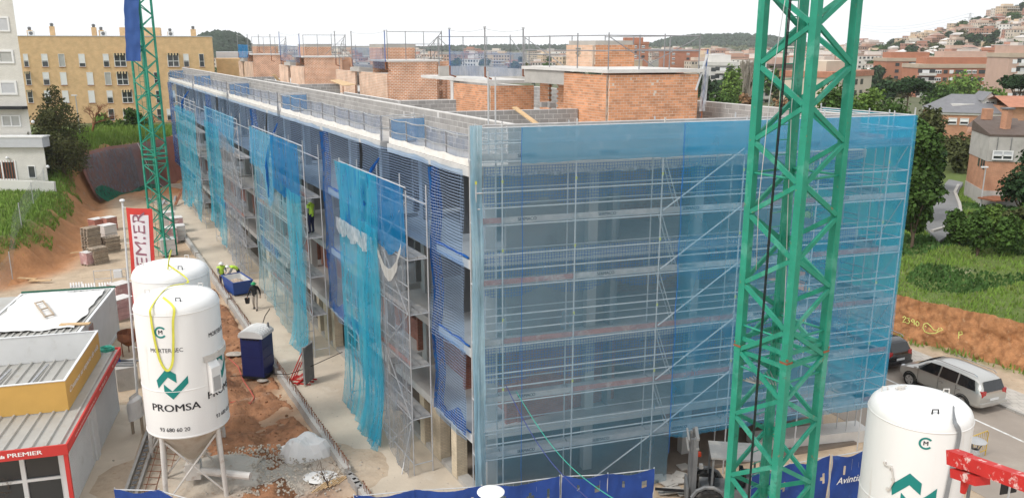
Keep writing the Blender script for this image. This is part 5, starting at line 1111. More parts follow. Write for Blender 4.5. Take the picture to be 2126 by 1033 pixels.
tag(mb.build('tarpaulin', 'tarp_white', recalc=False, smooth=True), 'crumpled white tarpaulin spread over the site cabin roof', 'tarpaulin')
mb = MB()
for a, b in (((cL * .7, 2.9), (cL * .35, 1.7)), ((cL * .66, 3.2), (cL * .31, 2.0))): mb.bar(Cb(*a, ZC_ + .16), Cb(*b, ZC_ + .16), .06, .08)
for k in (0.02, .5, .97): mb.bar(Cb(lerp(cL * .7, cL * .35, k), lerp(2.9, 1.7, k), ZC_ + .16), Cb(lerp(cL * .66, cL * .31, k), lerp(3.2, 2.0, k), ZC_ + .16), .05, .06)
tag(mb.build('timber_frame', 'timber_grey'), 'grey timber frame lying on the white tarpaulin of the site cabin', 'frame')
mb = MB(); mb.bar(Cb(1.1, -.25, ZC_ + .06), Cb(1.25, 1.1, ZC_ + .06), .28, .05); tag(mb.build('board', 'timber'), 'short yellow board at the front edge of the site cabin roof', 'board')
CT2 = thing('site_cabin', 'second cabin at the left picture edge, its roof covered with planks and a sheet', 'cabin', Cb(cL / 2, CW + 2.6))
cbox('body', CT2, -1.2, cL * .95, CW + .15, CW + 5, .1, ZC_ - .15, 'white_sheet'); cbox('roof', CT2, -1.25, cL * .97, CW + .12, CW + 5.1, ZC_ - .15, ZC_ - .08, 'roof_metal'); cbox('fascia', CT2, -1.3, -1.25, CW + .1, CW + 5, ZC_ - .4, ZC_ - .05, 'sign_red')
nd = ['uppermost', 'upper', 'third from the top', 'middle', 'fifth from the top', 'sixth from the top', 'lower', 'lowest', 'loose end']
for i in range(9):
    mb = MB(); a = Cb(cL * .8 - i * .16, CW + .9 + i * .02 + R.uniform(-.1, .1), ZC_ + .02 + .012 * i); b = Cb(cL * .25 - i * .2 + R.uniform(-.2, .2), CW + 2.2 + i * .06 + R.uniform(-.2, .2), ZC_ + .04 + .012 * i); mb.bar(a, b, .12, .03)
    tag(mb.build('plank', 'timber'), 'yellow plank in the heap on the second cabin roof, ' + nd[i], 'plank', 'planks on the second cabin roof')
mb = MB(); mb.grid(lambda u, v: (Cb(lerp(-.9, cL * .75, v) + .2 * n3(u * 3, v * 4, 7), CW + lerp(2.0, 4.9, u) + .2 * n3(u * 4, v * 3, 2), ZC_ + .02 + .35 * math.exp(-((u - .45) / .3) ** 2 - ((v - .5) / .4) ** 2) + .08 * n3(u * 6, v * 6, 3)), (u, v)), 30, 30)
tag(mb.build('tarpaulin', 'cloth_beige', recalc=False, smooth=True), 'beige sheet thrown over a heap on the second cabin roof', 'tarpaulin')

# ---------------------------------------------------------------- flag
FP = G(281, 790); fx = UX(262, FP.y, 9)
FY = 34.0; ft = DP(252, 420, FY); fb_ = DP(285, 800, FY); fb_ = zp(fb_, 0); ft_ = Vector((fb_.x, FY, ft.z)); ft_.x = UX(254, FY, ft.z); fb_.x = UX(286, FY, 0)
FT = thing('banner_flag', 'tall vertical white flag with red border on a white pole, beside the silos', 'flag', fb_)
mb = MB(); mb.tube(fb_, ft_, .055, .04, 8); mb.build('pole', 'white_sheet', FT); mb = MB(); mb.ball(ft_ + Vector((0, 0, .08)), .12, 8, (1, 1, .6)); mb.build('finial', 'white_sheet', FT)
zt0, zb0 = ZV(430, FY), ZV(720, FY); fw = (314 - 262) / F_PX * FY * 1.03
pv = (fb_ - ft_).normalized()
def Fp(x, z, lift=0.0):
    t = (ft_.z - z) / (ft_.z - fb_.z); p = ft_.lerp(fb_, t); return p + Vector((.17 + x, -.06 - lift + .05 * math.sin(x * 4 + z * 1.1), -x * .06))
for x in (.03,):
    for i in range(5): mb = MB(); z = lerp(zt0, zb0, i / 4); mb.tube(Fp(0, z), Fp(-.17, z), .015); mb.build('flag_clip', 'white_sheet', FT)
bd = .16
mb = MB(); mb.grid(lambda u, v: (Fp(u * fw, lerp(zb0, zt0, v)), (u, v)), 8, 40); mb.build('cloth', 'flag_red', FT, recalc=False, smooth=True)
mb = MB(); mb.grid(lambda u, v: (Fp(lerp(bd, fw - bd, u), lerp(zb0 + .2, zt0 - .28, v), .012), (u, v)), 8, 40); mb.build('field', 'flag_white', FT, recalc=False, smooth=True)
vs_, fs_ = text_polys('PREMIER', .74); mb = MB(); xs_ = [p[0] for p in vs_]; kx = (ZV(440, FY) - ZV(600, FY)) / (max(xs_) - min(xs_)); zm = ZV(519, FY)
mb.add([Fp(fw / 2 - p[1], zm + p[0] * kx, .024) for p in vs_], fs_); mb.build('lettering', 'flag_mauve', FT, recalc=False)
# ================================================================== low wall with starter bars
def WLz(s_, d, z=0.0): return WL(s_, d, z)
LW = thing('low_wall', 'low concrete kerb wall along the apron, steel starter bars standing up from it', 'wall', WL(20, 3.3))
for (s0, s1) in ((-1.0, 2.0), (3.6, 14.2), (14.6, 27.0), (27.4, 40.0), (40.4, 53.0)):
    mb = MB(); o_ = WL(s0, 3.2, -.3); mb.obox(o_, DL * (s1 - s0), NL * .26, (0, 0, .68)); mb.build('wall_length', 'concrete', LW)
bar_me = cyl_unit('starter_bar', 'rust', 5)
s_ = -.8
while s_ < 34:
    if not (2.0 < s_ < 3.6): pipe(LW, 'starter_bar', WL(s_, 3.3 + R.uniform(-.03, .03), .3), WL(s_ + R.uniform(-.03, .03), 3.3 + R.uniform(-.04, .04), .38 + R.uniform(.28, .36)), .012, bar_me); pipe(LW, 'bar_cap', WL(s_, 3.3, .66), WL(s_, 3.3, .7), .022, bar_me)
    s_ += .21 if s_ < 15 else .35
wt = ['nearest', 'second', 'third', 'fourth', 'fifth', 'farthest']
for i in range(6):
    mb = MB(); p = WL(2.1 + i * .28, 3.32 + R.uniform(-.06, .06), .05); mb.box(p, (.4, .2, .3 if i < 4 else .2), RZL + R.uniform(-.3, .3)); tag(mb.build('loose_block', 'block_grey'), 'grey hollow block in the gap of the low wall, %s of six' % wt[i], 'block', 'blocks in the gap of the low wall')
# ---------------------------------------------------------------- portable toilet
def P2(c, rz): 
    ex = Vector((math.cos(rz), math.sin(rz), 0)); ey = Vector((-ex.y, ex.x, 0)); c = Vector(c)
    return lambda x, y, z=0.0: c + ex * x + ey * y + Vector((0, 0, z))
tc_ = G(531, 786); Q = P2(zp(tc_ + Vector((0, .55, 0)), 0), rad(-10))
T = thing('portable_toilet', 'dark blue portable toilet with white ribbed roof beside the trench', 'toilet', Q(0, 0))
mb = MB(); mb.obox(Q(-.55, -.55, .12), Q(.55, -.55) - Q(-.55, -.55), Q(-.55, .55) - Q(-.55, -.55), (0, 0, 1.95)); mb.build('cabin', 'toilet_blue', T)
mb = MB(); mb.obox(Q(-.58, -.58, 0), Q(.58, 0) - Q(-.58, 0), Q(0, .58) - Q(0, -.58), (0, 0, .12)); mb.build('base', 'black_plastic', T)
mb = MB(); prof = [(-.62, 0), (-.62, .14), (-.45, .26), (-.2, .34), (.2, .34), (.45, .26), (.62, .14), (.62, 0)]
mb.extr([Q(x, -.6, 2.06 + z) for x, z in prof], Q(0, 1.2) - Q(0, 0)); mb.build('roof', 'toilet_roof', T, smooth=40)
for i in range(6):
    y = -.5 + i * .2; mb = MB(); mb.path([Q(x, y, 2.075 + z + .005) for x, z in prof[1:-1]], .035, 6); mb.build('roof_rib', 'toilet_roof', T, smooth=True)
mb = MB(); mb.obox(Q(-.46, -.575, .2), Q(.92, 0) - Q(0, 0), Q(0, .02) - Q(0, 0), (0, 0, 1.72)); mb.build('door', 'toilet_blue', T)
for z in (.5, 1.1, 1.55): mb = MB(); mb.obox(Q(-.38, -.59, z), Q(.76, 0) - Q(0, 0), Q(0, .012) - Q(0, 0), (0, 0, .05)); mb.build('door_rib', 'toilet_blue', T)
for k in range(5): mb = MB(); mb.obox(Q(-.42 + k * .18, -.58, 1.95), Q(.14, 0) - Q(0, 0), Q(0, .02) - Q(0, 0), (0, 0, .07)); mb.build('vent', 'black_plastic', T)
for z in (.45, .95, 1.45): mb = MB(); mb.obox(Q(.56, -.45, z), Q(.02, 0) - Q(0, 0), Q(0, .9) - Q(0, 0), (0, 0, .06)); mb.build('side_rib', 'toilet_blue', T)
mb = MB(); mb.tube(Q(.45, .4, 2.1), Q(.45, .4, 2.55), .05, n=8); mb.build('vent_pipe', 'machine_grey', T)
# ---------------------------------------------------------------- steel form panel on red props
fc = G(640, 793); Q = P2(fc, RZL + rad(48)); T = thing('form_panel', 'steel form panel standing on red props on the concrete apron', 'formwork', fc)
mb = MB(); mb.obox(Q(-.15, -.35, .1), Q(0, .9) - Q(0, 0), Q(.07, 0) - Q(0, 0), (0, 0, 1.8)); mb.build('plate', 'machine_grey', T)
for y in (-.36, .52): mb = MB(); mb.bar(Q(-.1, y, .1), Q(-.1, y, 1.95), .1, .08); mb.build('edge_beam', 'galvanised', T)
for y in (-.3, .0, .35):
    for x1 in (-.9,):
        mb = MB(); mb.tube(Q(.05, y, 1.6), Q(.8, y, .08), .025); mb.build('prop', 'paint_red', T)
    mb = MB(); mb.tube(Q(.05, y, .5), Q(.8, y, .08), .022); mb.build('prop', 'paint_red', T)
    mb = MB(); mb.bar(Q(-.3, y, .06), Q(.95, y, .06), .05, .06); mb.build('foot_beam', 'paint_red', T)
for x in (.3, .8): mb = MB(); mb.bar(Q(x, -.45, .1), Q(x, .55, .1), .07, .07); mb.build('foot_beam', 'paint_red', T)
# ---------------------------------------------------------------- leaning pipe frame
T = thing('leaning_frame', 'leaning frame of thin steel pipes on the apron before the nearest left tower', 'frame', G(830, 965))
fp = [G(782, 930), G(834, 985), G(860, 850, 2.0), G(815, 808, 2.05)]
for a, b in ((0, 1), (1, 2), (2, 3), (3, 0)): pipe(T, 'bar', fp[a], fp[b], .02)
pipe(T, 'bar', fp[0].lerp(fp[3], .45), fp[1].lerp(fp[2], .45), .016); pipe(T, 'foot', fp[1], G(845, 955), .016); pipe(T, 'foot', fp[0], G(790, 918), .016)
# ---------------------------------------------------------------- skip, workers, bucket
def skip(label, c, rz, L_=2.3, W_=1.25, H_=1.0):
    Q = P2(c, rz); T = thing('skip', label, 'skip', c)
    b = [(-L_ * .36, -W_ * .42), (L_ * .36, -W_ * .42), (L_ * .36, W_ * .42), (-L_ * .36, W_ * .42)]; t = [(-L_ / 2, -W_ / 2), (L_ / 2, -W_ / 2), (L_ / 2, W_ / 2), (-L_ / 2, W_ / 2)]
    mb = MB(); mb.add([Q(x, y, .12) for x, y in b] + [Q(x, y, H_) for x, y in t], [(0, 3, 2, 1)] + [(i, (i + 1) % 4, 4 + (i + 1) % 4, 4 + i) for i in range(4)]); mb.build('body', 'skip_blue', T)
    mb = MB(); k = .95; mb.add([Q(x * k, y * k, .2) for x, y in b] + [Q(x * k, y * k, H_ - .005) for x, y in t], [(0, 1, 2, 3)] + [(i, 4 + i, 4 + (i + 1) % 4, (i + 1) % 4) for i in range(4)]); mb.build('lining', 'skip_inside', T, recalc=False)
    for i in range(4): mb = MB(); mb.bar(Q(*t[i], H_), Q(*t[(i + 1) % 4], H_), .07, .07); mb.build('rim', 'skip_blue', T)
    for x in (-.4, .4): mb = MB(); mb.bar(Q(x, -W_ * .4, .06), Q(x, W_ * .4, .06), .12, .12); mb.build('runner', 'skip_blue', T)
    mb = MB(); mb.grid(lambda u, v: (Q(lerp(-L_ * .42, L_ * .42, u), lerp(-W_ * .42, W_ * .42, v), H_ * .62 + .28 * math.sin(u * 3.14) * math.sin(v * 3.14) + .08 * n3(u * 9, v * 9)), (u, v)), 22, 14); o = mb.build('rubble', 'rubble', T, recalc=False); return T
sk = G(497, 612); skip('blue skip full of rubble by the low wall', zp(sk + Vector((-.25, .5, 0)), 0), RZL + rad(8))
def person(name, label, base, face, J, hat, mats, scale=1.0, zoff=0.0):
    """J: joint overrides in metres, x to the person's left, y forward, z up. One continuous body mesh grown with the Skin modifier."""
    j = dict(hip=(0, 0, .95), spine=(0, 0, 1.18), chest=(0, .0, 1.4), neck=(0, 0, 1.52), head=(0, .02, 1.64), top=(0, .02, 1.74),
             shL=(.19, 0, 1.43), elL=(.25, -.03, 1.14), haL=(.26, .06, .9), fiL=(.26, .1, .78), shR=(-.19, 0, 1.43), elR=(-.25, -.03, 1.14), haR=(-.26, .06, .9), fiR=(-.26, .1, .78),
             hpL=(.1, 0, .9), knL=(.11, .03, .5), anL=(.12, 0, .09), toL=(.13, .17, .04), hpR=(-.1, 0, .9), knR=(-.11, .03, .5), anR=(-.12, 0, .09), toR=(-.13, .17, .04))
    j.update(J); names = list(j); rr = dict(hip=.15, spine=.145, chest=.165, neck=.06, head=.095, top=.08, shL=.085, shR=.085, elL=.055, elR=.055, haL=.036, haR=.036, fiL=.024, fiR=.024, hpL=.11, hpR=.11, knL=.075, knR=.075, anL=.055, anR=.055, toL=.045, toR=.045)
    ed_ = [('hip', 'spine'), ('spine', 'chest'), ('chest', 'neck'), ('neck', 'head'), ('head', 'top')]
    for s_ in 'LR': ed_ += [('chest', 'sh' + s_), ('sh' + s_, 'el' + s_), ('el' + s_, 'ha' + s_), ('ha' + s_, 'fi' + s_), ('hip', 'hp' + s_), ('hp' + s_, 'kn' + s_), ('kn' + s_, 'an' + s_), ('an' + s_, 'to' + s_)]
    ex = Vector((math.cos(face), math.sin(face), 0)); fwd = ex; left = Vector((-ex.y, ex.x, 0))
    def tw(p): return (left * p[0] + fwd * p[1] + Vector((0, 0, p[2]))) * scale
    me = bpy.data.meshes.new('body'); me.from_pydata([tw(j[n]) for n in names], [(names.index(a), names.index(b)) for a, b in ed_], []); o = bpy.data.objects.new('body', me); COL.objects.link(o)
    md = o.modifiers.new('skin', 'SKIN'); sv = me.skin_vertices[0].data
    for i, n in enumerate(names): sv[i].radius = (rr[n] * scale, rr[n] * scale * (.8 if n in ('hip', 'spine', 'chest') else 1))
    for s in sv: s.use_root = False
    sv[0].use_root = True; ms = o.modifiers.new('sub', 'SUBSURF'); ms.levels = ms.render_levels = 1
    dg = bpy.context.evaluated_depsgraph_get(); ev = o.evaluated_get(dg); me2 = bpy.data.meshes.new_from_object(ev); bpy.data.objects.remove(o); me2.name = 'body'
    for m_ in mats: me2.materials.append(M[m_])
    P_ = {n: tw(j[n]) for n in names}; reg = {}
    mat_of = {('hip', 'spine'): 0, ('spine', 'chest'): 0, ('chest', 'neck'): 0, ('neck', 'head'): 2, ('head', 'top'): 2}
    for s_ in 'LR': mat_of.update({('chest', 'sh' + s_): 0, ('sh' + s_, 'el' + s_): 3, ('el' + s_, 'ha' + s_): 3, ('ha' + s_, 'fi' + s_): 2, ('hip', 'hp' + s_): 1, ('hp' + s_, 'kn' + s_): 1, ('kn' + s_, 'an' + s_): 1, ('an' + s_, 'to' + s_): 4})
    for pg in me2.polygons:
        c = pg.center; best = None
        for (a, b), mi in mat_of.items():
            A, B = P_[a], P_[b]; ab = B - A; t = max(0, min(1, (c - A).dot(ab) / ab.length_squared)); dist = (c - A - ab * t).length / (.7 * rr[a] + .3 * rr[b] + .02)
            if best is None or dist < best[0]: best = (dist, mi)
        pg.material_index = best[1]
    me2.shade_smooth(); base = Vector(base); T = thing(name, label, 'person', base)
    ob = bpy.data.objects.new('body', me2); COL.objects.link(ob); ob.parent = T; LOC[ob.name] = base
    hd = base + P_['head']; up = (P_['top'] - P_['neck']).normalized()
    if hat:
        mb = MB(); mb.ball(hd + up * .05 * scale, .135 * scale, 12, (1, 1, .85)); mb.lathe([(.13 * scale, 0), (.175 * scale, -.01), (.175 * scale, .01), (.13 * scale, .02)], hd + up * .045 * scale, 14); mb.build('helmet', hat, T, smooth=True)
    for s_ in 'LR':       # fingers
        a, b = base + P_['ha' + s_], base + P_['fi' + s_]; d = (b - a).normalized(); sd = d.orthogonal().normalized()
        mb = MB()
        for k in range(4): q = b + sd * (k - 1.5) * .018; mb.path([q, q + d * (.035 + .006 * (k in (1, 2))), q + d * .055 + fwd * .02], .009, 5)
        mb.path([a + d * .05 + sd * .03, a + d * .09 + sd * .055, a + d * .12 + sd * .05], .01, 5); mb.build('fingers', 'skin', T, smooth=True)
    # face: nose, eyes, ears
    mb = MB(); mb.ball(hd + fwd * .1 * scale, .02, 6, (1, 1, 1.3))
    for s_ in (-1, 1): mb.ball(hd + left * s_ * .09 * scale, .025, 6, (.6, .6, 1.2))
    mb.build('nose_and_ears', 'skin', T, smooth=True); mb = MB()
    for s_ in (-1, 1): mb.ball(hd + fwd * .088 * scale + left * s_ * .035 * scale + Vector((0, 0, .02)), .012, 6)
    mb.build('eyes', 'black_plastic', T); return T
HV = ['hivis', 'cloth_navy', 'skin', 'cloth_grey', 'black_plastic']
person('person', 'worker in white helmet and yellow vest standing at the end of the blue skip', G(463, 597), rad(-60), dict(elL=(.27, .12, 1.15), haL=(.2, .34, 1.12), fiL=(.17, .44, 1.1), elR=(-.26, .1, 1.12), haR=(-.2, .3, 1.0), fiR=(-.17, .4, .97), head=(0, .08, 1.62), top=(0, .1, 1.72), knR=(-.12, .1, .5)), 'helmet_white', HV)
pb = G(497, 588); person('person', 'worker in yellow vest bending over the far side of the blue skip', zp(pb, 0), rad(200), dict(spine=(0, .12, 1.12), chest=(0, .38, 1.2), neck=(0, .5, 1.22), head=(0, .62, 1.22), top=(0, .72, 1.23), shL=(.19, .38, 1.2), shR=(-.19, .38, 1.2), elL=(.24, .45, .95), haL=(.2, .58, .8), fiL=(.18, .64, .72), elR=(-.24, .45, .95), haR=(-.2, .58, .8), fiR=(-.18, .64, .72)), 'helmet_white', HV)
w3 = G(531, 643)
person('person', 'worker in dark jumper and green helmet walking with a bucket', w3, rad(-80), dict(knL=(.1, .14, .52), anL=(.1, .2, .1), toL=(.1, .36, .05), knR=(-.1, .02, .5), anR=(-.11, -.22, .12), toR=(-.11, -.08, .03), elL=(.3, -.1, 1.16), haL=(.33, .02, .93), fiL=(.33, .06, .82), elR=(-.3, -.02, 1.16), haR=(-.4, .04, .92), fiR=(-.42, .06, .82), chest=(0, .05, 1.4), head=(0, .08, 1.63), top=(0, .09, 1.73)), 'helmet_green', ['cloth_black', 'cloth_beige', 'skin', 'cloth_black', 'black_plastic'])
bk = Vector(w3) + Vector((-.46, -.0, 0)); T = thing('bucket', 'black bucket carried by the walking worker', 'bucket', bk + Vector((0, 0, .42)))
mb = MB(); mb.lathe([(.001, .42), (.12, .42), (.16, .74), (.165, .74), (.155, .73), (.115, .44), (.001, .44)], bk, 16); mb.build('pail', 'black_plastic', T, smooth=40)
mb = MB(); mb.path([bk + Vector((-.16, 0, .73)), bk + Vector((-.1, 0, .83)), bk + Vector((0, 0, .86)), bk + Vector((.1, 0, .83)), bk + Vector((.16, 0, .73))], .008, 5); mb.build('handle', 'tube_steel', T)
person('person', 'worker in white helmet and yellow vest on the second left tower scaffold', WL(16.6, .75, 6.33), rad(150), dict(elR=(-.25, .15, 1.15), haR=(-.2, .38, 1.15), fiR=(-.18, .48, 1.15)), 'helmet_white', HV)
person('person', 'worker in yellow vest inside the second floor left of the second tower', WL(28.4, -.6, ZT[1]), rad(100), dict(chest=(0, .1, 1.38), head=(0, .2, 1.58), top=(0, .24, 1.67)), 'helmet_white', HV)

# ---------------------------------------------------------------- heap under a white sheet, rubbish
hc = G(636, 945); T = MB()
def heap(u, v):
    a = u * 2 * math.pi; r_ = v; f_ = [1.05, .95, 1.1, .9, 1.0, 1.12, .92, 1.0][int(u * 8) % 8]; x, y = r_ * math.cos(a) * 1.05 * f_, r_ * math.sin(a) * .7 * f_
    z = .8 * (1 - r_ ** 3.2) * (1 + .5 * n3(x * 1.7, y * 1.7, 4)) + .1 * n3(x * 4, y * 4, 2)
    return (hc + Vector((x, y, max(z, 0) + .03)), (u, v))
T.grid(heap, 18, 7); tag(T.build('covered_heap', 'tarp_white', recalc=False), 'heap covered by a creased white sheet beside the trench', 'heap')
for (u, v, rr_, lb) in ((600, 930, .3, 'white sack lying left of the covered heap'), (665, 990, .5, 'pale crumpled plastic sheet near the bottom fence'), (487, 735, .35, 'crumpled paper sack in the trench beside the toilet'), (545, 790, .2, 'small crumpled sack right of the toilet')):
    c_ = G(u, v); mb = MB(); mb.grid(lambda a, b: (c_ + Vector((rr_ * b * math.cos(a * 6.283) * 1.3, rr_ * b * math.sin(a * 6.283), .03 + .25 * rr_ * (1 - b) + .12 * rr_ * n3(a * 6, b * 5, u))), (a, b)), 14, 5); tag(mb.build('sack', 'tarp_white' if 'white' in lb or 'plastic' in lb else 'cloth_beige', recalc=False), lb, 'sack')
ns = 0
sme = []
for k in range(5):
    bm = bmesh.new(); bmesh.ops.create_icosphere(bm, subdivisions=1, radius=.5)
    for v in bm.verts: v.co *= 1 + .35 * n3(v.co.x * 2, v.co.y * 2, k * 3 + v.co.z)
    me = bpy.data.meshes.new('stone'); bm.to_mesh(me); bm.free(); me.materials.append(M['stone_pale']); sme.append(me)
def rubble_field(name, label, spots, m_):
    mb = MB()
    for (p, r_) in spots:
        me = R.choice(sme); rot = Euler((R.uniform(0, 6), R.uniform(0, 6), R.uniform(0, 6))).to_matrix(); n0 = len(mb.v)
        mb.add([p + (rot @ v.co) * r_ + Vector((0, 0, r_ * .15)) for v in me.vertices], [tuple(f.vertices) for f in me.polygons])
    o = mb.build(name, m_, loc=(0, 0, 0), recalc=False, uv=False); return tag(o, label, 'rubble', None, 'stuff')
sp = []
mat('clod', (.27, .14, .075), .95, .35, 2.5, bump=.6, bscale=12)
for _ in range(1500):
    s_, d = R.uniform(-2, 30), 3.6 + abs(R.gauss(0, 1.6)); p = WL(s_, d); sp.append((zp(p, (trz(s_, d) if d < 8.4 and 0 < s_ else 0) - .01), R.uniform(.02, .08) * (2 if R.random() < .05 else 1)))
rubble_field('earth_clods', 'clods and stones scattered along the trench', sp, 'clod')
sp = []
for _ in range(900):
    p = G(R.gauss(570, 90), R.uniform(925, 1035)); sp.append((zp(p, .0 + .35 * math.exp(-((p.x - hp.x + 1.2) / 3.2) ** 2 - ((p.y - hp.y) / 1.7) ** 2)), R.uniform(.03, .12)))
for _ in range(250):
    p = WL(R.uniform(-2, 40), R.uniform(.2, 3.0)); sp.append((zp(p, .03), R.uniform(.015, .05)))
rubble_field('gravel', 'pale rubble around the silo feet and on the apron', sp, 'stone_pale')
# puddle-stained ladders of timber on the ground, bottom
for i in range(7):
    mb = MB(); a, b = G(648 + i * 9, 1028 - i * 3), G(676 + i * 9, 1006 - i * 3); mb.bar(a + Vector((0, 0, .12)), b + Vector((0, 0, .12)), .05, .03); tag(mb.build('batten', 'timber'), 'thin timber batten on the ground behind the bottom fence, %s of seven from the left' % ['first', 'second', 'third', 'fourth', 'fifth', 'sixth', 'last'][i], 'batten', 'battens behind the bottom fence')
hang('hose', 'red hose lying in the trench beside the toilet', [zp(G(u, v), gh(*G(u, v)[:2]) + .03) for (u, v) in ((476, 745), (495, 762), (505, 790), (520, 812), (528, 826), (520, 838), (500, 832), (478, 836))], .03, 'hose_red', 'hose')
hang('cable', 'black cable crossing from the silos over the low wall to the nearest tower', [G(478, 780, .05), G(560, 775, .3), WL(12.5, 3.3, .8), G(640, 762, .7), WL(10.5, 1.3, 2.2)], .018, 'rope_black', 'cable')
hang('cable', 'thin black cable looping on the apron near the walking worker', [G(u, v, .05) for (u, v) in ((560, 640), (550, 655), (545, 672), (535, 682), (520, 684), (510, 678))], .015, 'rope_black', 'cable')

# ---------------------------------------------------------------- pallets and brick packs on the track
pal = thing('pallet', 'x', 'pallet', (0, 0, 0)); 
for i in range(6): mb = MB(); mb.box((-.5 + i * .2, 0, .1), (.12, .8, .022), 0); mb.build('deck_board', 'timber_grey', pal)
for y in (-.34, 0, .34): mb = MB(); mb.box((0, y, .0), (1.12, .1, .1), 0); mb.build('bearer', 'timber_grey', pal)
def stack(c, n, rz, name, top_pale=False):
    for i in range(n):
        o = copy_tree(pal); o.location = Vector(c) + Vector((R.uniform(-.04, .04), R.uniform(-.04, .04), i * .135)); o.rotation_euler = (0, 0, rz + R.uniform(-.07, .07))
        o['label'] = ('top pallet of the ' if i == n - 1 else 'bottom pallet of the ' if i == 0 else '%s pallet from the bottom of the ' % ('second third fourth fifth sixth seventh eighth ninth tenth eleventh twelfth thirteenth fourteenth fifteenth'.split()[i - 1])) + name; o['group'] = 'pallets in the ' + name
pk = G(201, 548)
stack(G(206, 546), 9, rad(58), 'nearer low stack of pallets'); stack(G(193, 528), 16, rad(62), 'tall stack of pallets left of the crane'); stack(G(232, 522), 9, rad(50), 'lower stack of pallets at the right')
for ch in list(pal.children): bpy.data.objects.remove(ch)
bpy.data.objects.remove(pal)
def pack(name, label, c, rz, sz, m_, n=5, straps=True):
    c = Vector(c); T = thing(name, label, 'brick pack', c, 'packs of bricks on pallets'); Q = P2(c, rz); h = sz[2] / n
    for y in (-sz[1] * .4, 0, sz[1] * .4): mb = MB(); mb.box(Q(0, y, 0), (sz[0] * 1.02, .1, .12), rz); mb.build('bearer', 'timber_grey', T)
    for i in range(n): mb = MB(); mb.box(Q(R.uniform(-.012, .012), R.uniform(-.012, .012), .12 + i * h), (sz[0] * R.uniform(.97, 1), sz[1] * R.uniform(.97, 1), h * .95), rz + R.uniform(-.01, .01)); mb.build('layer', m_, T)
    mb = MB(); mb.box(Q(0, 0, .12 + sz[2]), (sz[0] * 1.01, sz[1] * 1.01, .015), rz); mb.build('top_sheet', 'wrap_white', T)
    return T
pack('brick_pack', 'pink wrapped brick pack standing in front of the pallet stacks', G(186, 549), rad(62), (.85, .8, .85), 'wrap_pink')
pack('brick_pack', 'brick pack behind the tall pallet stack, left one', G(203, 480), rad(62), (1, .9, 1.0), 'brick_pack', 4); pack('brick_pack', 'brick pack behind the tall pallet stack, right one', G(228, 478), rad(62), (1, .9, 1.05), 'brick_pack', 4)
pack('brick_pack', 'white wrapped pack behind the lower pallet stack', G(226, 503), rad(60), (1.1, .95, 1.35), 'wrap_white', 2)
pack('brick_pack', 'pink wrapped brick pack right of the site cabin, farther one', G(252, 630), rad(60), (1.1, .9, 1.2), 'wrap_pink'); pack('brick_pack', 'pink wrapped brick pack right of the site cabin, nearer one', G(254, 662), rad(60), (1.1, .9, 1.2), 'wrap_pink')
for i, (u, v) in enumerate(((352, 470), (368, 482), (372, 500), (355, 505), (350, 530))): pack('brick_pack', 'pale wrapped block pack behind the slim crane, %s from the back' % ['first', 'second', 'third', 'fourth', 'nearest, fifth'][i], G(u, v), RZL, (1.1, 1.0, 1.2), 'wrap_white' if i % 2 == 0 else 'wrap_pink', 3)
# pipes, planks and steel behind the slim crane
for i in range(7): mb = MB(); a = G(320 + i * 7, 418 + (i % 3) * 5, .25 + .1 * (i % 3)); mb.bar(a, a + DL * R.uniform(2, 3.5) + DR * R.uniform(-.6, .9), .16, .08); tag(mb.build('steel_length', 'galvanised'), 'grey steel length in the far pile, %s from the left' % ['first', 'second', 'third', 'fourth', 'fifth', 'sixth', 'seventh'][i], 'steel bar', 'steel pile at the far end')
mb = MB(); mb.bar(G(364, 425, .2), G(380, 390, 1.2), .25, .05); tag(mb.build('plank', 'rust'), 'brown plank propped up at the far end of the track', 'plank')
# corrugated sheet bundles and railing near the cabin
for i, (u, v) in enumerate(((158, 594), (184, 596), (218, 594))):
    mb = MB(); c_ = G(u, v, .6)
    for k in range(5): mb.bar(c_ + DR * (k * .16 - .3) - DL * .3, c_ + DR * (k * .16 - .3) + DL * .5 + Vector((0, 0, .12)), .09, .05)
    mb.box(zp(c_, 0), (.9, .7, .58), RZL); tag(mb.build('sheet_bundle', 'wrap_white'), 'bundle of ribbed grey sheets behind the site cabin, %s one' % ['left', 'middle', 'right'][i], 'sheet bundle')
T = thing('pipe_railing', 'thin pipe railing with a white box on it, left of the rear silo', 'railing', G(200, 590)); a, b = G(198, 596), G(268, 590)
for z in (.55, 1.1): pipe(T, 'rail', a + Vector((0, 0, z)), b + Vector((0, 0, z)), .022)
for t in (0, .5, .95): pipe(T, 'post', a.lerp(b, t), a.lerp(b, t) + Vector((0, 0, 1.15)), .024)
mb = MB(); mb.box(a.lerp(b, .72) + Vector((0, -.06, .55)), (.5, .2, .5), .2); mb.build('switch_box', 'white_sheet', T)
# mixer hopper, tank and cabinet between cabin and silo
hcen = G(270, 735); T = thing('mortar_hopper', 'rusty mortar hopper on legs between cabin and silos', 'hopper', hcen)
mb = MB(); mb.lathe([(.5, 1.25), (.5, .85), (.15, .5), (.13, .5), (.46, .85), (.46, 1.25)], hcen, 12); mb.build('bowl', 'rust', T)
for k in range(3): mb = MB(); a = k * 2.1; mb.tube(hcen + Vector((.4 * math.cos(a), .4 * math.sin(a), 0)), hcen + Vector((.4 * math.cos(a), .4 * math.sin(a), 1.0)), .03); mb.build('leg', 'rust', T)
c_ = G(266, 800); mb = MB(); mb.box(c_, (1.2, .9, 1.1), RZL); T = thing('plinth_box', 'grey concrete box with pipes on top beside the hut walkway', 'box', c_); mb.build('box', 'concrete', T)
for k in range(3): mb = MB(); mb.path([c_ + Vector((-.5, -.3 + k * .3, 1.14)), c_ + Vector((.5, -.3 + k * .3, 1.14))], .05, 8); mb.build('pipe', 'machine_grey', T)
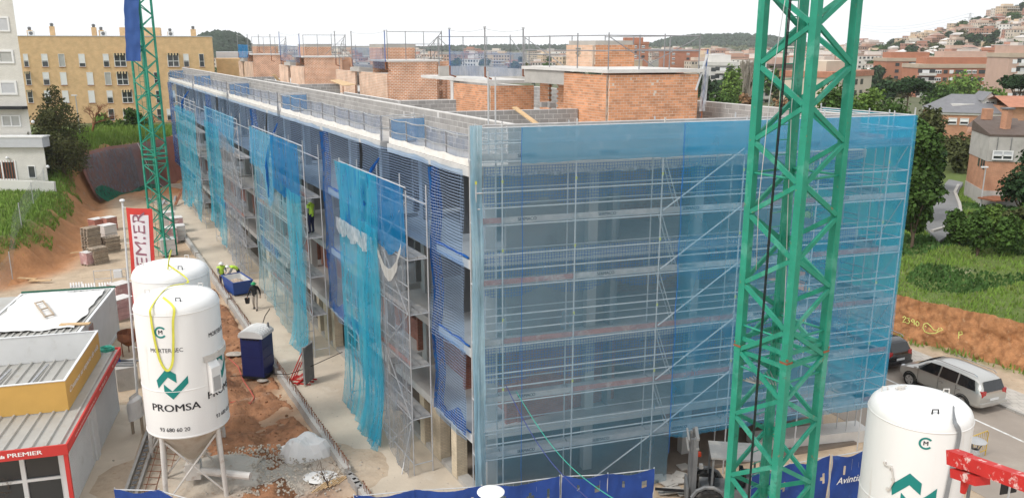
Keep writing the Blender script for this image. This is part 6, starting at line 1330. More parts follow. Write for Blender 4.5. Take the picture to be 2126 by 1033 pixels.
mb = MB(); mb.tube(c_ + Vector((-.45, .1, 1.1)), c_ + Vector((-.45, .1, 1.6)), .17, n=12); tag(mb.build('drum', 'skip_blue'), 'blue drum standing behind the concrete box left of the silo', 'drum')
c_ = G(287, 900); T = thing('shrouded_cabinet', 'small cabinet wrapped in white plastic on posts beside the silo', 'cabinet', c_)
mb = MB(); mb.grid(lambda u, v: (c_ + Vector(((.3 + .04 * n3(u * 8, v * 5)) * math.cos(u * 6.283) * (1 if v < .85 else .6), (.28 + .04 * n3(u * 7, v * 4, 3)) * math.sin(u * 6.283) * (1 if v < .85 else .6), .7 + v * 1.05 + .12 * math.cos(u * 6.28))), (u, v)), 16, 8); mb.build('wrap', 'tarp_white', T, recalc=False)
for dx in (-.2, .2): mb = MB(); mb.bar(c_ + Vector((dx, 0, 0)), c_ + Vector((dx, 0, .8)), .09); mb.build('post', 'timber_grey', T)
# drain channel and rebar mesh between walkway and silos
DW = Hh(-1, -1.45); T = thing('drain_channel', 'narrow concrete channel with slotted cover along the hut walkway', 'channel', Hh(3, -1.45))
for w_ in (-1.35, -1.75): hb = MB(); hb.obox(Hh(-1.2, w_, -.05), ed * (eL * .8), en * .1, (0, 0, .3)); hb.build('channel_wall', 'concrete', T)
slot = unit_mesh('slot_plate', 'machine_grey', 0)
for i in range(22): piece(slot, 'slot_plate', T, Hh(-1.0 + i * .36, -1.5, .2), math.atan2(ed.y, ed.x), (.2, .16, .02))
T = thing('rebar_mesh', 'rusty reinforcing mesh leaning between the channel and the front silo', 'mesh', Hh(2, -2.3))
for i in range(12): pipe(T, 'cross_bar', Hh(-.6 + i * .45, -1.85, .12 + .02 * i), Hh(-.6 + i * .45, -2.75, .1), .014, bar_me)
for w_ in (-1.95, -2.3, -2.65): pipe(T, 'long_bar', Hh(-.8, w_, .13), Hh(4.8, w_, .25), .014, bar_me)

# ---------------------------------------------------------------- bottom fences with blue sheets
def fence(label, pix, ztop, txt=None, holes=(), posts=True, name='site_fence', zbot=.1):
    P_ = [G(u, v, ztop) for (u, v) in pix]; T = thing(name, label, 'fence', zp(P_[0], 0), 'blue sheeted site fences')
    for p in P_: pipe(T, 'post', zp(p, 0), zp(p, ztop + .05), .021)
    for a, b in zip(P_[:-1], P_[1:]):
        pipe(T, 'rail', zp(a, ztop - .02), zp(b, ztop - .02), .018); pipe(T, 'rail', zp(a, .15), zp(b, .15), .018)
        d = b - a; L_ = d.length; nn = Vector((d.y, -d.x, 0)).normalized(); nn = nn if nn.y < 0 else -nn
        mb = MB(); nx_ = max(10, int(L_ * 12)); nz_ = 16
        def fn(u, v, a=a, b=b): 
            return (zp(a.lerp(b, u), lerp(zbot, ztop + .02 - .14 * math.sin(u * math.pi * (2 if L_ > 3 else 1)) ** 2, v)) + nn * (.03 + .05 * n3(a.x + u * L_ * 1.5, v * 2, 3) + .04 * n3(a.x + u * L_ * 5, v * 3)), (u * L_, v * 2))
        mb.grid(fn, nx_, nz_)
        hs = [(hu * L_, hv * 2, hr) for (hu, hv, hr) in holes]
        keep = []
        for f in mb.f:
            cu = sum(mb.uv[i][0] for i in f) / 4; cv = sum(mb.uv[i][1] for i in f) / 4
            if not any(((cu - x) / (r_ * .8)) ** 2 + ((cv - y) / (r_ * 1.5)) ** 2 < 1 for x, y, r_ in hs): keep.append(f)
        mb.f = keep; mb.m = [0] * len(keep); mb.build('sheet', 'tarp_blue', T, recalc=False, smooth=True)
        if txt and (a, b) == (P_[txt[3]], P_[txt[3] + 1]): text_flat(txt[0], txt[1], zp(a.lerp(b, txt[2]), ztop - .95) + nn * .09, d, (0, 0, 1), 'lettering', 'white_lettering', T, .004, .25)
        n_ = int(L_ / .25)
        for i in range(1, n_): mb = MB(); p = a.lerp(b, i / n_); mb.tube(zp(p, .15), zp(p, ztop - .03), .004, n=4); mb.build('wire', 'galvanised', T)
    return T
fence('blue sheeted fence panel at the bottom left, below the front silo', [(238, 1014), (330, 1016), (400, 1036)], 2.0, None, ((.3, .7, .09), (.75, .75, .08)))
fence('long blue sheeted fence at the bottom centre, left of the lettered panel', [(735, 1028), (860, 1016), (1000, 1008), (1162, 988)], 2.0, None, ((.25, .75, .12), (.62, .7, .13), (.85, .72, .1)))
fence('blue fence panel with white lettering at the bottom, right of the lamp', [(1166, 987), (1262, 983), (1358, 972)], 2.0, ('Avintia', .42, .28, 0), ((.8, .75, .12), (.35, .8, .07)))
fence('blue sheeted fence seen through the crane mast', [(1560, 985), (1640, 962), (1722, 945)], 2.0, None, ((.85, .6, .1),))
fence('blue fence panel with white lettering between the crane and the right silo', [(1728, 946), (1800, 933)], 2.0, ('Avintia', .36, .5, 0), ((.38, .72, .1),))
# low block wall and slabs behind the right fence
mb = MB(); a, b = G(1560, 930), G(1790, 905); mb.bar(a + Vector((0, 0, .25)), b + Vector((0, 0, .25)), .9, .5); tag(mb.build('low_wall', 'concrete_pale'), 'low pinkish concrete ledge behind the right-hand fence', 'wall')
# ---------------------------------------------------------------- rough-terrain forklift
fk = G(1512, 1052); Q = P2(zp(fk, 0), rad(172)); FK = thing('forklift', 'grey rough-terrain forklift with flat canopy parked under the scaffold', 'forklift', fk)
def fbox(name, x0, x1, y0, y1, z0, z1, m_): mb = MB(); mb.obox(Q(x0, y0, z0), Q(x1, y0) - Q(x0, y0), Q(x0, y1) - Q(x0, y0), (0, 0, z1 - z0)); return mb.build(name, m_, FK)
fbox('chassis', -1.3, 1.0, -.45, .45, .45, .85, 'machine_grey'); fbox('engine_cover', -1.4, -.5, -.5, .5, .85, 1.25, 'machine_grey'); fbox('seat', -.35, .1, -.25, .25, .85, 1.1, 'black_plastic'); fbox('seat_back', -.42, -.3, -.25, .25, 1.05, 1.5, 'black_plastic'); fbox('dash', .55, .7, -.3, .3, .85, 1.25, 'black_plastic')
fbox('canopy', -.95, .75, -.62, .62, 2.1, 2.16, 'canopy_grey'); fbox('canopy_edge', -.97, -.9, -.64, .64, 2.0, 2.17, 'canopy_grey')
for x in (-.88, .68):
    for y in (-.55, .55): mb = MB(); mb.bar(Q(x, y, .8), Q(x * .98, y, 2.1), .06); mb.build('canopy_post', 'machine_grey', FK)
for y in (-.4, .4):
    mb = MB(); mb.bar(Q(1.25, y, .2), Q(1.25, y, 2.7), .1, .14); mb.build('mast_rail', 'machine_grey', FK); mb = MB(); mb.bar(Q(1.36, y * .75, .2), Q(1.36, y * .75, 2.65), .08, .1); mb.build('mast_rail', 'machine_grey', FK)
for z in (2.35, 2.7): mb = MB(); mb.bar(Q(1.2, -.45, z), Q(1.2, .45, z), .1, .08); mb.build('mast_cross', 'canopy_grey', FK); mb = MB(); mb.bar(Q(1.5, -.45, z - .05), Q(1.5, .45, z - .05), .06, .06); mb.build('mast_cross', 'canopy_grey', FK)
fbox('carriage', 1.42, 1.5, -.5, .5, .3, .9, 'machine_grey')
for y in (-.35, .35): fbox('fork', 1.5, 2.5, y - .06, y + .06, .28, .33, 'black_plastic')
for x, r_ in ((.75, .5), (-1.0, .45)):
    for y in (-.68, .68):
        mb = MB(); c_ = Q(x, y, r_); ax = (Q(0, 1) - Q(0, 0)).normalized(); fx_ = (Q(1, 0) - Q(0, 0)).normalized(); W_ = part('wheel', FK, c_)
        for sgn in (1,):
            prof = [(r_ * .55, -.16), (r_ * .92, -.17), (r_, -.1), (r_, .1), (r_ * .92, .17), (r_ * .55, .16)]; vs_ = []; n = 20
            for (rr_, yy) in prof:
                for k in range(n): a = 2 * math.pi * k / n; vs_.append(c_ + fx_ * rr_ * math.cos(a) + Vector((0, 0, rr_ * math.sin(a))) + ax * yy)
            mb.add(vs_, [(i * n + k, i * n + (k + 1) % n, (i + 1) * n + (k + 1) % n, (i + 1) * n + k) for i in range(5) for k in range(n)]); mb.build('tyre', 'rubber', W_)
        mb = MB()
        for k in range(14): a = 2 * math.pi * k / 14; q = c_ + fx_ * r_ * math.cos(a) + Vector((0, 0, r_ * math.sin(a))); mb.bar(q - ax * .16, q + ax * .16 + (fx_ * -math.sin(a) + Vector((0, 0, math.cos(a)))) * .08, .05, .05); 
        mb.build('tread', 'rubber', W_)['kind'] = 'stuff'
        mb = MB(); mb.tube(c_ - ax * .14, c_ + ax * .14, r_ * .56, n=16); mb.build('rim', 'canopy_grey', W_)
        mb = MB(); mb.path([c_ + fx_ * (r_ + .1) * math.cos(a) + Vector((0, 0, (r_ + .1) * math.sin(a))) for a in (.3, .8, 1.3, 1.8, 2.3, 2.8)], .07, 6) if x > 0 else None
        if x > 0: mb.build('mudguard', 'machine_grey', FK)
for y in (-.42, .42): mb = MB(); mb.box(Q(1.05, y, 1.65), (.12, .14, .14), 0); mb.build('head_lamp', 'lamp_red' if y < 0 else 'canopy_grey', FK)
fbox('number_plate', -1.0, -.98, -.35, .1, 1.85, 2.02, 'white_sheet'); fbox('tail_lamp', -1.42, -1.39, -.45, -.3, 1.05, 1.2, 'lamp_red')
# loose slabs under the scaffold
for i in range(16):
    p = G(R.uniform(1365, 1420), R.uniform(975, 1030)); mb = MB(); mb.box(zp(p, .02 + i * .007), (.4, .4, .05), R.uniform(0, 3)); tag(mb.build('paving_slab', 'concrete'), 'loose paving slab on the ground left of the forklift', 'slab', 'loose paving slabs')
# ---------------------------------------------------------------- overhead hoses
pa = WR(1.25, 1.2, ZV(812, WR(1.25, 1.2).y)); pe = DP(1300, 1050, 17)
hang('hose', 'green hose with white joints slung from the scaffold down to the right', [pa.lerp(pe, i / 20) - Vector((0, 0, .55 * math.sin(math.pi * i / 20))) for i in range(21)], .013, 'hose_green', 'hose')
pa2 = WR(.9, 1.2, ZV(800, WR(.9, 1.2).y)); pe2 = DP(1240, 1050, 17)
hang('hose', 'navy cable slung beside the green hose', [pa2.lerp(pe2, i / 20) - Vector((0, 0, .5 * math.sin(math.pi * i / 20))) for i in range(21)], .014, 'hose_navy', 'cable')
# ---------------------------------------------------------------- street lamps by the fence
def saucer_lamp(label, top, r_, m_):
    base = zp(top, 0); T = thing('street_lamp', label, 'lamp', base, 'saucer street lamps')
    mb = MB(); mb.tube(base, zp(top, top.z - .5), .06, .045, 10); mb.build('pole', 'machine_grey', T)
    mb = MB(); mb.lathe([(.001, .07), (r_ * .6, .06), (r_, .0), (r_ * .96, -.02), (.001, -.01)], top, 28); mb.build('shade', m_, T, smooth=40)
    for k in range(4): mb = MB(); a = k * 1.57 + .5; mb.tube(zp(top, top.z - .5), top + Vector((r_ * .7 * math.cos(a), r_ * .7 * math.sin(a), -.02)), .018); mb.build('arm', 'machine_grey', T)
    mb = MB(); mb.lathe([(.12, -.5), (.15, -.42), (.13, -.3), (.1, -.28)], top, 12); mb.build('lantern', 'plastic_grey', T); return T
saucer_lamp('street lamp with white saucer shade at the bottom edge, before the blue fence', G(1019, 1020, 4.2), .36, 'helmet_white')
saucer_lamp('street lamp with grey saucer shade right of the right-hand silo', G(2027, 914, 3.6), .3, 'plastic_grey')
# ---------------------------------------------------------------- red crane arm at the right edge
a, b = DP(2000, 955, 13.2), DP(2160, 1012, 11.6); T = thing('loader_arm', 'worn red steel arm reaching into the picture at the lower right', 'crane arm', zp(b, 0))
d = (b - a).normalized(); mb = MB(); mb.bar(a, b + d * 3, .2, .24); mb.build('beam', 'paint_red', T)
mb = MB(); mb.bar(a - d * .28, a + d * .1, .24, .26); mb.build('head', 'paint_red', T); mb = MB(); mb.bar(a - d * .1 - Vector((0, 0, .26)), a + d * .5 - Vector((0, 0, .24)), .3, .16); mb.build('shoe', 'paint_red', T)
mb = MB(); mb.tube(a + d * .12 - Vector((0, 0, .3)), a + d * .1 - Vector((0, 0, .6)), .08, .05, 8); mb.build('pin', 'paint_red', T)
e_ = b + d * 3; mb = MB(); mb.box(zp(e_, 0), (.5, .5, e_.z + .2), .3); mb.build('mast', 'paint_red', T)
pipe_base = G(1998, 1020, 3); T = thing('grey_post', 'grey steel post under the red arm', 'post', zp(pipe_base, 0)); pipe(T, 'pole', zp(pipe_base, 0), zp(pipe_base, 3.6), .05)
c_ = G(2095, 1008, 2.2); T = thing('road_sign', 'back of a small black sign on a grey post at lower right', 'sign', zp(c_, 0)); mb = MB(); mb.box(zp(c_, 1.95), (.62, .03, .42), rad(15)); mb.build('plate', 'black_plastic', T); pipe(T, 'pole', zp(c_, 0) + Vector((0, -.04, 0)), zp(c_, 2.4) + Vector((0, -.04, 0)), .035)
# yellow street barrier
p = G(2008, 960), G(2045, 945); T = thing('street_barrier', 'yellow tubular barrier behind the right-hand silo', 'barrier', p[0]); mat('barrier_yellow', (.55, .36, .06), .5, .15, 3)
a, b = p; U = Vector((0, 0, 1)); mb = MB(); mb.path([a, a + U * .95, a.lerp(b, .08) + U * 1.08, a.lerp(b, .92) + U * 1.08, b + U * .95, b], .022, 6); mb.build('frame', 'barrier_yellow', T)
mb = MB(); mb.tube(a + U * .25, b + U * .25, .02); mb.build('lower_rail', 'barrier_yellow', T)
for i in range(1, 9): mb = MB(); q = a.lerp(b, i / 9); mb.tube(q + U * .25, q + U * 1.06, .01, n=5); mb.build('bar', 'barrier_yellow', T)
# ================================================================== cars
mat('paint_silver', (.5, .49, .46), .28, .03, 1, metal=.55, spec=.5, coat=.5)
mat('paint_black', (.012, .013, .016), .2, .05, 1, spec=.5, coat=.6)
mat('car_glass', (.012, .014, .016), .06, 0, 1, spec=.6)
mat('alloy', (.5, .5, .5), .35, .05, 1, metal=.8)
mat('tail_red', (.4, .02, .02), .2, 0, 1, spec=.6)
mat('lamp_clear', (.7, .72, .74), .15, 0, 1, spec=.6)
mat('chrome', (.6, .6, .6), .2, 0, 1, metal=.9)
def car(label, c, rz, paint, L_=4.45, W_=1.78, H_=1.62):
    """estate car: x forward. Lofted body, glass set on the greenhouse"""
    Q = P2(c, rz); T = thing('parked_car', label, 'car', c, 'cars parked along the kerb')
    # stations: x, sill z, belt z, top z, half width low, half width belt, half width top
    st = [(-2.22, .42, .80, .86, .70, .72, .60), (-2.18, .30, .95, 1.02, .80, .82, .66), (-2.08, .24, 1.0, 1.28, .85, .86, .64), (-1.9, .22, 1.0, 1.52, .87, .885, .64), (-1.5, .22, 1.0, 1.60, .88, .89, .66), (-.8, .22, .99, H_, .88, .89, .67), (0, .22, .98, H_, .88, .89, .67), (.5, .22, .97, 1.58, .88, .89, .655), (.85, .22, .96, 1.44, .88, .885, .64), (1.2, .22, .95, 1.18, .87, .88, .66), (1.45, .22, .93, 1.02, .87, .875, .74), (1.8, .24, .85, .92, .85, .86, .7), (2.1, .28, .72, .78, .78, .78, .6), (2.22, .36, .58, .62, .62, .62, .45)]
    ring = []
    for (x, s_, b, t, wl, wb, wt) in st:
        ring.append([(x, -wl * .9, s_), (x, -wl, s_ + .12), (x, -wb, (s_ + b) / 2 + .1), (x, -wb * .985, b), (x, -wt, t - .05), (x, -wt * .86, t), (x, 0, t + .02), (x, wt * .86, t), (x, wt, t - .05), (x, wb * .985, b), (x, wb, (s_ + b) / 2 + .1), (x, wl, s_ + .12), (x, wl * .9, s_)])
    n = 13; mb = MB(); mb.add([Q(*p) for r_ in ring for p in r_], [(i * n + k, (i + 1) * n + k, (i + 1) * n + k + 1, i * n + k + 1) for i in range(len(ring) - 1) for k in range(n - 1)] + [tuple(range(n)), tuple((len(ring) - 1) * n + k for k in range(n))[::-1]] + [(i * n, i * n + n - 1, (i + 1) * n + n - 1, (i + 1) * n) for i in range(len(ring) - 1)])
    o = mb.build('body', paint, T, smooth=35)
    ms = o.modifiers.new('sub', 'SUBSURF'); ms.levels = ms.render_levels = 1
    def lp(i0, f0, k0, i1=None): pass
    def surf(x, h):           # point on the greenhouse side at x, h in 0..1 between belt and roof
        for a, b in zip(st[:-1], st[1:]):
            if a[0] <= x <= b[0]:
                t = (x - a[0]) / (b[0] - a[0]); bz, tz, wb, wt = (lerp(a[k], b[k], t) for k in (2, 3, 5, 6)); return lerp(bz + .04, tz - .1, h), lerp(wb * .985, wt, h * .88 + .06)
        return 1, .8
    for sgn in (-1, 1):
        for (x0, x1, x2, x3, nm) in ((-1.92, -1.05, -1.02, -1.72, 'rear_window'), (-.97, -.12, -.12, -.94, 'side_window'), (-.04, .95, .52, -.04, 'side_window'), (1.0, 1.28, 1.12, .62, 'quarter_window')):
            pts = []
            for (x, h) in ((x0, .02), (x1, .02), (x2, .95 if nm != 'quarter_window' else .4), (x3, .95 if nm != 'quarter_window' else .85)):
                z, w_ = surf(x, h); pts.append(Q(x, sgn * (w_ + .012), z))
            mb = MB(); mb.add(pts, [(0, 1, 2, 3)]); q = mb.build(nm, 'car_glass', T, recalc=False)
        mb = MB(); z, w_ = surf(1.0, .1); mb.ball(Q(1.0, sgn * (w_ + .13), z + .05), .11, 8, (1, 1, .75)); mb.build('mirror', paint, T, smooth=True)
        for x in (-.15, -1.0): mb = MB(); mb.bar(Q(x - .22, sgn * .905, .84), Q(x - .04, sgn * .905, .84), .03, .035); mb.build('door_handle', 'chrome', T)
        mb = MB(); mb.path([Q(-1.75, sgn * .58, 1.6), Q(-1.6, sgn * .6, 1.66), Q(.2, sgn * .61, 1.68), Q(.4, sgn * .6, 1.63)], .018, 6); mb.build('roof_rail', 'chrome', T)
        mb = MB(); mb.obox(Q(-2.2, sgn * .62 - .1, .82), Q(.22, 0) - Q(0, 0), Q(0, .24) - Q(0, 0), (0, 0, .26)); mb.build('tail_light', 'tail_red', T)
        mb = MB(); mb.ball(Q(2.0, sgn * .6, .72), .15, 8, (1, 1, .6)); mb.build('headlight', 'lamp_clear', T, smooth=True)
        for x in (-.1, -1.0, .98): mb = MB(); mb.bar(Q(x, sgn * .895, .35), Q(x, sgn * .893, .98), .012, .008); mb.build('door_seam', 'car_glass', T)
        for x in (1.38, -1.36):
            W_ = part('wheel', T, Q(x, sgn * .8, .32)); ax = (Q(0, 1) - Q(0, 0)).normalized(); c_ = Q(x, sgn * .8, .32)
            mb = MB(); mb.tube(c_ - ax * .11, c_ + ax * .11, .325, n=22); mb.build('tyre', 'rubber', W_, smooth=40)
            mb = MB(); mb.tube(c_ + ax * sgn * .08, c_ + ax * sgn * .116, .215, n=18); mb.build('rim', 'alloy', W_)
            fxx = (Q(1, 0) - Q(0, 0)).normalized()
            for k in range(5): a = k * 1.2566; mb = MB(); mb.bar(c_ + ax * sgn * .12 + (fxx * math.cos(a) + Vector((0, 0, math.sin(a)))) * .1, c_ + ax * sgn * .12 + (fxx * math.cos(a + .25) + Vector((0, 0, math.sin(a + .25)))) * .19, .035, .012); mb.build('rim_gap', 'rubber', W_)
            mb = MB(); mb.path([Q(x + .37 * math.cos(a), sgn * .86, .32 + .37 * math.sin(a)) for a in [k * .35 for k in range(10)]], .035, 6); mb.build('wheel_arch', 'rubber', T)
    z0r, w0 = 1.06, .66
    mb = MB(); mb.add([Q(-2.17, -.6, 1.03), Q(-2.17, .6, 1.03), Q(-1.97, .56, 1.45), Q(-1.97, -.56, 1.45)], [(0, 1, 2, 3)]); q = mb.build('rear_screen', 'car_glass', T, recalc=False); q.location += Vector(Q(-.03, 0)) - Vector(Q(0, 0))
    mb = MB(); mb.add([Q(1.28, -.66, 1.1), Q(1.28, .66, 1.1), Q(.66, .56, 1.54), Q(.66, -.56, 1.54)], [(0, 1, 2, 3)]); q = mb.build('windscreen', 'car_glass', T, recalc=False); q.location += Vector((0, 0, .035))
    mb = MB(); mb.obox(Q(-2.235, -.26, .62), Q(0, .52) - Q(0, 0), Q(.012, 0) - Q(0, 0), (0, 0, .11)); mb.build('number_plate', 'white_sheet', T)
    mb = MB(); mb.obox(Q(-2.25, -.8, .4), Q(0, 1.6) - Q(0, 0), Q(.3, 0) - Q(0, 0), (0, 0, .14)); mb.build('rear_bumper', paint, T, smooth=False); 
    return T
krz = math.atan2(kd.y, kd.x)
ca_, cb_ = G(1900, 790), G(2062, 868)
kx = (G(2028, 858) - KA).dot(kd); car('silver estate car parked by the pavement, behind the right-hand silo', K(kx - 2.0, 1.05, .0), krz + math.pi, 'paint_silver')
car('black car mostly hidden behind the scaffold net, ahead of the silver car', K((G(1862, 770) - KA).dot(kd) - 2.1, 1.05, 0), krz + math.pi, 'paint_black', H_=1.5)
# ================================================================== graffiti on the earth cut
mat('spray_yellow', (.62, .7, .2), .8, .1)
# the steep orange face itself, finer than the ground sheet
CUT = [Vector((*p, 0)) for p in RBP[0:4]]
def along(P_, t):
    L_ = [(b - a).length for a, b in zip(P_[:-1], P_[1:])]; t *= sum(L_)
    for i, l in enumerate(L_):
        if t <= l or i == len(L_) - 1: return P_[i].lerp(P_[i + 1], t / l), (P_[i + 1] - P_[i]).normalized()
        t -= l
def cutp(u, v):
    p, d = along(CUT, u); nn = Vector((d.y, -d.x, 0)); L_ = u * 80
    t = -.55 + .75 * v + .36 * n3(L_ * .5, v * 1.5, 2) + .24 * n3(L_ * 2, v * 3, 5) + .12 * n3(L_ * 5, v * 7, 1); return p + nn * t + Vector((0, 0, -.05 + v * (1.98 + .25 * n3(L_ * .35, 3, 3)) + (.25 * max(0, v - .85) / .15)))
mb = MB(); mb.grid(lambda u, v: (cutp(.12 + .78 * u, v), (u, v)), 520, 22); tag(mb.build('earth_cut', 'earth', recalc=False, smooth=True), None, None, None, 'structure')
def cut_z(p):
    q = Vector((p.x, p.y, 0)); best = min(((q - (a + (b - a) * max(0, min(1, (q - a).dot(b - a) / (b - a).length_squared)))).length, i) for i, (a, b) in enumerate(zip(CUT[:-1], CUT[1:])))
    a, b = CUT[best[1]], CUT[best[1] + 1]; d = (b - a).normalized(); t = (q - a).dot(Vector((d.y, -d.x, 0))); return 2.0 * max(0, min(1, (t + .55) / .75)) if t > -.55 else 0
def bankpt(u, v):
    """the point of the earth cut under picture point (u, v)"""
    r_ = ray(u, v); lo, hi = 25.0, 60.0
    for k in range(300):
        y = lo + (hi - lo) * k / 300; p = EYE + r_ * (y / r_.y)
        if p.z < cut_z(p) + .02: return p - r_.normalized() * .38
    return EYE + r_ * (40 / r_.y)
def spray(name, label, strokes, r_=.022):
    mb = MB()
    for s_ in strokes: mb.path([bankpt(u, v) for u, v in s_], r_, 5)
    return tag(mb.build(name, 'spray_yellow'), label, 'graffiti')
def digit(x, y, pts, k=1.0): return [(x + a * k, y + b * k) for a, b in pts]
spray('spray_mark', 'yellow sprayed number on the orange earth cut', [digit(1874, 656, ((0, 3), (4, 0), (7, 3), (3, 8), (0, 12), (7, 12))), digit(1883, 659, ((0, 1), (5, 1), (3, 5), (6, 8), (3, 12), (-1, 11))), digit(1892, 662, ((6, 5), (2, 6), (0, 3), (3, 0), (6, 2), (6, 12))), digit(1901, 666, ((3, 0), (0, 5), (2, 10), (6, 9), (7, 4), (3, 0)))])
spray('spray_mark', 'yellow sprayed whale-like doodle on the earth cut', [[(1916, 680), (1918, 672), (1925, 670), (1932, 676), (1938, 684), (1946, 686), (1950, 680)], [(1916, 680), (1920, 688), (1930, 692), (1942, 691), (1950, 687), (1958, 684), (1953, 680)], [(1921, 676), (1923, 678)]])
spray('spray_mark', 'yellow sprayed letter on the right part of the earth cut', [digit(1990, 688, ((0, 14), (1, 0), (7, 0), (8, 5), (1, 7)))])
# ================================================================== trees
def leafmat(name, c, c2): 
    m_ = island_mat(name, c, .35, rough=.75, var=.25, scale=.6, rnd=.12); t = m_.node_tree; b = t.nodes['Principled BSDF']; b.inputs['Specular IOR Level'].default_value = .15; return m_
leafmat('leaf_mid', (.055, .105, .022), 0); leafmat('leaf_dark', (.026, .055, .02), 0); leafmat('leaf_light', (.11, .18, .035), 0); leafmat('leaf_olive', (.075, .085, .03), 0); leafmat('leaf_pine', (.03, .062, .024), 0); leafmat('leaf_russet', (.25, .145, .075), 0); leafmat('leaf_conifer', (.085, .09, .035), 0)
mat('bark', (.12, .085, .06), .9, .25, 4, bump=.4, bscale=15); mat('bark_pale', (.34, .3, .25), .9, .2, 4)
def crown_mesh(lobes, n, ls, rnd_, flat=.6, needle=False):
    """leaf clumps spread through the outer part of each lobe"""
    mb = MB(); tot = sum(l[1] ** 2 for l in lobes)
    for (c, r_, sq) in lobes:
        for _ in range(max(6, int(n * r_ ** 2 / tot))):
            d = Vector((rnd_.gauss(0, 1), rnd_.gauss(0, 1), rnd_.gauss(0, 1))).normalized(); k = rnd_.random() ** .45
            k *= 1 + .28 * n3(d.x * 2.2 + c[0], d.y * 2.2 + c[1], d.z * 2.2 + c[2])
            p = Vector(c) + Vector((d.x * r_ * k, d.y * r_ * k, d.z * r_ * k * sq)); s_ = ls * rnd_.uniform(.55, 1.35)
            a = (d * .8 + Vector((rnd_.gauss(0, .7), rnd_.gauss(0, .7), rnd_.gauss(0, .7) + .5))).normalized(); x = a.orthogonal().normalized(); x.rotate(Matrix.Rotation(rnd_.uniform(0, 6.28), 3, a)); y = a.cross(x)
            w_ = .32 if needle else .75
            mb.add([p - x * s_ * .5, p + y * s_ * w_ * .5 + a * s_ * .12, p + x * s_ * .5 - a * s_ * .08, p - y * s_ * w_ * .5 + a * s_ * .1], [(0, 1, 2), (0, 2, 3)])
    return mb
def branchy(mb, p, d, L_, r_, depth, rnd_, spread=.6, kids=3):
    q = p + d * L_; mid = p.lerp(q, .5) + Vector((rnd_.uniform(-.06, .06), rnd_.uniform(-.06, .06), 0)) * L_; mb.path([p, mid, q], [r_, r_ * .8, r_ * .6], 5 if depth > 1 else 4)
    if depth <= 0: return
    for k in range(kids):
        nd_ = (d + Vector((rnd_.gauss(0, spread), rnd_.gauss(0, spread), rnd_.gauss(.15, spread * .6)))).normalized(); branchy(mb, p.lerp(q, rnd_.uniform(.55, 1)), nd_, L_ * rnd_.uniform(.6, .8), r_ * .55, depth - 1, rnd_, spread, kids)
tcount = 0
def tree(name, label, base, h, w_, leaf, n=1600, ls=.4, kind='round', cat='tree', group=None, trunk=.3, lobes=7, bark='bark'):
    global tcount; tcount += 1; rd = random.Random(100 + tcount); base = Vector(base); T = thing(name, label, cat, base, group)
    mb = MB(); th = h * trunk; top = base + Vector((rd.uniform(-.03, .03) * h, rd.uniform(-.03, .03) * h, h * .75))
    mb.path([base - Vector((0, 0, .3)), base + Vector((0, 0, th)), top], [max(.05, h * .022), max(.04, h * .017), .02 * h * .3], 7); L = []
    if kind == 'round':
        for k in range(lobes):
            a = rd.uniform(0, 6.28); q = rd.uniform(.15, .36) * w_; z = lerp(th + h * .12, h * .86, (k + .5) / lobes); f_ = 1 - .55 * abs((z - h * .55) / (h * .5)); c = base + Vector((q * f_ * math.cos(a), q * f_ * math.sin(a), z)); L.append((c, w_ * rd.uniform(.24, .34), .8))
        L.append((base + Vector((0, 0, h * .62)), w_ * .36, .95))
    elif kind == 'umbrella':
        for k in range(lobes): a = k / lobes * 6.28 + rd.uniform(-.3, .3); q = rd.uniform(.1, .36) * w_; L.append((base + Vector((q * math.cos(a), q * math.sin(a), h * rd.uniform(.74, .86))), w_ * .22, .5))
        L.append((base + Vector((0, 0, h * .86)), w_ * .28, .5))
    elif kind == 'cone':
        for k in range(lobes * 3):
            t = (k + .5) / (lobes * 3); a = k * 2.4 + rd.uniform(-.4, .4); rr_ = w_ * .5 * (1 - t) ** .75 * rd.uniform(.55, 1.1) + .1; L.append((base + Vector((rr_ * .6 * math.cos(a), rr_ * .6 * math.sin(a), h * (.1 + .88 * t))), rr_ * .52 + .18, .62))
    elif kind == 'poplar':
        for k in range(lobes): L.append((base + Vector((rd.uniform(-.1, .1) * w_, rd.uniform(-.1, .1) * w_, h * lerp(.18, .95, k / lobes))), w_ * .5 * (1 - .5 * (k / lobes) ** 2), 1.2))
    for (c, r_, sq) in L[:10]:
        if kind != 'poplar': mb.path([base + Vector((0, 0, min(th * rd.uniform(.8, 1.3), h * .6))), base.lerp(Vector(c), .5) + Vector((0, 0, (c[2] - base.z) * .2)), Vector(c)], [h * .012, h * .008, h * .004], 5)
    mb.build('trunk', bark, T, uv=False); crown_mesh(L, n, ls, rd, needle=kind in ('cone',)).build('crown', leaf, T, recalc=False, uv=False); return T
def at(u, y, dz=0.0): x = UX(u, y, gh(UX(u, y, 2), y)); return Vector((x, y, gh(x, y) + dz))
def hgt(v, y, b): return max(1.0, ZV(v, y) - b.z)
def ptree(name, label, u, y, vtop, wpx, leaf, n, ls, kind='round', **k):
    b = at(u, y); return tree(name, label, b, hgt(vtop, y, b), wpx / F_PX * y * 1.03, leaf, n, ls, kind, **k)
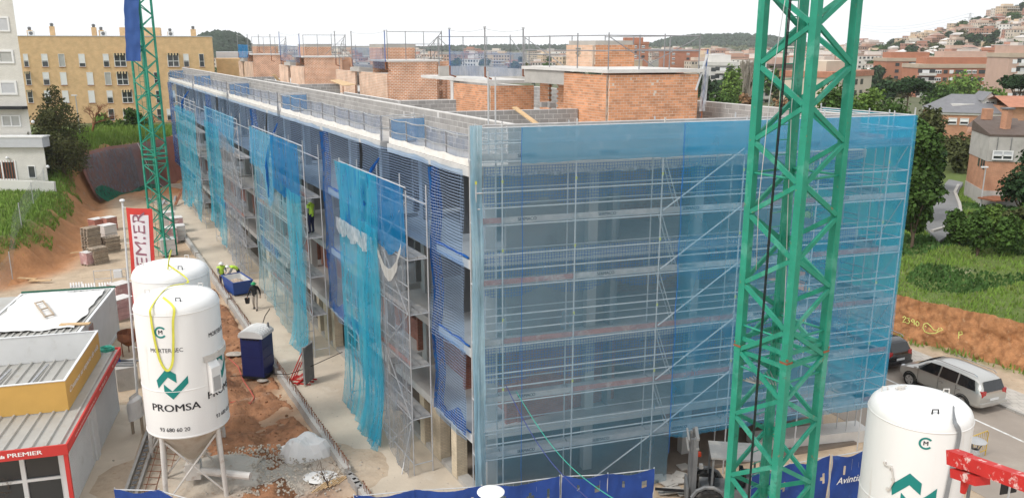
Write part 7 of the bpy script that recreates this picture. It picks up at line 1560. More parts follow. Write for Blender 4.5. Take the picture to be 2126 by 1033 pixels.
# right-hand side, near to far
ptree('broadleaf_tree', 'big dark leafy tree just right of the scaffold end', 1897, 59, 222, 105, 'leaf_mid', 6500, .36, lobes=11, trunk=.12)
ptree('broadleaf_tree', 'dense leafy tree in front, between the scaffold and the lane', 1893, 52, 335, 70, 'leaf_mid', 4200, .33, lobes=9, trunk=.1)
ptree('broadleaf_tree', 'darker tree left of the lane, below the hip-roofed house', 1926, 72, 292, 72, 'leaf_dark', 3000, .38, lobes=9, trunk=.12)
ptree('broadleaf_tree', 'olive bushy tree before the garden wall of the hip-roofed house', 1990, 84, 285, 85, 'leaf_olive', 2200, .4, lobes=8, trunk=.1)
ptree('broadleaf_tree', 'dark oak at the right picture edge beside the brick house', 2118, 56, 305, 100, 'leaf_dark', 4200, .3, lobes=10, trunk=.2)
ptree('broadleaf_tree', 'olive tree with a dark crown between the netting and the hip roof', 1915, 88, 214, 90, 'leaf_olive', 2600, .42, lobes=9, trunk=.15)
ptree('broadleaf_tree', 'mid green tree seen through the right bay of the crane', 1730, 92, 168, 110, 'leaf_mid', 2600, .45, lobes=9, trunk=.15)
ptree('broadleaf_tree', 'bright green tree right of the crane above the scaffold', 1790, 100, 172, 80, 'leaf_light', 2000, .45, lobes=8, trunk=.15)
ptree('broadleaf_tree', 'low green tree right of the tall scaffold pipe', 1838, 96, 202, 90, 'leaf_mid', 2000, .45, lobes=8, trunk=.1)
ptree('umbrella_pine', 'round umbrella pine left of the brick apartment block', 1880, 150, 160, 92, 'leaf_pine', 2400, .6, 'umbrella', trunk=.6, lobes=8)
ptree('umbrella_pine', 'dark layered pine at the right edge above the brick house', 2108, 135, 152, 80, 'leaf_pine', 2400, .55, 'umbrella', trunk=.5, lobes=9)
ptree('umbrella_pine', 'lower layered pine beside the dormer of the hip roof', 2085, 125, 205, 60, 'leaf_pine', 1300, .55, 'umbrella', trunk=.4, lobes=7)
ptree('broadleaf_tree', 'bright spring green tree in front of the brick apartment block', 1995, 210, 160, 95, 'leaf_light', 1800, .8, lobes=9, trunk=.1)
ptree('broadleaf_tree', 'green tree left of the bright one before the brick apartment block', 1940, 190, 178, 75, 'leaf_mid', 1400, .8, lobes=8, trunk=.1)
ptree('broadleaf_tree', 'light green tree above the hip roof, right of the bright one', 2045, 180, 185, 60, 'leaf_light', 1200, .7, lobes=7, trunk=.1)
ptree('poplar_tree', 'full green poplar rising behind the roof parapet left of the crane', 1517, 190, 137, 48, 'leaf_light', 1600, .75, 'poplar', lobes=7, trunk=.1)
ptree('broadleaf_tree', 'dark tree behind the roof right of the near stair head', 1462, 180, 148, 42, 'leaf_dark', 1000, .75, lobes=7, trunk=.1)
ptree('shrub', 'green bush behind the parapet left of the crane', 1497, 130, 190, 62, 'leaf_mid', 1100, .5, cat='bush', lobes=7, trunk=.05)
ptree('shrub', 'russet bush behind the parapet at the foot of the bare poplars', 1552, 135, 192, 40, 'leaf_russet', 700, .5, cat='bush', lobes=6, trunk=.05)
ptree('shrub', 'russet bush right behind the near stair head', 1447, 128, 196, 30, 'leaf_russet', 500, .5, cat='bush', lobes=5, trunk=.05)
ptree('shrub', 'russet bush seen through the lower crane bay', 1620, 120, 198, 70, 'leaf_russet', 900, .5, cat='bush', lobes=6, trunk=.05)
def bare(name, label, base, h, rnd_seed, spread, r_, m_, depth=4, kids=3, cat='tree', lean=(0, 0, 1)):
    rd = random.Random(rnd_seed); T = thing(name, label, cat, base); mb = MB(); base = Vector(base); branchy(mb, base - Vector((0, 0, .2)), Vector(lean).normalized(), h * .33, r_, depth, rd, spread, kids); mb.build('branches', m_, T, recalc=False, uv=False); return T
for i, u in enumerate((1540, 1553, 1566)):
    b = at(u, 230); T = thing('bare_poplar', 'leafless pale poplar left of the crane, %s of three' % ['left', 'middle', 'right'][i], 'tree', b, 'bare poplars'); rd = random.Random(i); mb = MB(); hh = hgt(128, 230, b); mb.path([b, b + Vector((0, 0, hh))], [.3, .04], 5)
    for k in range(60): z = rd.uniform(.1, .9) * hh; a = rd.uniform(0, 6.28); q = b + Vector((0, 0, z)); mb.path([q, q + Vector((math.cos(a) * .9, math.sin(a) * .9, 2.2)), q + Vector((math.cos(a) * 1.3, math.sin(a) * 1.3, min(6, hh - z)))], [.13, .09, .03], 4)
    mb.build('branches', 'bark_pale', T, recalc=False, uv=False)
# shrubs along the lane
rs = random.Random(5); wd_ = ['leftmost', 'second', 'third', 'fourth', 'fifth', 'sixth', 'seventh', 'eighth', 'rightmost']
for i in range(9):
    u = 1992 + i * 18; y = 52 + 3 * math.sin(i * 2.1); ptree('shrub', '%s shrub of the row along the top of the grassy bank' % wd_[i], u, y, 432 + 14 * math.sin(i * 1.7), 60, ['leaf_mid', 'leaf_olive', 'leaf_mid', 'leaf_light', 'leaf_olive'][i % 5], 1100, .26, cat='bush', group='shrubs on the bank', lobes=7, trunk=.03)
# left-hand side
b = at(133, 79); tree('conifer', 'tall dark feathery conifer on the left bank before the ochre block', b, hgt(172, 79, b), 6.8, 'leaf_conifer', 6500, .38, 'cone', lobes=12, trunk=.2)
bare('bare_tree', 'leafless reddish tree behind the conifer', at(190, 100), hgt(190, 100, at(190, 100)), 3, .55, .16, 'rust', 6, 3, lean=(.35, 0, 1))
bare('bare_tree', 'leafless shrubby tree right of the slim crane before the ochre block', at(318, 104), hgt(222, 104, at(318, 104)), 9, .55, .1, 'rust', 5, 3)
for i, (u, vt, w_, lf) in enumerate(((215, 238, 34, 'leaf_light'), (252, 252, 30, 'leaf_light'), (276, 225, 46, 'leaf_mid'), (205, 262, 26, 'leaf_light'), (300, 246, 30, 'leaf_mid'), (95, 225, 40, 'leaf_olive'))): ptree('shrub', '%s bush before the ochre block' % ['tall light green left', 'low light green middle', 'large mid green', 'low leftmost green', 'rightmost green', 'olive half-hidden'][i], u, 108, vt, w_, lf, 700, .45, cat='bush', group='bushes before the ochre block', lobes=6, trunk=.05)
bare('twigs', 'bare twiggy shrub at the bottom left corner, in front of the hut', G(60, 1060), 2.4, 21, .7, .03, 'bark', 5, 3, cat='bush'); bare('twigs', 'bare twiggy shrub at the bottom, behind the fence', G(680, 1015), 2.0, 24, .7, .035, 'bark', 4, 3, cat='bush')

# ================================================================== left: white block, ochre block, sprayed wall
mat('render_white', (.66, .645, .6), .85, .05, .6, dirt=((.55, .52, .47), .6, .5, .4)); brickmat('tile_white', (.68, .66, .61), (.63, .61, .56), (.55, .53, .49), .3, .1, ms=.01, var=.05)
mat('shutter', (.5, .51, .53), .6, .05, 3); mat('frame_white', (.75, .75, .74), .5, .04); mat('pane', (.05, .055, .06), .1, .2, 1, spec=.6); mat('curtain', (.42, .42, .4), .8, .1, 4)
brickmat('brick_ochre', (.7, .47, .25), (.65, .42, .21), (.66, .48, .29), .28, .08, ms=.008, var=.1); mat('sill_red', (.36, .12, .06), .8, .1)
mat('awning_dark', (.02, .022, .025), .8, .1); mat('awning_cream', (.62, .5, .3), .8, .1)
def win(parent, p, ex, w_, h, kind, depth=.06, sill=None, nm='window'):
    """window on a facade: p = lower left corner, ex = along the wall. frame > panes, shutter"""
    p, ex = Vector(p), Vector(ex).normalized(); nn = Vector((ex.y, -ex.x, 0)); U = Vector((0, 0, 1)); t = max(.05, w_ * .06)
    mb = MB()
    for (a, b, c_, d_) in ((0, 0, w_, t), (0, h - t, w_, t), (0, t, t, h - 2 * t), (w_ - t, t, t, h - 2 * t)) + (((w_ / 2 - t / 2, t, t, h - 2 * t),) if w_ > 1.1 else ()) + (((t, h * .42, w_ - 2 * t, t),) if kind in ('half', 'bars') else ()): mb.obox(p + ex * a + U * b + nn * .001, ex * c_, nn * depth, U * d_)
    o = mb.build(nm, 'frame_white', parent)
    mb = MB(); mb.obox(p + ex * t * .5 + U * t * .5 - nn * .02, ex * (w_ - t), nn * .035, U * (h - t)); mb.build('pane', 'pane' if kind != 'curtain' else 'curtain', o)
    if kind in ('shut', 'half', 'most'):
        f_ = {'shut': .96, 'half': .52, 'most': .72}[kind]; mb = MB(); mb.obox(p + ex * t + U * (h * (1 - f_)) + nn * .017, ex * (w_ - 2 * t), nn * .03, U * (h * f_ - t)); mb.build('shutter', 'frame_white' if sill else 'shutter', o)
    if sill: mb = MB(); mb.obox(p - ex * .05 - U * .08, ex * (w_ + .1), nn * .1, U * .07); mb.build('sill', sill, o)
    if kind == 'grille':
        for i in range(10): mb = MB(); mb.obox(p + ex * (w_ * (i + .3) / 10) + nn * .05, ex * .04, nn * .03, U * h); mb.build('grille_bar', 'sill_red', o)
    return o
yw = 77.0; xr = UX(60, yw, 9); WB = thing('white_block', 'white tiled apartment block at the left picture edge with grey shutters', 'building', (xr - 5, yw + 5, 2.4))
mb = MB(); mb.obox((xr - 9, yw, 5.2), (9, 0, 0), (-8, 12, 0), (0, 0, 18)); mb.build('tower', 'tile_white', WB)
xl = UX(98, 75.5, 4); mb = MB(); mb.obox((xl - 12, 75.5, 2.2), (12, 0, 0), (-6.5, 10, 0), (0, 0, 4.2)); mb.build('lower_storey', 'tile_white', WB)
mb = MB(); mb.obox((xl - 12, 75.2, 6.35), (12.1, 0, 0), (0, 1.2, 0), (0, 0, .9)); mb.build('balcony', 'shutter', WB); mb = MB(); mb.obox((xl - 12, 75.15, 7.25), (12.2, 0, 0), (0, 1.3, 0), (0, 0, .12)); mb.build('coping', 'frame_white', WB)
for (u0, u1, v0, v1, kd_) in ((-30, 22, 66, 35, 'shut'), (-30, 31, 132, 104, 'curtain'), (-30, 38, 197, 168, 'shut'), (6, 45, 263, 239, 'curtain')):
    x0, x1 = UX(u0, yw, ZV(v0, yw)), UX(u1, yw, ZV(v0, yw)); z0, z1 = ZV(v0, yw), ZV(v1, yw); win(WB, (x0, yw, z0), (1, 0, 0), x1 - x0, z1 - z0, kd_, .08)
mb = MB(); z = ZV(226, yw); mb.obox((xr - 8, yw - .9, z), (UX(58, yw, z) - xr + 8, 0, 0), (0, .9, 0), (0, 0, .25)); mb.build('canopy', 'awning_dark', WB)
yl = 75.5
for (u0, u1, v0, v1, kd_) in ((-20, 38, 374, 333, 'grille'), (61, 76, 369, 344, 'plain')):
    x0, x1 = UX(u0, yl, ZV(v0, yl)), UX(u1, yl, ZV(v0, yl)); win(WB, (x0, yl, ZV(v0, yl)), (1, 0, 0), x1 - x0, ZV(v1, yl) - ZV(v0, yl), kd_, .06)
for (u, v) in ((15, 328), (68, 253), (99, 346)): mb = MB(); c_ = DP(u, v, yl - .2); mb.ball(c_, .16, 8); mb.build('wall_lamp', 'frame_white', WB, smooth=True)
mb = MB(); p, q = at(-20, 73.5), at(116, 73.0); mb.bar(zp(p, gh(p.x, p.y) + .45), zp(q, gh(q.x, q.y) + .45), .25, 1.1); tag(mb.build('garden_wall', 'render_white'), 'low white garden wall at the foot of the white block', 'wall')
# ochre block
oL, oR = Vector((UX(47, 128, 10), 128, 2)), Vector((UX(446, 137, 10), 137, 2)); ox = (oR - oL); OW = ox.length; ox.normalize(); on = Vector((ox.y, -ox.x, 0)); zO = ZV(75.5, 128)
OB = thing('ochre_block', 'long ochre brick apartment block with rows of white framed windows', 'building', oL)
mb = MB(); mb.obox(zp(oL, 1.5), ox * OW, -on * 12, (0, 0, zO - 1.5)); mb.build('wall', 'brick_ochre', OB); mb = MB(); mb.obox(zp(oL, zO) + on * .06 - ox * .06, ox * (OW + .12), -on * 12.1, (0, 0, .1)); mb.build('roof_edge', 'shutter', OB)
def on_ochre(u, v):
    r_ = ray(u, v); n_ = on; t = (oL - EYE).dot(n_) / r_.dot(n_); return EYE + r_ * t
rows = [[(56, 10, 'half'), (95, 13, 'half'), (130, 13, 'curtain'), (172, 13, 'most'), (222, 12, 'half'), (251, 25, 'bars'), (361, 24, 'bars'), (388, 11, 'half'), (420, 10, 'bars')], [(61, 11, 'bars'), (98, 13, 'half'), (134, 13, 'shut'), (189, 13, 'shut'), (226, 13, 'curtain'), (256, 24, 'bars'), (327, 11, 'bars'), (356, 10, 'bars')], [(65, 11, 'bars'), (101, 13, 'half'), (138, 13, 'shut'), (192, 13, 'shut'), (230, 12, 'half'), (266, 22, 'bars'), (331, 11, 'bars'), (360, 10, 'half')], [(104, 12, 'half'), (233, 12, 'bars'), (268, 22, 'bars'), (333, 11, 'bars'), (353, 10, 'half')]]
for ri, (v0, v1) in enumerate(((139, 112), (177, 150), (214, 188), (250, 226))):
    for (u, w_, kd_) in rows[ri]:
        p, q = on_ochre(u - w_ / 2, v0), on_ochre(u + w_ / 2, v0); z1 = on_ochre(u, v1).z; o = win(OB, p, ox, (q - p).dot(ox), z1 - p.z, kd_, .07, 'sill_red')
        if w_ > 20 or u in (61, 65):
            mb = MB(); a = zp(p, z1 + .06) + on * .05
            for k in range(8): mb.obox(a + ox * ((q - p).dot(ox) * k / 8), ox * ((q - p).dot(ox) / 8), on * .7, (0, 0, .05), mi=k % 2)
            for k in range(8): mb.obox(a + ox * ((q - p).dot(ox) * k / 8) + on * .68 - Vector((0, 0, .28)), ox * ((q - p).dot(ox) / 8), on * .03, (0, 0, .28), mi=k % 2)
            mb.build('awning', ['awning_cream', 'awning_dark'], o)
for i, (u, vt, w_) in enumerate(((56, 63, 11), (104, 55, 10), (192, 57, 10), (207, 63, 10), (352, 66, 12), (401, 61, 11))):
    p = on_ochre(u - w_ / 2, 75) - on * 2; q = on_ochre(u + w_ / 2, 75) - on * 2; s_ = (q - p).dot(ox); z1 = ZV(vt, p.y); mb = MB(); mb.obox(zp(p, zO), ox * s_, -on * s_, (0, 0, z1 - zO)); ch = mb.build('chimney', 'brick_ochre', OB)
    mb = MB(); c_ = zp(p, z1) + ox * s_ / 2 - on * s_ / 2; mb.lathe([(.22, 0), (.22, .3), (.3, .3), (.3, .36), (.2, .42), (.2, .5), (.001, .52)], c_, 10); mb.build('cowl', 'machine_grey', ch)
p, q = on_ochre(243, 75) - on * 4, on_ochre(329, 75) - on * 4; mb = MB(); mb.obox(zp(p, zO), ox * (q - p).dot(ox), -on * 4, (0, 0, ZV(57, p.y) - zO)); mb.build('stair_head', 'brick_ochre', OB)
for u in (62, 213, 354): c_ = zp(on_ochre(u, 75) - on * 1.2, zO + .1); mb = MB(); mb.box(c_, (.9, .4, .7), math.atan2(ox.y, ox.x)); o = mb.build('air_conditioner', 'frame_white', OB); mb = MB(); mb.tube(c_ + on * .2 + Vector((0, 0, .35)), c_ + on * .22 + Vector((0, 0, .35)), .27, n=14); mb.build('fan', 'machine_grey', o)
# low extension right of it
mb = MB(); p = on_ochre(447, 122) - on * 10; mb.obox(zp(p, 1), ox * 14, -on * 8, (0, 0, ZV(122, p.y) - 1)); tag(mb.build('low_block', 'brick_ochre'), 'low ochre wing seen past the end of the ochre block', 'building'); mb = MB(); p = p - on * 9; mb.obox(zp(p, 1), ox * 12, -on * 8, (0, 0, ZV(108, p.y) - 1)); tag(mb.build('low_block', 'shutter'), 'grey flat-roofed box behind the low ochre wing', 'building')
# street lamp before the ochre block
c_ = at(167, 98); T = thing('street_lamp', 'thin street lamp before the ochre block, beside the conifer', 'lamp', c_); z = ZV(199, 98); pipe(T, 'pole', c_, zp(c_, z), .06); mb = MB(); mb.box(zp(c_, z) + Vector((-.15, 0, 0)), (.6, .25, .12), 0); mb.build('head', 'frame_white', T)
# sprayed concrete wall
mat('shotcrete', (.28, .12, .09), .85, .3, .5, bump=.6, bscale=3, dirt=[((.2, .17, .18), .5, .16, .8), ((.3, .12, .065), .52, .35, .7)])
SWP = [Vector((*p, 0)) for p in LBP[5:12]]
def swp(u, v, lift=.0):
    p, _ = along(SWP, u); e = .03; a, _ = along(SWP, max(0, u - e)); b, _ = along(SWP, min(1, u + e)); d = (b - a).normalized(); nn = Vector((-d.y, d.x, 0)); H_ = 2.6 + 2.4 * sst(72, 86, p.y) + .1
    inv = .5 - math.sin(math.asin(max(-1, min(1, 1 - 2 * v))) / 3); wd2 = 3.0 - 1.6 * sst(78, 86, p.y)
    return p + nn * (wd2 * inv - .45 - lift) + Vector((0, 0, H_ * v - .05 + .12 * n3(u * 14, v * 3)))
mb = MB(); mb.grid(lambda u, v: (swp(.165 + u * .835, v), (u * 40, v * 5)), 90, 14); o = mb.build('sprayed_wall', 'shotcrete', recalc=False, smooth=True); tag(o, 'curved reddish sprayed concrete retaining wall at the far left', 'wall')
mb = MB(); mb.path([swp(.30 + .03 * t * t, 1 - t, .06) for t in [k / 12 for k in range(13)]], .035, 5); tag(mb.build('rope', 'cloth_white'), 'white rope hanging down the sprayed wall', 'rope')
netmat('net_green', (.02, .2, .12), .75, .3, 2, (.05, .3, .2)); mb = MB(); mb.grid(lambda u, v: (swp(.16 + u * .16, v * (.34 - .22 * u) * (.6 + .4 * math.sin(u * 9)), .25 + .5 * (1 - v)), (u, v)), 30, 8); tag(mb.build('ground_net', 'net_green', recalc=False, smooth=True), 'green net crumpled along the foot of the sprayed wall', 'netting')
mb = MB(); mb.grid(lambda u, v: (swp(.17 + u * .11, .05 + v * .9, .12 + .1 * n3(u * 8, v * 8)), (u, v)), 20, 12); tag(mb.build('wall_net', 'net_dusty', recalc=False, smooth=True), 'pale net draped over the left part of the sprayed wall', 'netting')
# wire fence on the left bank
gridmat('chain_link', (.4, .42, .42), .06, .006, .06); T = thing('wire_fence', 'leaning wire mesh fence on the grassy left bank', 'fence', G(60, 440, 2.6)); fpx = [(-30, 545), (15, 505), (45, 470), (70, 425), (95, 395), (108, 375)]; FPp = [G(u, v, 2.6) for u, v in fpx]
for p in FPp: pipe(T, 'post', zp(p, gh(p.x, p.y) - .1), zp(p, gh(p.x, p.y) + 1.9), .03)
for a, b in zip(FPp[:-1], FPp[1:]): mb = MB(); mb.grid(lambda u, v: (zp(a.lerp(b, u), gh(*a.lerp(b, u)[:2]) + .05 + 1.75 * v), (u * (b - a).length, v * 1.75)), 4, 2); mb.build('mesh', 'chain_link', T, recalc=False)
for i, (u, v) in enumerate(((28, 510), (50, 515), (138, 465))):
    p = G(u, v, 2.4); z = gh(p.x, p.y); mb = MB(); mb.bar(zp(p, z + .15), zp(p, z + .2) + Vector((1.5, -.5 + i * .5, .0)), .22, .05); tag(mb.build('board', 'timber'), ['yellow board lying in the grass, nearest the fence', 'yellow board in the grass, lower of two on the left bank', 'broken pallet board on the grassy bank near the earth edge'][i], 'board')

# ================================================================== right: houses beyond the bank
brickmat('brick_house', (.5, .23, .13), (.43, .19, .1), (.5, .36, .27), .26, .075, ms=.009, var=.15); mat('roof_slate', (.19, .19, .2), .8, .12, 1.5, streak=False); mat('roof_brown', (.115, .085, .07), .85, .2, 2, bump=.4, bscale=12); mat('roof_terracotta', (.42, .19, .12), .85, .2, 1)
c0 = G(2037, 428, 2.75); lf_, rt_ = Vector((.25, .97, 0)), Vector((.97, -.2, 0)).normalized(); zt1 = ZV(283, c0.y); BH = thing('brick_house', 'orange brick house with concrete attic band beside the lane at the right', 'house', c0)
mb = MB(); lw, rw = 5.2, 9.0; zb1 = c0.z
def hpoly(zA, zB, zC, z0, m_, nm, off=0.0): mb = MB(); o = zp(c0, 0); P_ = [o, o + lf_ * lw, o + lf_ * lw + rt_ * rw, o + rt_ * rw]; g = off; P_ = [p + ((o + (lf_ * lw + rt_ * rw) / 2) - p).normalized() * -g for p in P_]; mb.add([zp(p, z0) for p in P_] + [zp(P_[0], zA), zp(P_[1], zB), zp(P_[2], zB), zp(P_[3], zA)], [(3, 2, 1, 0), (4, 5, 6, 7)] + [(i, (i + 1) % 4, 4 + (i + 1) % 4, 4 + i) for i in range(4)]); return mb.build(nm, m_, BH)
hpoly(zt1 - 2.0, zt1 - 2.0, 0, zb1 + 1.3, 'brick_house', 'wall'); hpoly(zb1 + 1.3, zb1 + 1.3, 0, zb1 - .5, 'concrete', 'base', .04); hpoly(zt1, zt1 + .7, 0, zt1 - 2.0, 'concrete', 'attic_band', .06); hpoly(zt1 + .15, zt1 + .85, 0, zt1 - .02, 'roof_brown', 'roof', .1)
rn = Vector((rt_.y, -rt_.x, 0)); zw = ZV(331, c0.y)
win(BH, zp(c0, zw) + rt_ * .25 + rn * .1, rt_, 1.5, .75, 'half', .08)
for k in range(9): mb = MB(); mb.obox(zp(c0, zt1 - 1.95) + rt_ * (k * 1.0 + .5) + rn * .07, rt_ * .04, rn * .03, (0, 0, 1.9)); mb.build('seam', 'machine_grey', BH)
ln_ = Vector((-lf_.y, lf_.x, 0)); ln_ = ln_ if ln_.y < 0 else -ln_
for (t, z, w_, h) in ((1.2, zb1 + 3.0, .35, .8), (2.0, zb1 + 3.0, .35, .8), (.6, zb1 + 2.9, .3, .9), (1.5, zt1 - 1.4, .4, .7), (3.0, zt1 - 1.4, .4, .7)): mb = MB(); mb.obox(zp(c0, z) + lf_ * t - ln_ * .05, lf_ * w_, ln_ * .08, (0, 0, h)); mb.build('window', 'pane', BH)
for t in (.6, 2.4): mb = MB(); mb.obox(zp(c0, zb1 + .2) + lf_ * t, lf_ * 1.1, ln_ * .1, (0, 0, .9)); mb.build('shutter_door', 'shutter', BH)
mb = MB(); mb.box(zp(c0, zt1) + rt_ * 1.6 + lf_ * 2.2, (.55, .55, 2.0), .3); ch = mb.build('chimney', 'brick_house', BH); mb = MB(); mb.box(zp(c0, zt1 + 2.0) + rt_ * 1.6 + lf_ * 2.2, (.75, .75, .12), .3); mb.build('chimney_cap', 'machine_grey', ch)
# street lamp by it
lb_ = G(2035, 432, 2.75); T = thing('street_lamp', 'thin white street lamp in front of the orange brick house', 'lamp', lb_); zl_ = ZV(348, lb_.y); pipe(T, 'pole', lb_, zp(lb_, zl_), .05); mb = MB(); mb.box(zp(lb_, zl_) + Vector((-.1, 0, 0)), (.5, .2, .1), 0); mb.build('head', 'frame_white', T)
mb = MB(); a, b = G(2045, 437, 2.7), G(2160, 425, 2.7); mb.bar(a + Vector((0, 0, .9)), b + Vector((0, 0, .9)), 1.6, .12); T = thing('lean_to', 'low brown lean-to roof right of the brick house, above the shrubs', 'shed', a); mb.build('roof', 'rust', T)
for t in (.1, .5, .9): pipe(T, 'post', a.lerp(b, t), a.lerp(b, t) + Vector((0, 0, .9)), .06)
# hip-roofed villa
yv = 112; 
def vp(u, v, y): return DP(u, v, y)
e1, e2, e3 = vp(1952, 232, yv - 4), vp(2098, 238, yv - 7), vp(1914, 213, yv + 6); r1_, r2_ = vp(1965, 194, yv + 3), vp(2022, 196, yv); e4 = e3 + (e2 - e1); zev = (e1.z + e2.z) / 2; zE = zev
VL = thing('hip_roof_villa', 'brick villa with a large grey hip roof, dormer and brick chimneys', 'house', zp(e1, 2)); A4 = [zp(e1, zE), zp(e2, zE), zp(e4, zE), zp(e3, zE)]; zRr = ZV(195, yv)
cen = sum(A4, Vector()) / 4; ra, rb_ = cen.lerp((A4[0] + A4[3]) / 2, .42), cen.lerp((A4[1] + A4[2]) / 2, .42); ra.z = rb_.z = zRr
mb = MB(); mb.add(A4 + [ra, rb_], [(0, 1, 5, 4), (2, 3, 4, 5), (1, 2, 5), (3, 0, 4), (3, 2, 1, 0)]); mb.build('roof', 'roof_slate', VL)
mb = MB(); ins = [p.lerp(cen, .06) for p in A4]; mb.prism([(p.x, p.y) for p in ins], 1.5, zE - .01); mb.build('wall', 'brick_house', VL)
mb = MB(); ins2 = [p.lerp(cen, .03) for p in A4]; mb.prism([(p.x, p.y) for p in ins2], zE - .3, zE - .02); mb.build('cornice', 'concrete_pale', VL)
vx = (A4[1] - A4[0]).normalized()
for t in (.12, .3, .55, .75): win(VL, zp(ins[0].lerp(ins[1], t), zE - 1.5), vx, 1.0 if t != .55 else .6, .8, 'half', .1, 'concrete_pale')
mb = MB(); mb.obox(zp(ins[0], 1.5) - vx.cross(Vector((0, 0, 1))) * -.0, vx * 3.5, Vector((vx.y, -vx.x, 0)) * 1.2, (0, 0, .9)); mb.build('porch', 'render_white', VL)
for (u, vb, vt) in ((2002, 221, 208), (2040, 221, 210), (2064, 212, 200)):
    p = DP(u, vb, yv - 1); mb = MB(); mb.box(zp(p, p.z - .8), (.75, .75, ZV(vt, yv - 1) - p.z + .8), .2); ch = mb.build('chimney', 'brick_house', VL); mb = MB(); mb.box(zp(p, ZV(vt, yv - 1)), (.95, .95, .12), .2); mb.build('chimney_cap', 'machine_grey', ch)
p = DP(2054, 224, yv - 3.5); dm = part('dormer', VL, p); mb = MB(); mb.extr([p + Vector((-.9, 0, 0)), p + Vector((.9, 0, 0)), p + Vector((.9, 0, 1.0)), p + Vector((0, 0, 1.9)), p + Vector((-.9, 0, 1.0))], (0, 3, 0)); mb.build('dormer_gable', 'render_white', dm); win(dm, p + Vector((-.6, -.02, .1)), (1, 0, 0), 1.2, .75, 'plain', .06)
mb = MB(); mb.add([p + Vector((-1.1, -.2, .95)), p + Vector((0, -.2, 2.05)), p + Vector((1.1, -.2, .95)), p + Vector((-1.1, 3, .95)), p + Vector((0, 3, 2.05)), p + Vector((1.1, 3, .95))], [(0, 1, 4, 3), (1, 2, 5, 4)]); mb.build('dormer_roof', 'roof_slate', dm, recalc=False)
mb = MB(); p = DP(1978, 221, yv - 3); mb.obox(p, (2.6, -.4, 0), (0, 1.5, 0), (0, 0, .35)); mb.build('roof_light', 'concrete_pale', VL)
# brown-roofed house between villa and brick house
HB = thing('brown_roof_house', 'brick house with dark brown gable roof between the villa and the lane house', 'house', DP(2070, 290, 92)); p0, p1, p2_, p3 = DP(2005, 262, 88), DP(2135, 285, 84), DP(2112, 246, 92), DP(2035, 238, 96)
zq = (p0.z + p1.z) / 2; mb = MB(); mb.add([p0, p1, p2_, p3, p3 + Vector((2, 6, -2)), p2_ + Vector((2, 6, -2))], [(0, 1, 2, 3), (3, 2, 5, 4)]); mb.build('roof', 'roof_brown', HB, recalc=False)
mb = MB(); mb.prism([(p.x, p.y) for p in (p0 + Vector((.3, .3, 0)), p1 + Vector((-.3, .3, 0)), p2_ + Vector((1, 5.5, 0)), p3 + Vector((2, 5.5, 0)))], 1.5, min(p0.z, p1.z) - .05); mb.build('wall', 'brick_house', HB)
mb = MB(); mb.add([p1 + Vector((-.1, .2, -.1)), p2_ + Vector((.05, 0, -.1)), p2_ + Vector((2, 6, -2.1)), zp(p2_ + Vector((2, 6, 0)), 1.5), zp(p1 + Vector((-.1, .2, 0)), 1.5)], [(0, 1, 2, 3, 4)]); mb.build('gable', 'brick_house', HB, recalc=False)
win(HB, DP(2104, 272, 85) + Vector((0, -.4, 0)), (1, .0, 0), 1.5, .8, 'plain', .08); mb = MB(); mb.box(DP(2048, 248, 92), (.8, .8, 1.2), .2); mb.build('chimney', 'brick_house', HB)
mb = MB(); mb.obox(zp(DP(2095, 240, 104), 1.5), (9, 0, 0), (0, 6, 0), (0, 0, DP(2095, 222, 104).z - 1.5)); T = thing('tile_roof_house', 'house with terracotta roof edge at the right picture border', 'house', zp(DP(2095, 240, 104), 1.5)); mb.build('wall', 'brick_house', T); mb = MB(); z = DP(2095, 222, 104).z; o = zp(DP(2092, 240, 103.5), z); mb.add([o, o + Vector((10, 0, 0)), o + Vector((10, 3.5, 1.2)), o + Vector((0, 3.5, 1.2)), o + Vector((0, 7, 0)), o + Vector((10, 7, 0))], [(0, 1, 2, 3), (3, 2, 5, 4)]); mb.build('roof', 'roof_terracotta', T, recalc=False)

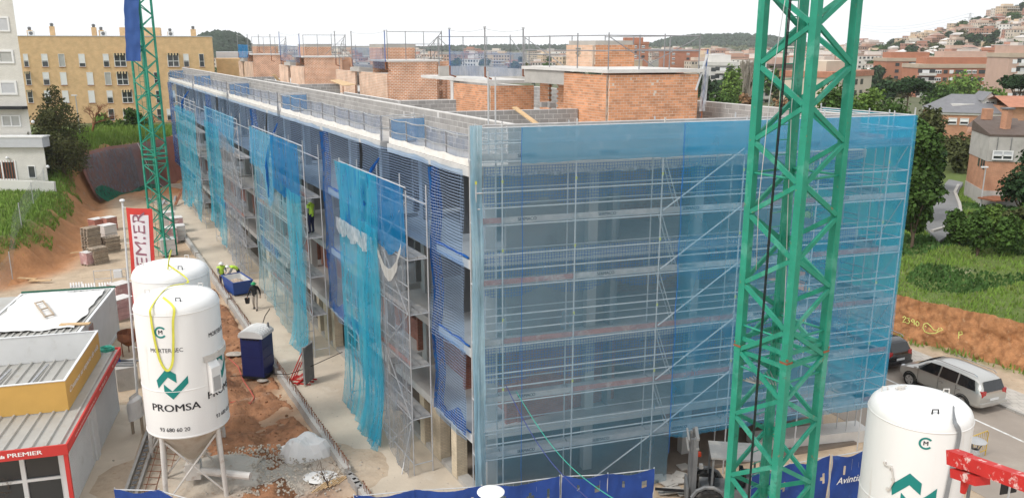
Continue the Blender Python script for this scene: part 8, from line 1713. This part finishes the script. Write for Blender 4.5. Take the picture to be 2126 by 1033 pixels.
# ================================================================== apartment blocks of the town
mat('balcony_white', (.62, .6, .56), .8, .08, 1); mat('wall_cream', (.58, .5, .4), .85, .08, .3); mat('wall_beige', (.45, .37, .29), .85, .1, .3); mat('wall_brick_far', (.4, .17, .1), .85, .12, .4); mat('wall_pale', (.62, .6, .57), .85, .08, .3); mat('wall_rose', (.5, .34, .27), .85, .1, .3); mat('band_beige', (.46, .37, .28), .85, .1, .3)
def block(label, u0, u1, vt, y, floors, wallm, cols, fh=2.95, ground=None, balc=(), depth=14, roofm='band_beige', yaw=0.0, setback=True, group=None):
    p, q = Vector((UX(u0, y, 2), y, 0)), Vector((UX(u1, y, 2), y + yaw, 0)); ex = (q - p).normalized(); nn = Vector((ex.y, -ex.x, 0)); W_ = (q - p).length; zt = ZV(vt, y); g = gh(p.x, p.y) - 3; T = thing('apartment_building', label, 'building', zp(p, g), group)
    mb = MB(); mb.obox(zp(p, g), ex * W_, -nn * depth, (0, 0, zt - g)); mb.build('wall', wallm, T); mb = MB(); mb.obox(zp(p, zt - 1.2) - ex * .3 + nn * .3, ex * (W_ + .6), -nn * (depth + .6), (0, 0, 1.5)); mb.build('roof_band', roofm, T)
    if setback: mb = MB(); mb.obox(zp(p, zt + .3) + ex * W_ * .12 - nn * 3, ex * W_ * .7, -nn * (depth - 5), (0, 0, 2.6)); mb.build('penthouse', wallm, T)
    for f_ in range(floors):
        z = zt - 1.2 - (f_ + 1) * fh + .75
        for (c_, w_, kd_) in cols:
            o_ = zp(p, z) + ex * (c_ * W_ - w_ / 2) + nn * .02; mb = MB(); mb.obox(o_, ex * w_, nn * .1, (0, 0, 1.45)); wn = mb.build('window', 'frame_white' if (kd_ == 'w' and R.random() < .75) else 'pane', T)
            if kd_ == 'w' and w_ > 1.6:
                for k in range(3): mb = MB(); mb.obox(o_ + ex * (w_ * (k + .12) / 3) + nn * .1 + Vector((0, 0, .25)), ex * (w_ / 3 * .76), nn * .03, (0, 0, .8)); mb.build('pane', 'pane', wn)
        for (c_, w_) in balc:
            o_ = zp(p, z - .75) + ex * (c_ * W_ - w_ / 2); mb = MB(); mb.obox(o_ + Vector((0, 0, 1.05)) + nn * .01, ex * w_, nn * .08, (0, 0, 1.5)); mb.build('window', 'pane', T); mb = MB(); mb.obox(o_, ex * w_, nn * 1.3, (0, 0, .18)); mb.obox(o_ + nn * 1.25, ex * w_, nn * .08, (0, 0, 1.05)); mb.build('balcony', 'balcony_white', T)
            mb = MB(); mb.obox(o_ + nn * .1 + ex * w_ * .25 + Vector((0, 0, .2)), ex * w_ * .4, nn * .05, (0, 0, 2.0)); mb.build('shutter', 'frame_white', T)
    return T
block('long red brick apartment block with white balconies at both ends, above the villa', 1905, 2092, 135, 335, 4, 'wall_brick_far', [(.22, 2.6, 'w'), (.30, 1.6, 'g'), (.365, 1.6, 'w'), (.43, 1.6, 'g'), (.49, 2.6, 'g'), (.56, 1.8, 'w'), (.62, 1.8, 'w'), (.69, 1.6, 'g'), (.75, 3.0, 'w')], balc=((.09, 7), (.9, 7)), roofm='band_beige')
block('red brick block with white balconies left of the long one', 1838, 1952, 122, 390, 5, 'wall_brick_far', [(.2, 1.8, 'g'), (.34, 1.8, 'w'), (.62, 2, 'w')], balc=((.5, 5), (.85, 5)))
block('beige apartment block right behind the long brick block', 1945, 2075, 119, 420, 3, 'wall_rose', [(.15, 2, 'g'), (.3, 2, 'w'), (.45, 3, 'g'), (.6, 2, 'w'), (.8, 2, 'g')], balc=())
block('rose apartment block at the right border with stacked balconies', 2088, 2150, 112, 300, 5, 'wall_rose', [(.2, 1.6, 'w')], balc=((.55, 6),))
block('orange gabled block above the long brick block, right', 2062, 2110, 100, 470, 2, 'wall_brick_far', [(.3, 2, 'w'), (.7, 2, 'w')], setback=False, roofm='roof_terracotta')
block('low cream building with curved brown eaves left of the umbrella pine', 1722, 1868, 152, 215, 3, 'wall_cream', [(.3, 1.5, 'g'), (.42, 1.5, 'g'), (.6, 1.5, 'g'), (.74, 1.5, 'g')], roofm='roof_terracotta', yaw=18)
block('white apartment block with balconies left of the crane', 1468, 1530, 130, 330, 5, 'wall_pale', [(.2, 2, 'g')], balc=((.55, 7),), roofm='balcony_white')
block('pale apartment block with balconies seen through the crane', 1566, 1600, 146, 300, 5, 'wall_pale', [(.2, 1.5, 'g')], balc=((.6, 4),), roofm='balcony_white'); block('dark brown apartment block behind the crane mast', 1600, 1650, 135, 340, 6, 'wall_rose', [(.3, 1.6, 'w'), (.7, 1.6, 'g')], balc=(), roofm='roof_brown')
block('red tiled long block seen through the crane', 1600, 1668, 118, 520, 3, 'wall_beige', [(.3, 2, 'g'), (.6, 2, 'w')], roofm='roof_terracotta', setback=False)
block('red apartment tower beyond the roof of the near stair head', 1290, 1345, 88, 520, 3, 'wall_brick_far', [(.2, 2, 'w'), (.5, 2, 'w'), (.8, 2, 'w')], setback=True, roofm='wall_brick_far'); block('red block low behind the right guard rail', 1375, 1450, 104, 560, 3, 'wall_brick_far', [(.3, 2, 'w'), (.7, 2, 'w')], setback=False, roofm='wall_brick_far')
# farther houses: each its own object on shared meshes
mat('town_wall', (.6, .55, .5), .85, .05, .1)
def rampmat(name, cols, dirt=.1):
    m_ = bpy.data.materials.new(name); m_.use_nodes = True; t = m_.node_tree; b = t.nodes['Principled BSDF']; b.inputs['Roughness'].default_value = .85; oi = t.nodes.new('ShaderNodeObjectInfo'); cr_ = t.nodes.new('ShaderNodeValToRGB'); cr_.color_ramp.interpolation = 'CONSTANT'; e = cr_.color_ramp.elements; e[0].color = (*cols[0], 1); e[0].position = 0; e[1].color = (*cols[1], 1); e[1].position = 1 / len(cols)
    for i, c in enumerate(cols[2:]): q = e.new((i + 2) / len(cols)); q.color = (*c, 1)
    t.links.new(oi.outputs['Random'], cr_.inputs['Fac']); t.links.new(cr_.outputs['Color'], b.inputs['Base Color']); M[name] = m_
rampmat('town_wall', [(.64, .6, .55), (.56, .48, .39), (.42, .23, .16), (.6, .54, .47), (.5, .35, .27), (.68, .65, .6), (.4, .2, .14), (.58, .44, .3), (.5, .45, .4), (.46, .29, .21)]); rampmat('town_roof', [(.4, .24, .18), (.36, .22, .17), (.5, .47, .44), (.42, .3, .24), (.62, .6, .57), (.36, .22, .17)])
def house_mesh(w_, d, h, gable, rd):
    mb = MB(); mb.box((0, 0, -4), (w_, d, h + 4), 0, 0)
    if gable: mb.add([(-w_ / 2 - .4, -d / 2 - .4, h), (w_ / 2 + .4, -d / 2 - .4, h), (w_ / 2 + .4, d / 2 + .4, h), (-w_ / 2 - .4, d / 2 + .4, h), (-w_ / 4, 0, h + 2.2), (w_ / 4, 0, h + 2.2)], [(0, 1, 5, 4), (2, 3, 4, 5), (1, 2, 5), (3, 0, 4), (3, 2, 1, 0)], 1)
    else: mb.box((0, 0, h), (w_ + .4, d + .4, .5), 0, 1); mb.box((w_ * rd.uniform(-.25, .25), d * .1, h + .5), (w_ * rd.uniform(.25, .5), d * .5, 2.4), 0, 0)
    fl = int(h / 3)
    for f_ in range(fl):
        k = max(2, int(w_ / 2.6))
        for i in range(k):
            if rd.random() < .85: mb.box((-w_ / 2 + (i + .5) * w_ / k, -d / 2 - .05, f_ * 3 + .9), (rd.choice((1.0, 1.2, 1.6)), .1, 1.4), 0, 2)
        for i in range(max(1, int(d / 4))): mb.box((-w_ / 2 - .05, -d / 2 + (i + .5) * 4, f_ * 3 + .9), (.1, 1.1, 1.4), 0, 2)
        if not gable and rd.random() < .5: mb.box((0, -d / 2 - .6, f_ * 3 + .05), (w_ * .6, 1.2, .9), 0, 3)
    me = bpy.data.meshes.new('town_house'); me.from_pydata(mb.v, [], mb.f)
    for m_ in ('town_wall', 'town_roof', 'pane', 'balcony_white'): me.materials.append(M[m_])
    me.polygons.foreach_set('material_index', mb.m); return me
rh = random.Random(11); villas = [house_mesh(rh.uniform(9, 13), rh.uniform(8, 11), rh.choice((5.5, 6.5, 8.5)), True, rh) for _ in range(6)] + [house_mesh(rh.uniform(9, 14), 9, rh.choice((6, 7)), False, rh) for _ in range(4)]; flats = [house_mesh(rh.uniform(14, 30), 12, rh.choice((9, 12, 15)), False, rh) for _ in range(7)]
def place(me, x, y, label, cat, group, s_=1.0): o = bpy.data.objects.new('town_house', me); COL.objects.link(o); o.location = (x, y, gh(x, y)); o.rotation_euler = (0, 0, rh.uniform(-.5, .5) + (.3 if x > 0 else -.2)); o.scale = (s_,) * 3; tag(o, label, cat, group)
# the slope under the pylon
for i in range(215):
    y = 430 + 520 * (i / 215) ** 1.05; u = rh.uniform(1795, 2150); x = UX(u, y, 20); seg = 'below the pylon' if 1960 < u < 2060 else 'at the upper right' if u >= 2060 else 'left of the pylon'
    gb = rh.random(); lv = 'in the lowest rows' if i < 65 else 'in the middle rows' if i < 145 else 'near the skyline'; place(rh.choice(villas[:6] if gb < .55 else villas[6:] if gb < .8 else flats[:3]), x, y, '%s on the hillside town %s, %s' % ('small hip-roofed house' if gb < .55 else 'small flat-roofed house' if gb < .8 else 'wide flat-roofed block', seg, lv), 'house', 'hillside houses %s, %s' % (seg, lv), rh.uniform(.6, .85))
for i in range(85):
    y = 480 + 750 * (i / 85); u = rh.uniform(1440, 1810); place(rh.choice(flats), UX(u, y, 5), y, 'far building of the low town %s, %s' % ('left of the crane' if u < 1570 else 'seen through the crane mast' if u < 1760 else 'right of the crane', 'in its nearer half' if i < 42 else 'in its farther half'), 'building', 'low town around the crane', rh.uniform(.8, 1.05))
for i in range(75):
    y = 520 + 700 * (i / 75); u = rh.uniform(470, 1440); place(rh.choice(flats), UX(u, y, 5), y, 'far flat-roofed building glimpsed beyond the roof, %s' % ('behind the far stair heads' if u < 800 else 'behind the middle stair head' if u < 1100 else 'behind the near stair head'), 'building', 'far town behind the roof', rh.uniform(.8, 1.0))
# trees between the far houses, one object each on shared meshes
ftm = []
for k, lf in enumerate(('leaf_dark', 'leaf_mid', 'leaf_pine', 'leaf_olive')):
    rd = random.Random(k); mb = crown_mesh([((rd.uniform(-1, 1), rd.uniform(-1, 1), rd.uniform(3, 6)), 2.4, .9) for _ in range(5)], 420, 1.5, rd); mb.tube((0, 0, -2), (0, 0, 4), .3, .2, 5); me = bpy.data.meshes.new('far_tree'); me.from_pydata(mb.v, [], mb.f); me.materials.append(M[lf]); ftm.append(me)
for i in range(210):
    zone = (0, 0, 1, 2, 0)[i % 5]
    if zone == 0: y = rh.uniform(430, 950); u = rh.uniform(1800, 2150); lb = 'small tree among the hillside houses, %s' % ('lower slope' if y < 600 else 'middle slope' if y < 780 else 'upper slope'); gr = 'hillside trees'
    elif zone == 1: y = rh.uniform(240, 480); u = rh.uniform(1440, 1900); lb = 'far tree in the valley beyond the crane'; gr = 'valley trees'
    else: y = rh.uniform(380, 900); u = rh.uniform(450, 1440); lb = 'far tree glimpsed beyond the roof guard rails'; gr = 'trees beyond the roof'
    x = UX(u, y, 5); o = bpy.data.objects.new('far_tree', rh.choice(ftm)); COL.objects.link(o); o.location = (x, y, gh(x, y)); o.scale = (rh.uniform(.8, 1.6),) * 3; o.rotation_euler = (0, 0, rh.uniform(0, 6)); tag(o, lb, 'tree', gr)
# ================================================================== wooded hills
mat('hill_scrub', (.085, .1, .05), .95, .3, .02, dirt=((.22, .17, .1), .6, .01, .6)); leafmat('wood_dark', (.03, .05, .03), 0)
def hill(name, label, uc, y, vt, wpx, ypx, seed, wood_from=.45):
    x0 = UX(uc, y, 10); W_ = wpx / F_PX * y; H_ = ZV(vt, y) + 6; mb = MB()
    def hz(dx, dy): return H_ * math.exp(-(dx / (W_ * .42)) ** 4 * .9 - (dx / (W_ * .6)) ** 2 * .25) * math.exp(-(dy / ypx) ** 2 * 2) * (1 + .08 * n3(dx * .012, dy * .012, seed)) - 6
    mb.grid(lambda u, v: (Vector((x0 + lerp(-W_, W_, u), y + lerp(-ypx, ypx, v), hz(lerp(-W_, W_, u), lerp(-ypx, ypx, v)))), (u, v)), 60, 30); struct(name, mb, 'hill_scrub', recalc=False, smooth=True)
    rd = random.Random(seed); mb = MB(); ico = sme[0]
    n_ = 0
    while n_ < 2200:
        dx, dy = rd.uniform(-W_, W_), rd.uniform(-ypx * .95, ypx * .25); z = hz(dx, dy)
        if z < -3: n_ += .3; continue
        f_ = (z + 6) / H_
        if rd.random() > (.95 if f_ > wood_from + .1 * n3(dx * .02, dy * .02) else .35): continue
        r_ = rd.uniform(5, 9) * (1 if f_ > wood_from else .7); me = rd.choice(sme); mb.add([Vector((x0 + dx, y + dy, z + r_ * .3)) + Vector((v.co.x * r_, v.co.y * r_, v.co.z * r_ * 1.1)) for v in me.vertices], [tuple(p.vertices) for p in me.polygons], 0 if f_ > wood_from else 1); n_ += 1
    o = mb.build('woodland', ['wood_dark', 'leaf_olive'], loc=(0, 0, 0), recalc=False, uv=False); tag(o, label, 'wood', None, 'stuff')
hill('hill', 'dark pine wood on the long hill behind the town, left of the crane', 1505, 1700, 76, 400, 260, 3); hill('hill', 'dark wood on the hill right of the ochre block', 462, 900, 77, 110, 140, 5, .1); hill('hill', 'low wooded ridge behind the roof guard rails', 1100, 1900, 98, 700, 200, 8)
# ================================================================== pylons and power lines
def pylon(label, u, vt, y, h):
    x = UX(u, y, 30); zt = ZV(vt, y); T = thing('power_pylon', label, 'pylon', (x, y, zt - h), 'power pylons'); mb = MB(); B = h * .11
    for sx in (-1, 1):
        for sy in (-1, 1): mb.tube((x + sx * B, y + sy * B, zt - h), (x + sx * .5, y + sy * .5, zt), .16, .12, 4)
    for k in range(6):
        z0, z1 = zt - h + h * k / 6, zt - h + h * (k + 1) / 6; b0, b1 = lerp(B, .5, k / 6), lerp(B, .5, (k + 1) / 6)
        for sy in (-1, 1): mb.tube((x - b0, y + sy * b0, z0), (x + b1, y + sy * b1, z1), .1, n=4); mb.tube((x + b0, y + sy * b0, z0), (x - b1, y + sy * b1, z1), .1, n=4)
    mb.build('lattice', 'galvanised', T)
    for i, (dz, w_) in enumerate(((.04, 4), (.17, 5.5), (.3, 4.5))): mb = MB(); mb.tube((x - w_, y, zt - h * dz), (x + w_, y, zt - h * dz), .2, .2, 4); mb.build('cross_arm', 'galvanised', T)
    return Vector((x, y, zt))
pa_ = pylon('lattice power pylon on the skyline above the hillside town', 2010, 27, 950, 30); pb_ = pylon('fainter pylon half hidden behind the crane, left of the skyline one', 1775, 48, 1300, 34)
for i, (dz, dx) in enumerate(((-5, -5.5), (-9, -4.5), (-1.5, -4))): hang('power_line', 'thin power line between the pylons, %s wire' % ['middle', 'lowest', 'topmost'][i], [pa_.lerp(pb_, k / 16) + Vector((dx, 0, dz - 14 * math.sin(math.pi * k / 16) * .6)) for k in range(17)], .11, 'galvanised', 'wire', 'power lines', 4)
# ================================================================== air
hm = bpy.data.materials.new('haze'); hm.use_nodes = True; t = hm.node_tree; t.nodes.clear(); o_ = t.nodes.new('ShaderNodeOutputMaterial'); pv_ = t.nodes.new('ShaderNodeVolumePrincipled')
pv_.inputs['Color'].default_value = (.93, .96, 1, 1); pv_.inputs['Density'].default_value = .00014; pv_.inputs['Anisotropy'].default_value = .3; t.links.new(pv_.outputs[0], o_.inputs['Volume']); M['haze'] = hm
mb = MB(); mb.obox((-2600, -260, -13), (5200, 0, 0), (0, 2700, 0), (0, 0, 125)); tag(mb.build('haze', 'haze', loc=(0, 0, 0)), None, None, None, 'stuff')
